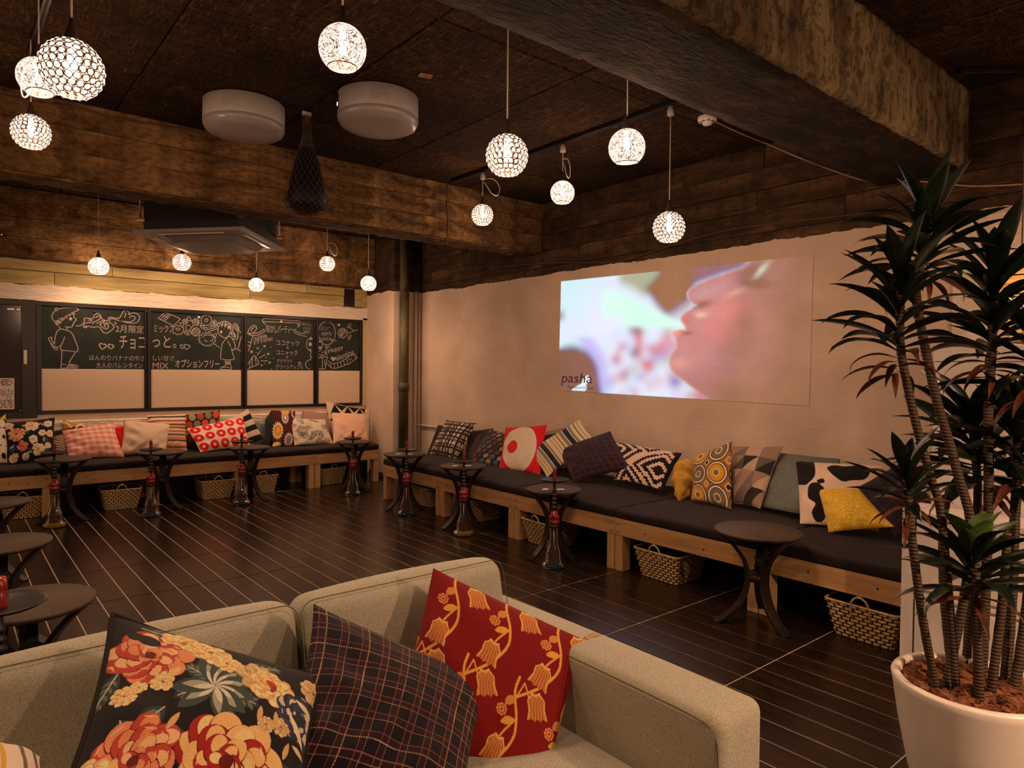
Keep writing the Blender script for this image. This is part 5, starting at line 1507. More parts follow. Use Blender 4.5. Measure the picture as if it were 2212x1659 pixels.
e = MB(); e.box((-0.012, -0.003, -0.0046), (0.018, 0.0, -0.004)); e.box((0.0, -0.012, -0.0046), (0.003, 0.012, -0.004)); e.build('mark', MT['ink'], o)

# ================================================================== AIR CONDITIONER CASSETTE
AC = np.array([2.0, 6.86, 2.68])
ac = empty('air_conditioner', (AC[0], AC[1], AC[2]), 0, 'pale ceiling cassette air conditioner behind the brown beam', 'air conditioner')
def dia(hx, hy, z): return [(-hx, 0, z), (0, -hy, z), (hx, 0, z), (0, hy, z)]
def frus(mb, a, b, cap=True):
    n = len(a); mb.add(a+b, [(k, (k+1) % n, n+(k+1) % n, n+k) for k in range(n)]+([tuple(range(n))[::-1], tuple(range(n, 2*n))] if cap else []))
    return mb
hx, hy = 0.70, 0.84
frus(MB(), dia(hx, hy, 0.0), dia(hx*0.985, hy*0.985, 0.03)).build('panel', plain('cassette_grey', (0.42, 0.39, 0.38), 0.55, 0.3, var=0.03), ac, bevel=0.006)
def cut(hx, hy, c, z):
    """diamond with clipped corners"""
    return [(-hx, -hy*c, z), (-hx*c, -hy, z), (hx*c, -hy, z), (hx, -hy*c, z), (hx, hy*c, z), (hx*c, hy, z), (-hx*c, hy, z), (-hx, hy*c, z)]
def dcut(s, c, z):
    P = []
    k = 1-c
    for (ax_, ay), (bx_, by) in zip([(-hx, 0), (0, -hy), (hx, 0), (0, hy)], [(0, -hy), (hx, 0), (0, hy), (-hx, 0)]):
        A, B = np.array([ax_, ay])*s, np.array([bx_, by])*s
        P += [(*(A+(B-A)*k), z), (*(B+(A-B)*k), z)]
    return P
frus(MB(), dcut(0.62, 0.86, -0.055), dcut(0.74, 0.88, 0.001)).build('grille', plain('grille_grey', (0.27, 0.25, 0.24), 0.6, 0.3), ac, bevel=0.01)
for k in range(4):
    q = [(-hx, 0), (0, -hy), (hx, 0), (0, hy)]
    A, B = np.array(q[k]), np.array(q[(k+1) % 4]); a = A*0.86+(B-A)*0.16*0.86; b = B*0.86+(A-B)*0.16*0.86
    n_ = (A+B)/np.linalg.norm(A+B)*0.045
    frus(MB(), [(*a, -0.012), (*b, -0.012), (*(b-n_), -0.004), (*(a-n_), -0.004)], [(*a, 0.002), (*b, 0.002), (*(b-n_), 0.002), (*(a-n_), 0.002)]).build('air_flap', MT['white'], ac, bevel=0.003)
    frus(MB(), [(*(a*0.93), -0.004), (*(b*0.93), -0.004), (*(b*0.89), -0.004), (*(a*0.89), -0.004)], [(*(a*0.93), 0.002), (*(b*0.93), 0.002), (*(b*0.89), 0.002), (*(a*0.89), 0.002)]).build('air_slot', MT['black_frame'], ac)
frus(MB(), dia(0.60, 0.71, 0.03), dia(0.60, 0.71, 0.30)).build('casing', plain('casing_dark', (0.03, 0.025, 0.025), 0.5), ac)
for k in range(4):
    q = [(-0.63, 0), (0, -0.75), (0.63, 0), (0, 0.75)][k]
    MB().tube([(q[0], q[1], 0.12), (q[0], q[1], ZC-AC[2])], 0.008, 6).build('hanger_rod', MT['chrome'], ac, True)
    MB().box((q[0]-0.03, q[1]-0.03, 0.12), (q[0]+0.03, q[1]+0.03, 0.135)).build('hanger_bracket', MT['chrome'], ac)
# ================================================================== WHITE CABINETS AT THE RIGHT
cab = empty('low_cabinet', (3.64, 0.6, 0), 0, 'low pale cabinet with panelled front behind the plant pot', 'cabinet')
MB().box((3.66, -0.9, 0.03), (3.87, 1.28, 0.80)).build('carcass', MT['white_wall'], cab, world=True, bevel=0.004)
MB().box((3.64, 1.285, 0.0), (3.87, 1.34, 0.835)).build('end_panel', MT['white_wall'], cab, world=True, bevel=0.004)
MB().box((3.625, -0.9, 0.80), (3.875, 1.283, 0.83)).build('worktop', MT['white_wall'], cab, world=True, bevel=0.004)
for k, (za, zb) in enumerate(((0.06, 0.40), (0.415, 0.435), (0.45, 0.79))):
    y = 1.28
    for j in range(3):
        ya = y-0.72
        MB().box((3.640, ya+0.004, za), (3.659, y-0.004, zb)).build('front_panel' if zb-za > 0.1 else 'rail', MT['white_wall'], cab, world=True, bevel=0.003)
        y = ya
MB().box((3.65, -0.9, 0.0), (3.67, 1.28, 0.05)).build('kick_strip', plain('pale_kick', (0.55, 0.45, 0.33), 0.7), cab, world=True)
tall = empty('tall_cabinet', (3.9, 0.4, 0), 0, 'tall pale cabinet behind the plant leaves', 'cabinet')
MB().box((3.92, -0.9, 0.0), (5.04, 1.30, 1.64)).build('carcass', MT['white_wall'], tall, world=True, bevel=0.004)
MB().box((3.90, -0.9, 1.562), (3.921, 1.305, 1.64)).build('top_rail', MT['white_wall'], tall, world=True, bevel=0.003)
for j in range(3):
    y = 1.305-0.76*j
    MB().box((3.90, y-0.755, 0.06), (3.921, y-0.003, 1.557)).build('front_panel', MT['white_wall'], tall, world=True, bevel=0.003)
pan = MB().box((XR-0.035, 0.2, 1.66), (XR-0.006, 1.585, 2.50)).build('wall_panel', MT['plaster_rough'], None); tag(pan, 'pale raised wall panel above the tall cabinet', 'panel')
# amber lamp glowing behind the leaves
m_, n_, l_, b_ = newmat('amber_shade'); set_bsdf(b_, 0.6)
b_.inputs['Base Color'].default_value = (0.5, 0.2, 0.04, 1)
v_ = coords(n_, l_, (1, 1, 26)); f_ = noise(n_, l_, v_, 3, 2)
l_.new(ramp(n_, l_, f_, [(0.35, (0.10, 0.03, 0.004)), (0.65, (1.0, 0.45, 0.09))]), b_.inputs['Emission Color']); b_.inputs['Emission Strength'].default_value = 0.75
c = at_depth(2205, 640, 3.6)
al = empty('amber_lamp', (c[0], c[1], c[2]), 0, 'amber banded lamp shade glowing behind the plant leaves', 'lamp')
MB().lathe([(0.07, 0.20), (0.12, 0.12), (0.15, 0.0), (0.12, -0.13), (0.07, -0.20)], 28, None, False).build('shade', m_, al, True)
for z, r in ((0.2, 0.072), (0.1, 0.128), (0.0, 0.152), (-0.1, 0.13), (-0.2, 0.072)):
    MB().tube([(r*math.cos(a), r*math.sin(a), z) for a in np.linspace(0, 2*PI, 25)[:-1]], 0.004, 5, True).build('shade_hoop', MT['table_leg'], al, True)
MB().tube([(0, 0, 0.19), (0, 0, ZC-c[2])], 0.004, 6).build('cord', MT['cable_dark'], al, True)
for z in (0.19,): MB().box((-0.07, -0.004, z), (0.07, 0.004, z+0.004)).build('shade_bar', MT['table_leg'], al)

# ================================================================== POTTED DRACAENA
PC = np.array([2.725, 0.765]); PZ = 0.44; PR = 0.25
pot = empty('plant_pot', (PC[0], PC[1], 0), 0, 'large white round pot holding the tall plant', 'pot')
MB().lathe([(0.0, 0.0), (0.155, 0.0), (0.163, 0.01), (0.195, 0.12), (0.226, 0.28), (PR-0.005, PZ-0.03), (PR, PZ-0.008), (PR-0.004, PZ), (PR-0.022, PZ+0.002), (PR-0.030, PZ-0.004), (PR-0.034, PZ-0.03), (PR-0.05, PZ-0.08), (0, PZ-0.08)], 64, None, False).build('pot_wall', MT['pot'], pot, True)
MB().lathe([(0.0, PZ-0.07), (PR-0.036, PZ-0.07), (PR-0.038, PZ-0.05), (0.0, PZ-0.045)], 40, None, False).build('soil', plain('soil', (0.030, 0.015, 0.009), 0.95, 0.1, var=0.5, bmp=0.8), pot)
mul = empty('bark_mulch', (PC[0], PC[1], PZ-0.045), 0, 'loose reddish pine bark chips in the white pot', 'bark mulch')
chips = []
for s in range(4):
    rs = np.random.RandomState(40+s)
    mb = MB().rbox((0, 0, 0), (0.035, 0.022, 0.010), 0.006, 3, None, (0, 0, 0), 1)
    mb.v = [tuple(np.array(q)+rs.randn(3)*0.0028) for q in mb.v]
    chips.append(mb.data('bark_chip', MT['bark']))
rs = np.random.RandomState(3)
for k in range(110):
    a, r = rs.rand()*2*PI, 0.195*math.sqrt(rs.rand())
    o = bpy.data.objects.new('bark_chip', chips[k % 4]); link(o, mul)
    o.location = (r*math.cos(a), r*math.sin(a), 0.006+0.022*rs.rand()); o.rotation_euler = (rs.uniform(-0.5, 0.5), rs.uniform(-0.5, 0.5), rs.rand()*6.28)
    o.scale = (rs.uniform(0.7, 1.3),)*3

def leaf_mat(name, c1, c2, rough=0.30, spec=0.5):
    m, n, l, b = newmat(name); set_bsdf(b, rough, spec)
    v = coords(n, l, (40, 3, 1)); f = noise(n, l, v, 1.5, 3)
    oi = n.new('ShaderNodeObjectInfo')
    c = ramp(n, l, f, [(0.35, c1), (0.65, c2)])
    t = ramp(n, l, oi.outputs['Random'], [(0.0, (0.6, 0.6, 0.6)), (1.0, (1.25, 1.2, 1.1))])
    l.new(mixc(n, l, c, t, 1.0, 'MULTIPLY'), b.inputs['Base Color'])
    return m
LEAF = leaf_mat('dracaena_leaf', (0.005, 0.010, 0.006), (0.011, 0.021, 0.010))
LEAFG = leaf_mat('young_green_leaf', (0.05, 0.095, 0.022), (0.09, 0.15, 0.04))
LEAFR = leaf_mat('dry_red_leaf', (0.055, 0.016, 0.008), (0.12, 0.040, 0.016), 0.5, 0.3)
STEM = None
def stem_mat():
    m, n, l, b = newmat('ringed_stem'); set_bsdf(b, 0.7, 0.3)
    w = n.new('ShaderNodeTexWave'); w.bands_direction = 'Z'; w.inputs['Scale'].default_value = 26; w.inputs['Distortion'].default_value = 1.5; w.inputs['Detail'].default_value = 2
    t = n.new('ShaderNodeTexCoord'); l.new(t.outputs['Object'], w.inputs['Vector'])
    l.new(ramp(n, l, w.outputs['Fac'], [(0.15, (0.030, 0.018, 0.011)), (0.5, (0.062, 0.038, 0.022)), (0.85, (0.090, 0.058, 0.034))]), b.inputs['Base Color'])
    bump(n, l, b, w.outputs['Fac'], 0.6, 0.004)
    return m
STEM = stem_mat()
def leaf_mesh(L, W, droop, mat, fold=0.25, nseg=9, tipcurl=0.0):
    """strap leaf along +X, arching; slim base, pointed tip"""
    mb = MB(); v = []; f = []
    x, z, a = 0.0, 0.0, 0.0
    for i in range(nseg+1):
        t = i/nseg
        w = W*(0.22+0.78*math.sin(PI*min(1, t**0.75*0.96+0.02))**0.9) if t < 0.98 else W*0.02
        w = W*max(0.20*(1-t), (math.sin(PI*t**1.05))**0.9) if t < 1 else 0.001
        lift = fold*w
        v += [(x, -w/2, z+lift), (x, 0, z), (x, w/2, z+lift)]
        a = -droop*t**1.3-tipcurl*max(0, t-0.8)*5
        x += L/nseg*math.cos(a); z += L/nseg*math.sin(a)
    for i in range(nseg):
        b = 3*i; f += [(b, b+3, b+4, b+1), (b+1, b+4, b+5, b+2)]
    return mb.add(v, f).data('leaf', mat, True)
LM = [leaf_mesh(0.31, 0.062, 0.35, LEAF), leaf_mesh(0.33, 0.066, 0.8, LEAF), leaf_mesh(0.30, 0.060, 1.15, LEAF, 0.2, 9, 0.5), leaf_mesh(0.27, 0.062, 0.30, LEAF)]
LS = [leaf_mesh(0.24, 0.030, 1.0, LEAFR, 0.3, 9, 0.7), leaf_mesh(0.20, 0.026, 1.5, LEAFR, 0.3, 9, 0.9)]
LG = [leaf_mesh(0.20, 0.085, 0.3, LEAFG)]
plant = empty('dracaena', (PC[0], PC[1], PZ-0.05), 0, 'tall dark-leaved dracaena with several ringed stems', 'plant')
def rosette(stem, top, n, size, axis=(0, 0, 1), low=0.55, green=0, seed=0, span=0.16, dry=6):
    """leaves spiral up the last stretch of a stem"""
    rs = np.random.RandomState(seed)
    ax_ = Vector(axis).normalized()
    for k in range(n):
        t = k/(n-1)
        el = math.radians(-4+66*t**0.95)+rs.uniform(-0.16, 0.16)
        az = k*2.39996+rs.uniform(-0.25, 0.25)
        if k < dry: me = LS[rs.randint(2)]
        elif green and k >= n-green: me = LG[0]
        else: me = LM[3] if t > 0.85 else LM[rs.randint(3)]
        o = bpy.data.objects.new('leaf', me); link(o, stem)
        base = Vector(top)-ax_*(span*(1-t))
        q = ax_.to_track_quat('Z', 'Y').to_matrix().to_4x4()
        o.matrix_basis = Matrix.Translation(base) @ q @ rot('Z', az) @ rot('Y', -el) @ rot('X', rs.uniform(-0.35, 0.35)) @ Matrix.Scale(size*rs.uniform(0.82, 1.12), 4)
def stem(pts_px, r0, r1):
    """pts_px: (x, y, depth) from the pot up"""
    P_ = [at_depth(x, y, d) for x, y, d in pts_px]
    pts = [np.array(q) for q in catmull(P_, 10)]
    n = len(pts); rad = []
    for i in range(n):
        rad.append((r0+(r1-r0)*i/(n-1))*(1+0.07*(i % 2)))
    mb = MB().tube([tuple(q) for q in pts], rad, 12)
    o = mb.build('stem', STEM, plant, True, world=True)
    tip = Vector(pts[-1]); ax_ = (tip-Vector(pts[-6])).normalized()
    return o, tip, ax_
D0 = 2.33
stems = [([(2040, 1500, 2.36), (2098, 1180, 2.36), (2065, 1010, 2.36), (2020, 850, 2.36), (1985, 680, 2.36), (1980, 610, 2.36), (1998, 520, 2.36), (2002, 475, 2.36)], 0.015, 0.014, 44, 0.86, 0, 1, 0.22, 6),
         ([(2065, 1480, 2.30), (2035, 1130, 2.26), (2010, 1030, 2.24), (1975, 900, 2.22), (1948, 770, 2.20), (1944, 690, 2.20), (1948, 610, 2.20)], 0.013, 0.012, 44, 0.84, 0, 2, 0.30, 10),
         ([(2120, 1500, 2.42), (2135, 1100, 2.46), (2135, 900, 2.48), (2142, 760, 2.48), (2146, 670, 2.48), (2150, 590, 2.48)], 0.016, 0.015, 58, 1.0, 0, 3, 0.38, 11),
         ([(2085, 1470, 2.55), (2100, 1250, 2.60), (2112, 1080, 2.62), (2108, 1000, 2.62), (2100, 915, 2.62)], 0.015, 0.014, 42, 1.10, 0, 4, 0.26, 5),
         ([(2020, 1480, 2.28), (1992, 1330, 2.22), (1972, 1180, 2.19), (1963, 1090, 2.18), (1960, 1035, 2.18)], 0.013, 0.012, 28, 0.66, 0, 5, 0.11, 8),
         ([(2115, 1520, 2.26), (2112, 1400, 2.24), (2108, 1290, 2.22), (2107, 1195, 2.22)], 0.015, 0.013, 36, 0.92, 7, 6, 0.15, 4),
         ([(2170, 1490, 2.40), (2185, 1300, 2.44), (2192, 1120, 2.46), (2198, 1020, 2.46), (2200, 930, 2.46)], 0.017, 0.015, 34, 1.10, 0, 7, 0.22, 5),
         ([(2190, 1500, 2.34), (2225, 1250, 2.36), (2245, 900, 2.38), (2250, 730, 2.38)], 0.016, 0.015, 26, 1.1, 0, 8, 0.22, 5)]
for pts, r0, r1, n, size, green, seed, span, dry in stems:
    so, tip, ax_ = stem(pts, r0, r1)
    rosette(so, tip, n, size, ax_, 0.5, green, seed, span, dry)
# bare stems that carry no crown in view
for pts in ([(2060, 1480, 2.45), (2040, 1300, 2.50), (2036, 1150, 2.52), (2050, 1060, 2.54)], [(2140, 1500, 2.30), (2165, 1300, 2.30), (2176, 1150, 2.31)]):
    stem(pts, 0.015, 0.012)
# ================================================================== CUSHIONS
def pillow(label, corners, cv, puff=0.07, group=None, pinch=0.05, piping=None, seed=0, back=None, wr=1.0, mat=None, pw=0.55):
    """corners: TL, TR, BR, BL as world points; cv: Canvas with the print of the front"""
    TLc, TRc, BRc, BLc = [np.array(c, float) for c in corners]
    cen = (TLc+TRc+BRc+BLc)/4
    rs = np.random.RandomState(seed+100)
    nrm = np.cross(BLc-TRc, TLc-BRc); nrm /= np.linalg.norm(nrm)
    if nrm@(CAM-cen) < 0: nrm = -nrm
    ph = rs.rand(6)*6.28
    def surf(n, side):
        u, v = np.meshgrid(np.linspace(0, 1, n[0]), np.linspace(0, 1, n[1]))
        a, b = 2*u-1, 2*v-1
        a2 = a*(1-pinch*(1-b**2)); b2 = b*(1-pinch*(1-a**2))
        uu, vv = ((a2+1)/2)[..., None], ((b2+1)/2)[..., None]
        P = (1-vv)*((1-uu)*TLc+uu*TRc)+vv*((1-uu)*BLc+uu*BRc)
        e = np.clip((1-a**2)*(1-b**2), 0, 1)
        h = puff*e**pw
        # creases that run in from the corners and edges
        rad = np.hypot(a, b)
        ang = np.arctan2(b, a)
        h = h*(1+0.045*wr*np.sin(9*ang+ph[0]+2*rad)*np.clip(rad-0.35, 0, 1)+0.05*wr*np.sin(4*a+ph[1])*np.sin(3.4*b+ph[2]))
        h += 0.012*wr*puff/0.07*e**0.5*(np.sin(11*a+7*b+ph[3])*np.exp(-((b-0.75)/0.35)**2)+np.sin(9*b-6*a+ph[4])*np.exp(-((a+0.7)/0.35)**2))*0.5
        return P+nrm*(side*h)[..., None]
    H, W = cv.a.shape[:2]
    Pf = surf((W, H), 1.0)
    n2 = 28
    Pb = surf((n2, n2), -0.75)
    idx = np.arange(H*W).reshape(H, W)
    qf = np.stack([idx[:-1, :-1], idx[1:, :-1], idx[1:, 1:], idx[:-1, 1:]], -1).reshape(-1, 4)
    idb = np.arange(n2*n2).reshape(n2, n2)+H*W
    qb = np.stack([idb[:-1, :-1], idb[:-1, 1:], idb[1:, 1:], idb[1:, :-1]], -1).reshape(-1, 4)
    V = np.concatenate([Pf.reshape(-1, 3), Pb.reshape(-1, 3)])-cen
    bc = lin(back) if back is not None else cv.a.reshape(-1, 3).mean(0)
    cols = np.concatenate([cv.a.reshape(-1, 3), np.tile(bc, (n2*n2, 1))])
    cols = np.minimum(cols*np.array([1.28, 1.34, 1.42]), 0.86)
    # make sure faces look outwards
    o = bpy.data.objects.new('cushion', raw_mesh('cushion', V, np.concatenate([qf, qb]), cols, mat or MT['pillow']))
    COL.objects.link(o); o.location = cen
    tag(o, label, 'cushion', group)
    if piping:
        m = 40; Ps = surf((m, m), 0.0)-cen
        loop = [tuple(p) for p in Ps[0, :-1]]+[tuple(p) for p in Ps[:-1, -1]]+[tuple(p) for p in Ps[-1, :0:-1]]+[tuple(p) for p in Ps[:0:-1, 0]]
        MB().tube(loop, piping[1], 6, True).build('piping', piping[0], o, True)
    return o

GR = 'cushions along the film wall'; GL = 'cushions below the chalkboards'; GS = 'cushions on the sofa'
def rc(*pts): return [onx(x, y, X) for x, y, X in pts]      # on planes parallel to the film wall
def lc(*pts): return [ony(x, y, Y) for x, y, Y in pts]      # on planes parallel to the back wall
N = 96
def base(col, n=N, nz=0.05, seed=0): return Canvas(n, n, col)

# ---------------------------------------------------------------- film wall bench
c = base((26, 20, 20)); c.noise(0.2, 1)
pillow('plain dark cushion behind the black and white check cushion', rc((946, 918, 4.93), (1012, 922, 4.93), (990, 988, 4.68), (920, 985, 4.68)), c, 0.06, GR, seed=1)
c = base((206, 184, 160))
rs = np.random.RandomState(2)
for k in range(9):
    x = 0.05+k*0.112+rs.uniform(-0.02, 0.02); c.line([(x+rs.uniform(-0.02, 0.02), 0), (x+rs.uniform(-0.03, 0.03), 1)], rs.choice([0.028, 0.045, 0.06]), (18, 14, 13))
    y = 0.05+k*0.112+rs.uniform(-0.02, 0.02); c.line([(0, y+rs.uniform(-0.02, 0.02)), (1, y+rs.uniform(-0.03, 0.03))], rs.choice([0.028, 0.045, 0.055]), (18, 14, 13))
for k in range(16):
    x = rs.rand(); c.line([(x, 0), (x+rs.uniform(-0.03, 0.03), 1)], 0.012, (40, 34, 30)); y = rs.rand(); c.line([(0, y), (1, y+rs.uniform(-0.03, 0.03))], 0.012, (40, 34, 30))
pillow('black and cream hand-drawn check cushion at the far end of the film wall', rc((965, 907, 4.84), (1030, 914, 4.84), (985, 992, 4.50), (925, 980, 4.50)), c, 0.065, GR, seed=2, back=(30, 25, 24))
c = base((52, 38, 32)); c.noise(0.25, 3)
for k in range(14):
    c.petal(rs.rand(), rs.rand(), rs.rand()*6, 0.35, 0.10, (24, 18, 17))
for k in range(9):
    y = 0.1+k*0.1; c.line([(0.1, y), (0.5, y-0.05), (0.9, y+0.02)], 0.012, (72, 54, 44))
pillow('dark brown patterned cushion between the check and pebble cushions', rc((1012, 930, 4.95), (1066, 925, 4.95), (1062, 1002, 4.62), (1002, 1000, 4.62)), c, 0.06, GR, seed=3)
c = base((30, 23, 23))
for i in range(6):
    for j in range(8):
        x, y = 0.06+i*0.18+(j % 2)*0.09, 0.05+j*0.13
        c.disc(x, y, 0.075, [(96, 60, 50), (150, 124, 104), (70, 88, 98), (82, 66, 60), (60, 44, 40), (120, 78, 66)][rs.randint(6)], 0.05, rs.uniform(-0.9, -0.4))
pillow('dark cushion with brown and blue pebble print', rc((1058, 928, 4.90), (1120, 938, 4.90), (1098, 1013, 4.56), (1012, 996, 4.56)), c, 0.06, GR, seed=4)
c = base((206, 18, 32), 120); c.disc(0.49, 0.53, 0.42, (212, 190, 164), 0.50, 0.12); c.disc(0.36, 0.55, 0.135, (204, 20, 32), 0.15); c.noise(0.04, 5)
pillow('red cushion with a big cream circle and small red dot', rc((1092, 923, 4.82), (1182, 917, 4.82), (1167, 1027, 4.48), (1077, 1013, 4.48)), c, 0.075, GR, seed=5, back=(190, 18, 28), pinch=0.06)
c = base((74, 62, 60)); c.put(c.y < 0.2, (150, 112, 98)); c.put((c.y > 0.2) & (c.y < 0.34), (34, 30, 32))
pillow('grey cushion peeking out between the red circle and striped cushions', rc((1150, 936, 5.0), (1216, 924, 5.0), (1222, 992, 4.74), (1160, 1004, 4.74)), c, 0.05, GR, seed=6)
def stripes(c, seq, vertical=True, wob=0.0):
    t = 0.0; ax_ = c.x if vertical else c.y; ot = c.y if vertical else c.x
    tot = sum(w for w, _ in seq)
    ax_ = ax_+wob*np.sin(ot*7)
    for w, col in seq:
        c.put((ax_ >= t/tot) & (ax_ < (t+w)/tot+1e-6), col); t += w
    return c
cream, nav, tan, gry, brn = (206, 180, 138), (30, 30, 44), (150, 118, 84), (122, 110, 112), (74, 52, 36)
seq = [(1.2, cream), (.3, brn), (.9, cream), (.25, brn), (.8, cream), (1.0, gry), (.4, cream), (2.0, nav), (.35, cream), (.9, gry), (1.4, cream), (.3, brn), (1.1, cream), (.3, brn), (1.1, cream), (.3, brn), (1.1, cream), (.3, tan), (1.0, gry), (.35, cream), (2.0, nav), (.35, cream), (1.0, gry), (1.3, cream), (.3, brn), (1.2, cream), (.3, brn), (1.2, cream)]
c = stripes(base(cream, 120), seq)
pillow('cream cushion with navy and brown stripes tilted on its corner', rc((1138, 976, 4.62), (1252, 906, 4.93), (1284, 949, 4.80), (1182, 1031, 4.44)), c, 0.06, GR, seed=7, back=(170, 146, 112))
def plaid(bg, l1, l2, n, k, w=0.010, dbl=True):
    c = base(bg, n)
    for i in range(k+1):
        t = (i+0.5)/k
        for ax_ in (c.x, c.y):
            c.put(np.abs(ax_-t) < w, l1); 
            if dbl: c.put(np.abs(ax_-t-0.25/k) < w*0.8, l2)
    return c
c = plaid((34, 20, 28), (58, 36, 44), (48, 28, 36), N, 9)
pillow('dark plum plaid cushion beside the striped cushion', rc((1202, 970, 4.66), (1318, 931, 4.86), (1368, 1012, 4.58), (1238, 1041, 4.42)), c, 0.075, GR, seed=8)
c = base((206, 172, 150), 130)
q = np.floor(c.x*28)/28; r_ = np.floor(c.y*22)/22
d = np.full(q.shape, 9.0)
for (cx, cy) in ((0.84, 0.58), (0.10, 0.22), (0.28, 1.05), (0.60, -0.30), (1.30, 0.05)):
    d = np.minimum(d, np.abs(q-cx)*1.15+np.abs(r_-cy)*1.0)
c.put((d > 0.03) & (d < 0.13), (16, 12, 12)); c.put((d > 0.22) & (d < 0.33), (16, 12, 12)); c.put((d > 0.42) & (d < 0.50), (16, 12, 12))
c.put((c.x > 0.955) | (c.y > 0.965), (16, 12, 12))
pillow('black and white stepped zigzag cushion', rc((1318, 953, 4.84), (1474, 979, 4.84), (1430, 1064, 4.52), (1328, 1040, 4.52)), c, 0.085, GR, seed=9, back=(20, 16, 16), pinch=0.03)
c = base((214, 156, 62)); c.noise(0.18, 9, 4)
pillow('small mustard cushion standing edge-on', rc((1464, 995, 4.56), (1486, 989, 4.86), (1490, 1078, 4.86), (1466, 1087, 4.52)), c, 0.105, GR, seed=10, pinch=0.02, wr=2.2)
c = base((146, 96, 40), 140)
for i in range(-1, 4):
    for j in range(-1, 4):
        x, y = 0.22+i*0.5+(0.0), 0.10+j*0.40
        for r, col in ((0.245, (58, 42, 34)), (0.225, (216, 190, 160)), (0.195, (72, 52, 38)), (0.175, ((196, 138, 40) if (i+j) % 2 == 0 else (104, 92, 88))), (0.085, (214, 178, 112)), (0.06, (108, 88, 82))):
            c.disc(x, y, r, col, r*0.82)
for i in range(4):
    for j in range(4):
        x, y = 0.47+(i-1)*0.5, 0.30+(j-1)*0.40
        c.put(np.abs(c.x-x)/0.07+np.abs(c.y-y)/0.07 < 1, (216, 190, 160)); c.put(np.abs(c.x-x)/0.05+np.abs(c.y-y)/0.05 < 1, [(36, 26, 24), (176, 110, 40)][(i+j) % 2])
pillow('brown cushion with mustard and grey retro circles', rc((1500, 984, 4.68), (1582, 952, 4.68), (1580, 1101, 4.44), (1493, 1079, 4.46)), c, 0.06, GR, seed=11, back=(120, 84, 44))
def tris(c, cols, n, seed):
    r2 = np.random.RandomState(seed)
    i, j = np.floor(c.x*n).astype(int), np.floor(c.y*n).astype(int); fx, fy = c.x*n-i, c.y*n-j
    up = (fx+fy < 1).astype(int)
    tab = r2.randint(len(cols), size=(n+2, n+2, 2))
    pick = tab[i, j, up]
    for k, col in enumerate(cols): c.put(pick == k, col)
    return c
c = tris(base((110, 90, 80)), [(112, 94, 84), (172, 142, 122), (40, 32, 34), (136, 110, 96), (92, 78, 74), (146, 116, 96)], 4, 5)
pillow('grey and beige triangle print cushion folded upright', rc((1560, 962, 4.96), (1692, 964, 4.92), (1642, 1099, 4.50), (1572, 1088, 4.58)), c, 0.075, GR, seed=12, wr=1.8)
c = base((98, 100, 94)); c.noise(0.12, 6, 2)
pillow('large plain blue grey cushion with a piped edge', rc((1672, 978, 4.98), (1813, 993, 4.98), (1815, 1128, 4.58), (1636, 1092, 4.58)), c, 0.07, GR, seed=13, piping=(plain('bluegrey_piping', (0.07, 0.075, 0.075), 0.8), 0.006), pinch=0.015)
c = base((214, 184, 162), 140)
for blob in ([(0.02, 0.0), (0.20, -0.02), (0.26, 0.10), (0.27, 0.30), (0.17, 0.46), (0.05, 0.44), (0.0, 0.38), (-0.02, 0.1)], [(0.42, 0.16), (0.50, 0.09), (0.62, 0.10), (0.80, 0.04), (0.90, 0.14), (0.86, 0.30), (0.72, 0.36), (0.62, 0.40), (0.50, 0.30)], [(0.18, 0.50), (0.28, 0.44), (0.40, 0.55), (0.42, 0.78), (0.36, 0.95), (0.24, 0.98), (0.20, 0.88), (0.26, 0.76), (0.16, 0.66)], [(0.30, 0.40), (0.38, 0.38), (0.40, 0.44), (0.32, 0.46)], [(0.66, 0.62), (0.80, 0.56), (0.92, 0.70), (0.84, 0.86), (0.70, 0.80)]):
    c.poly([tuple(p) for p in catmull(blob, 6, True)], (14, 11, 11))
pillow('white cushion with black cow patches', rc((1719, 996, 4.84), (1905, 1006, 4.84), (1898, 1148, 4.48), (1728, 1131, 4.48)), c, 0.085, GR, seed=14, back=(190, 165, 148), pinch=0.03)
c = plaid((30, 20, 30), (60, 44, 56), (44, 30, 40), N, 4, 0.006, False)
pillow('dark navy check cushion at the near end by the white cabinet', rc((1852, 1053, 4.62), (1958, 992, 4.74), (2035, 1110, 4.48), (1935, 1162, 4.34)), c, 0.08, GR, seed=15)
c = base((226, 164, 42), 120)
r3 = np.random.RandomState(4)
for k in range(330):
    c.disc(r3.rand(), r3.rand(), r3.uniform(0.012, 0.024), (236, 196, 104), r3.uniform(0.009, 0.016), r3.rand()*3)
pillow('yellow speckled cushion in front of the cow print cushion', rc((1767, 1057, 4.60), (1856, 1056, 4.60), (1932, 1138, 4.36), (1790, 1150, 4.36)), c, 0.075, GR, seed=16, back=(220, 160, 44), pinch=0.03)

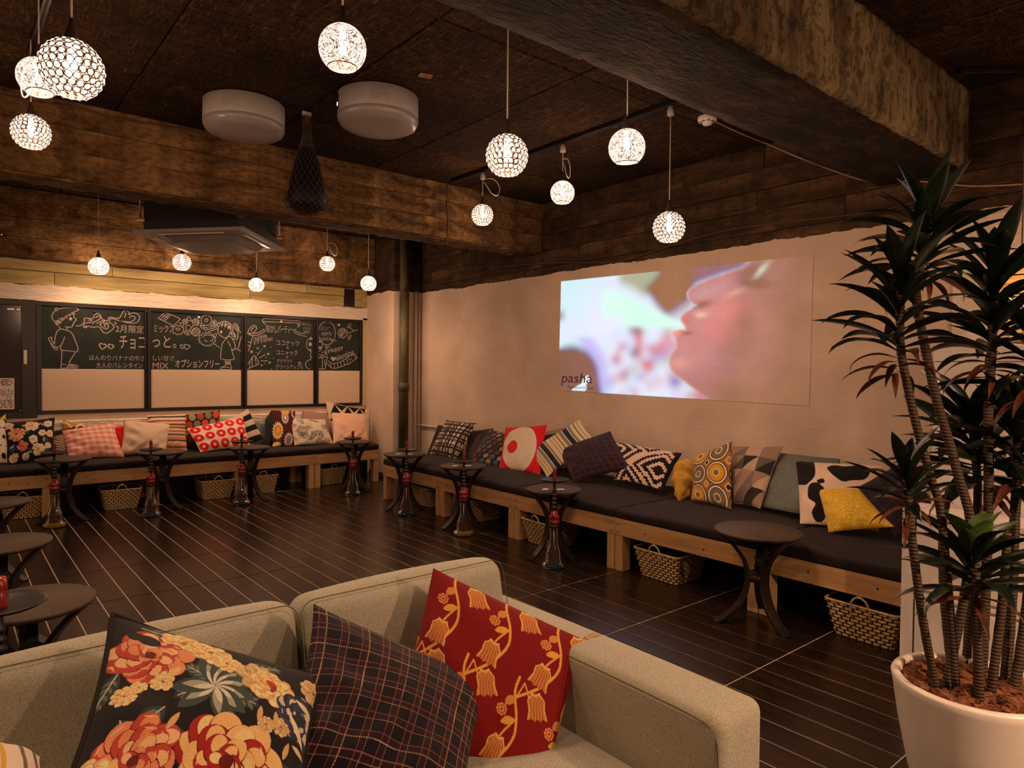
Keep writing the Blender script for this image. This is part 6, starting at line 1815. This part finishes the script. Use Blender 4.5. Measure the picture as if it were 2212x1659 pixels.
# ---------------------------------------------------------------- bench below the chalkboards
def floral(n, seed, k=1.0):
    c = Canvas(n, n, (20, 17, 19))
    return c
c = base((16, 14, 14))
for x, y, a, b in ((0.85, 0.22, 0.10, 0.09), (0.84, 0.50, 0.22, 0.18), (0.80, 0.86, 0.26, 0.18), (0.35, 0.3, 0.2, 0.2)): c.disc(x, y, a, (198, 180, 158), b)
c.disc(0.86, 0.5, 0.045, (16, 14, 14)); c.disc(0.78, 0.88, 0.06, (16, 14, 14)); c.poly([(0.80, 0.12), (1.0, 0.02), (0.98, 0.14)], (190, 160, 30))
pillow('black cushion with rounded cream shapes at the left edge', lc((-66, 900, 8.66), (12, 892, 8.66), (30, 1001, 8.40), (-60, 1006, 8.40)), c, 0.06, GL, seed=20)
c = base((170, 130, 60)); c.disc(0.1, 0.35, 0.30, (214, 196, 168)); c.disc(0.1, 0.35, 0.25, (176, 128, 30)); c.disc(0.75, 0.35, 0.34, (214, 196, 168)); c.disc(0.75, 0.35, 0.28, (60, 46, 40)); c.disc(0.75, 0.38, 0.24, (150, 132, 124))
pillow('mustard and grey circle print cushion behind the gingham cushion', lc((136, 906, 8.71), (188, 917, 8.71), (194, 988, 8.62), (130, 988, 8.62)), c, 0.04, GL, seed=21)
c = base((188, 160, 124))
zig = (c.y*11+np.abs(((c.x*1.5) % 1.0)-0.5)*5) % 1.0
c.put(zig < 0.5, (52, 32, 24)); c.put(c.y < 0.26, (15, 13, 13))
pillow('brown zigzag cushion with a black band beside the floral cushion', lc((106, 932, 8.66), (164, 921, 8.66), (156, 987, 8.46), (108, 990, 8.46)), c, 0.05, GL, seed=22)
c = Canvas(110, 110, (20, 18, 20))
fl_ = [((170, 96, 72), (196, 128, 94), (140, 60, 48), (90, 40, 36)), ((150, 40, 46), (186, 92, 84), (120, 30, 34)), ((206, 170, 132), (186, 136, 104), (150, 90, 66)), ((196, 180, 152), (170, 150, 120), (110, 96, 80)), ((206, 186, 160), (190, 140, 110), (160, 60, 50))]
for x, y, L, a in ((0.35, 0.12, 0.16, 0.4), (0.5, 0.3, 0.2, 2.5), (0.7, 0.12, 0.2, 0.2), (0.8, 0.5, 0.2, 1.2), (0.5, 0.6, 0.2, 0.5), (0.15, 0.6, 0.2, 2.0), (0.9, 0.75, 0.2, 2.2), (0.4, 0.85, 0.2, -0.5)):
    c.petal(x, y, a, L, 0.09, (52, 62, 60)); c.petal(x, y, a+0.5, L*0.7, 0.04, (150, 146, 130))
pal = [((110, 42, 36), (176, 96, 72), (206, 140, 108), (214, 166, 130)), ((120, 24, 30), (170, 66, 62), (190, 96, 86), (206, 140, 120)), ((150, 96, 66), (196, 154, 116), (214, 178, 140), (222, 196, 160)), ((104, 96, 80), (176, 158, 130), (204, 186, 158), (214, 200, 176))]
for i, (x, y, r, k) in enumerate(((0.22, 0.36, 0.17, 0), (0.32, 0.68, 0.12, 1), (0.55, 0.18, 0.15, 2), (0.56, 0.55, 0.10, 3), (0.66, 0.80, 0.14, 2), (0.88, 0.16, 0.09, 3), (0.93, 0.42, 0.09, 2), (0.76, 0.40, 0.08, 3), (0.12, 0.90, 0.10, 2), (0.38, 0.92, 0.08, 3), (0.1, 0.1, 0.1, 2), (0.88, 0.72, 0.07, 3))):
    c.peony(x, y, r, *pal[k], seed=i)
c.noise(0.25, 4, 2)
pillow('black floral cushion with piped edge at the left below the chalk boy', lc((5, 914, 8.60), (117, 903, 8.60), (117, 988, 8.36), (18, 1004, 8.36)), c, 0.075, GL, seed=23, piping=(MT['piping_black'], 0.007))
c = base((206, 172, 150)); f2 = base((1, 1, 1))
c.flower(0.5, 0.3, 0.3, ((190, 150, 130), (150, 130, 90)), 6, 3)
pillow('cream flowered cushion peeking out above the red cushion', lc((240, 912, 8.71), (270, 911, 8.71), (276, 972, 8.62), (244, 972, 8.62)), c, 0.03, GL, seed=24)
c = base((198, 12, 26))
pillow('plain red cushion between the gingham and beige cushions', lc((243, 925, 8.66), (276, 916, 8.66), (280, 979, 8.46), (252, 978, 8.46)), c, 0.06, GL, seed=25)
c = base((222, 182, 162), 110)
gx, gy = (np.floor(c.x*15) % 2 == 0), (np.floor(c.y*13) % 2 == 0)
c.put(gx, (206, 130, 114), 0.55); c.put(gy, (204, 112, 96), 0.65); c.put(gx & gy, (204, 110, 94), 0.8)
pillow('pink and white gingham cushion', lc((133, 930, 8.60), (245, 912, 8.60), (269, 987, 8.36), (147, 990, 8.38)), c, 0.085, GL, seed=26, wr=1.6, pinch=0.04)
seqs = [(.6, (190, 170, 148)), (.5, (40, 32, 30)), (.8, (196, 176, 150)), (.5, (150, 60, 40)), (.7, (184, 160, 134)), (.4, (50, 40, 36)), (.6, (198, 112, 76)), (.5, (90, 96, 60)), (.5, (196, 170, 140)), (.5, (176, 70, 44)), (.5, (190, 164, 134)), (.4, (60, 48, 42)), (.6, (176, 150, 124)), (.7, (196, 104, 66)), (.4, (60, 44, 38)), (.7, (188, 166, 140)), (.6, (200, 120, 74)), (.4, (70, 52, 42)), (.7, (190, 140, 98))]
c = stripes(base(cream, 110), seqs, False, 0.006)
pillow('orange brown and cream striped cushion beside the beige cushion', lc((317, 897, 8.68), (401, 894, 8.68), (404, 974, 8.46), (330, 976, 8.48)), c, 0.06, GL, seed=27, pinch=0.03)
c = base((196, 166, 140)); c.noise(0.03, 3)
pillow('plain beige cushion with dark piped edge', lc((268, 907, 8.58), (370, 916, 8.58), (359, 981, 8.38), (259, 981, 8.38)), c, 0.085, GL, seed=28, piping=(MT['piping_grey'], 0.004), wr=1.7)
c = base((34, 20, 18))
for i in range(5):
    for j in range(4):
        c.disc(0.1+i*0.2+(j % 2)*0.1, 0.10+j*0.22, 0.085, [(186, 70, 34), (140, 120, 90), (150, 60, 32), (112, 104, 80)][(i+2*j) % 4], 0.11)
c.put(c.y > 0.62, (46, 16, 14), 0.7)
pillow('dark cushion with orange and olive circles behind the red dot cushion', lc((386, 897, 8.71), (475, 886, 8.71), (478, 966, 8.60), (390, 972, 8.60)), c, 0.05, GL, seed=29)
c = base((190, 166, 144))
for k in range(3):
    y0 = 0.14+k*0.34; c.put((c.y > y0) & (c.y < y0+0.17), (16, 14, 14))
pillow('cushion with broad black and cream bars beside the red dot cushion', lc((486, 908, 8.62), (536, 883, 8.64), (571, 950, 8.50), (520, 968, 8.46)), c, 0.045, GL, seed=30)
c = base((222, 188, 166), 120)
for j in range(3):
    for i in range(6):
        x, y = 0.10+i*0.205-(0.02 if j % 2 else 0), 0.16+j*0.34
        c.disc(x, y, 0.088, (206, 26, 28), 0.145); c.disc(x, y, 0.026, (226, 190, 168), 0.045)
pillow('white cushion with rows of red ring dots', lc((403, 926, 8.56), (525, 901, 8.56), (540, 962, 8.36), (433, 977, 8.36)), c, 0.07, GL, seed=31, pinch=0.025)
c = base((96, 100, 94)); pillow('blue grey cushion behind the teal cushion', lc((540, 908, 8.70), (578, 916, 8.70), (590, 962, 8.58), (552, 962, 8.58)), c, 0.04, GL, seed=32)
c = base((26, 36, 40)); pillow('dark teal cushion edge-on beside the kilim cushion', lc((574, 905, 8.52), (587, 885, 8.68), (591, 958, 8.66), (577, 961, 8.42)), c, 0.055, GL, seed=33, pinch=0.02)
c = base((62, 22, 22), 120)
def spiky(x, y, a, b, cols):
    th = np.arctan2((c.y-y)/b, (c.x-x)/a); rr = np.hypot((c.x-x)/a, (c.y-y)/b)
    for i, col in enumerate(cols):
        k = 1-0.3*i; c.put(rr < k*(0.72+0.28*np.abs(((th*8/PI) % 1)-0.5)*2), col)
spiky(0.2, 0.60, 0.24, 0.26, ((206, 172, 130), (176, 116, 40), (206, 150, 60))); spiky(0.52, 0.24, 0.17, 0.2, ((200, 178, 160), (120, 80, 74), (206, 180, 160))); spiky(0.68, 0.86, 0.22, 0.2, ((196, 166, 146), (120, 100, 96)))
spiky(0.95, 0.5, 0.14, 0.2, ((200, 170, 140), (176, 116, 40))); spiky(0.95, 0.1, 0.16, 0.16, ((206, 190, 170), (90, 30, 28))); spiky(0.55, 0.06, 0.2, 0.1, ((206, 160, 80), (200, 140, 40))); spiky(0.15, 1.0, 0.24, 0.12, ((214, 170, 100), (220, 190, 140)))
pillow('maroon kilim cushion with spiky medallions', lc((586, 886, 8.64), (638, 887, 8.64), (637, 962, 8.40), (589, 965, 8.40)), c, 0.05, GL, seed=34, pinch=0.02)
c = base((150, 112, 100)); pillow('dusty pink cushion behind the palm leaf cushion', lc((654, 888, 8.71), (718, 892, 8.71), (722, 952, 8.58), (650, 952, 8.58)), c, 0.05, GL, seed=35, piping=(plain('pink_piping', (0.25, 0.14, 0.12), 0.8), 0.004))
c = base((196, 176, 150), 120)
r4 = np.random.RandomState(9)
for q in range(20):
    x, y, a = (q % 5)*0.22+r4.uniform(0, 0.12), (q//5)*0.27+r4.uniform(0, 0.15), r4.rand()*6.28
    col = [(64, 74, 70), (96, 94, 98), (78, 86, 82), (120, 110, 106)][q % 4]
    for s_ in (-1, 1):
        for k in range(8):
            t = 0.01+k*0.032
            c.petal(x+t*math.cos(a), y+t*math.sin(a), a+s_*(1.0-0.06*k), 0.13-0.008*k, 0.020, col)
c.disc(0.45, 0.30, 0.10, (196, 160, 90), 0.07)
pillow('cream cushion with grey palm leaf print', lc((624, 903, 8.58), (702, 906, 8.58), (720, 958, 8.36), (636, 962, 8.36)), c, 0.065, GL, seed=36, pinch=0.03)
c = base((200, 172, 140))
for k in range(3):
    c.poly([(0.05+k*0.33, 0.30), (0.20+k*0.33, 0.02), (0.34+k*0.33, 0.30)], (16, 14, 14)); c.poly([(0.2+k*0.33, 0.02), (0.52+k*0.33, 0.02), (0.36+k*0.33, 0.18)], (16, 14, 14)); c.poly([(0.0+k*0.4, 0.45), (0.2+k*0.4, 0.36), (0.3+k*0.4, 0.55)], (16, 14, 14))
pillow('cushion with black triangles behind the speckled corner cushion', lc((703, 867, 8.71), (789, 882, 8.71), (782, 956, 8.58), (716, 956, 8.58)), c, 0.045, GL, seed=37)
c = base((212, 166, 138)); r3 = np.random.RandomState(6)
for k in range(260): c.disc(r3.rand(), r3.rand(), 0.008, (166, 116, 96))
pillow('salmon speckled cushion in the corner below the narrow chalkboard', lc((717, 891, 8.60), (790, 894, 8.60), (796, 953, 8.36), (720, 958, 8.36)), c, 0.07, GL, seed=38, wr=1.5, pinch=0.02)

# ---------------------------------------------------------------- sofa cushions
def sc_(*pts): return [ony(x, y, Y) for x, y, Y in pts]
# red cushion with gold tulip vines
NB = 330
c = Canvas(NB, NB, (122, 14, 16)); c.noise(0.10, 2, 2); c.put((np.sin(c.y*400+np.sin(c.x*40)*2) > 0.6), (92, 9, 11), 0.5)
gold, gold2 = (214, 152, 62), (196, 128, 66)
def tulip(x, y, a, s):
    ca, sa = math.cos(a), math.sin(a)
    T = lambda u, v: (x+s*(u*ca-v*sa), y+s*(u*sa+v*ca))
    c.poly([T(0, -0.22), T(0.25, -0.42), T(0.7, -0.40), T(1.15, -0.52), T(1.05, -0.30), T(1.2, -0.18), T(1.08, 0.0), T(1.22, 0.14), T(1.05, 0.26), T(1.12, 0.5), T(0.7, 0.38), T(0.25, 0.40), T(0, 0.22)], (168, 92, 48))
    for v in (-0.34, -0.2, -0.06, 0.08, 0.22, 0.34):
        c.line([T(0.06, v*0.6), T(0.6, v), T(1.1, v*1.15)], s*0.055, gold2)
    c.line([T(0.02, -0.2), T(0.3, -0.42), T(0.7, -0.40), T(1.12, -0.5)], s*0.06, (226, 170, 92)); c.line([T(0.02, 0.2), T(0.3, 0.42), T(0.7, 0.38), T(1.1, 0.48)], s*0.06, (226, 170, 92))
    c.line([T(0, -0.2), T(0.1, 0), T(0, 0.2)], s*0.10, (226, 170, 92))
def rose(x, y, s):
    c.flower(x, y, s, ((206, 140, 76), (170, 70, 44), (206, 140, 76), (160, 54, 38)), 8, 2)
for (ox, oy) in ((0.16, -0.04), (0.50, -0.04), (0.84, -0.04), (0.33, 0.46), (0.67, 0.46), (1.0, 0.46), (0.0, 0.46)):
    v_ = [(ox, oy), (ox-0.005, oy+0.10), (ox+0.045, oy+0.24), (ox+0.05, oy+0.36), (ox-0.03, oy+0.50), (ox-0.16, oy+0.62)]
    c.line([tuple(p) for p in catmull(v_, 6)], 0.016, gold)
    c.line([(ox+0.04, oy+0.24), (ox-0.01, oy+0.32), (ox-0.03, oy+0.36)], 0.012, gold); tulip(ox-0.03, oy+0.36, 1.75, 0.13)
    c.line([(ox-0.16, oy+0.62), (ox-0.13, oy+0.52), (ox-0.08, oy+0.60)], 0.009, gold)
    c.petal(ox+0.03, oy+0.24, 2.6, 0.09, 0.045, gold); c.petal(ox+0.0, oy+0.12, 2.2, 0.08, 0.05, gold2); rose(ox-0.06, oy+0.22, 0.036)
    tulip(ox+0.12, oy+0.05, 1.2, 0.13)
red = pillow('dark red cushion with gold tulip vines leaning into the sofa corner', sc_((936, 1227, 1.85), (1262, 1382, 1.50), (1172, 1720, 1.36), (850, 1580, 1.66)), c, 0.07, GS, seed=50, pinch=0.02, back=(150, 20, 24))
p = ony(1262, 1384, 1.50)-np.array(red.location); d_ = np.array([0.075, 0.012, -0.012])
tz = MB()
for k in range(26):
    a = k*2.4; r = 0.004+0.010*(k % 5)/5
    q0 = p; q1 = p+d_*0.5+np.array([0, math.cos(a)*r, math.sin(a)*r]); q2 = p+d_*1.0+np.array([0, math.cos(a)*r*1.7, math.sin(a)*r*1.3])
    tz.tube([tuple(q0), tuple(q1), tuple(q2)], 0.0022, 4)
tz.lathe([(0.004, 0), (0.011, 0.004), (0.011, 0.012), (0.004, 0.016)], 10, tr(*(p+d_*0.06)) @ rot('Y', PI/2))
tz.build('tassel', MT['tassel'], red)
# purple check cushion
c = Canvas(330, 330, (24, 19, 27))
for i in range(10):
    t = (i+0.4)/9.0
    c.put(np.abs(c.x-t) < 0.017, (48, 20, 26), 0.85); c.put(np.abs(c.y-t) < 0.017, (44, 19, 25), 0.85)
for i in range(10):
    t = (i+0.4)/9.0
    for ax_, ot in ((c.x, c.y), (c.y, c.x)):
        c.put((np.abs(ax_-t-0.018) < 0.0020) & (np.sin(ot*520) > -0.2), (196, 160, 124), 0.85)
        c.put(np.abs(ax_-t+0.020) < 0.0018, (140, 92, 84), 0.75)
pillow('dark purple window-check cushion in the middle of the sofa', sc_((677, 1304, 1.83), (1064, 1470, 1.62), (1000, 1760, 1.30), (585, 1650, 1.52)), c, 0.075, GS, seed=51, pinch=0.085, wr=1.5, back=(40, 28, 36))
# big floral cushion
n = 380
c = Canvas(n, n, (15, 13, 15))
dk, lg, wh = (44, 54, 52), (92, 104, 92), (196, 190, 168)
def leaf(x, y, a, L, W):
    c.petal(x, y, a, L, W, dk)
    for s in (-1, 1):
        for k in range(4):
            t = 0.2+0.17*k; c.petal(x+L*t*math.cos(a), y+L*t*math.sin(a), a+s*0.7, W*0.5, W*0.16, lg)
    c.line([(x, y), (x+L*0.9*math.cos(a), y+L*0.9*math.sin(a))], 0.005, wh)
for q in ((0.12, 0.06, 0.2, 0.22, 0.12), (0.30, 0.10, 1.2, 0.14, 0.06), (0.46, 0.40, -1.9, 0.2, 0.12), (0.46, 0.40, -0.7, 0.26, 0.14), (0.46, 0.40, 0.3, 0.24, 0.13), (0.46, 0.40, 1.1, 0.22, 0.12), (0.46, 0.40, 2.6, 0.2, 0.10), (0.46, 0.40, -2.6, 0.18, 0.10),
          (0.10, 0.62, 1.2, 0.18, 0.13), (0.26, 0.56, 2.2, 0.16, 0.10), (0.30, 0.66, 0.8, 0.14, 0.08), (0.80, 0.70, 2.0, 0.26, 0.13), (0.84, 0.72, 0.7, 0.22, 0.12), (0.70, 0.86, 2.8, 0.2, 0.1), (0.36, 0.92, 0.1, 0.2, 0.1), (0.60, 0.20, -0.4, 0.2, 0.09), (0.05, 0.36, 1.9, 0.2, 0.08), (0.94, 0.86, 1.9, 0.2, 0.1)):
    leaf(*q)
for a in (-2.0, -1.5, -1.0, -0.5, 0.1, 0.6, 1.2, 2.4, 3.0):
    c.petal(0.46, 0.42, a, 0.20, 0.085, (58, 68, 62)); c.petal(0.46, 0.42, a+0.08, 0.15, 0.045, (150, 150, 130)); c.petal(0.46, 0.42, a-0.1, 0.10, 0.03, (196, 190, 168))
rosy = ((96, 26, 26), (170, 62, 48), (206, 128, 88), (226, 168, 118)); creamy = ((150, 104, 60), (206, 160, 100), (226, 186, 124), (234, 204, 150)); bluey = ((18, 18, 32), (34, 34, 58), (50, 50, 80), (196, 180, 150)); deep = ((90, 14, 16), (150, 30, 28), (222, 170, 108), (232, 190, 128)); sand = ((120, 96, 64), (176, 142, 94), (198, 164, 110), (210, 182, 134))
c.peony(0.30, 0.13, 0.10, *creamy, seed=11); c.peony(0.42, 0.17, 0.10, *creamy, seed=12); c.peony(0.50, 0.24, 0.07, *creamy, seed=17)
c.peony(0.16, 0.27, 0.175, *rosy, seed=1, sq=0.9); c.disc(0.15, 0.16, 0.055, (22, 22, 20), 0.04, 0.5); c.disc(0.10, 0.14, 0.04, (24, 26, 22), 0.03)
c.peony(0.66, 0.27, 0.11, *sand, seed=6); c.peony(0.74, 0.31, 0.125, *creamy, seed=2); c.disc(0.735, 0.29, 0.035, (170, 50, 42), 0.02, 0.6); c.disc(0.75, 0.32, 0.03, (150, 36, 34), 0.014, 2.0)
c.peony(0.92, 0.42, 0.15, *bluey, seed=3); c.disc(0.915, 0.44, 0.045, (22, 40, 34), 0.03); c.petal(0.85, 0.42, 0.9, 0.20, 0.035, (220, 196, 160)); c.petal(0.88, 0.31, 0.3, 0.13, 0.035, (214, 190, 156)); c.petal(0.96, 0.33, 1.2, 0.10, 0.03, (206, 180, 146)); c.petal(0.90, 0.60, 0.2, 0.09, 0.03, (206, 176, 130))
c.peony(0.58, 0.78, 0.25, *deep, seed=4, sq=0.85); c.peony(0.20, 0.78, 0.165, *rosy, seed=5); c.peony(0.05, 0.84, 0.09, *creamy, seed=7); c.peony(0.98, 0.18, 0.085, *sand, seed=8)
c.peony(0.74, 0.56, 0.045, *sand, seed=9); c.peony(0.82, 0.54, 0.05, *sand, seed=10); c.peony(0.09, 0.50, 0.05, *creamy, seed=13); c.peony(0.14, 0.45, 0.035, *creamy, seed=14); c.peony(0.23, 0.42, 0.05, *creamy, seed=15); c.peony(0.86, 0.92, 0.11, *rosy, seed=16)
for (x, y, a) in ((0.70, 0.46, 1.6), (0.78, 0.46, 1.4), (0.33, 0.58, 2.0), (0.88, 0.60, 1.8)):
    c.petal(x, y, a, 0.10, 0.03, (196, 156, 98))
pillow('large black cushion with red, cream and blue flowers on the sofa', sc_((243, 1328, 1.82), (698, 1463, 1.66), (640, 1830, 1.24), (92, 1830, 1.28)), c, 0.075, GS, seed=52, pinch=0.075, piping=(MT['piping_black'], 0.0075), back=(20, 17, 18))
c = stripes(base((206, 186, 160)), [(3.2, (206, 186, 160)), (.3, (200, 150, 40)), (1.2, (206, 186, 160)), (.4, (196, 150, 40)), (1.2, (210, 190, 164)), (.35, (90, 80, 76)), (.8, (206, 186, 160)), (.35, (80, 70, 68)), (.6, (206, 186, 160))])
pillow('cream cushion with yellow and grey stripes at the bottom left of the sofa', sc_((-230, 1640, 1.50), (86, 1634, 1.50), (100, 1860, 1.12), (-240, 1860, 1.12)), c, 0.07, GS, seed=53)
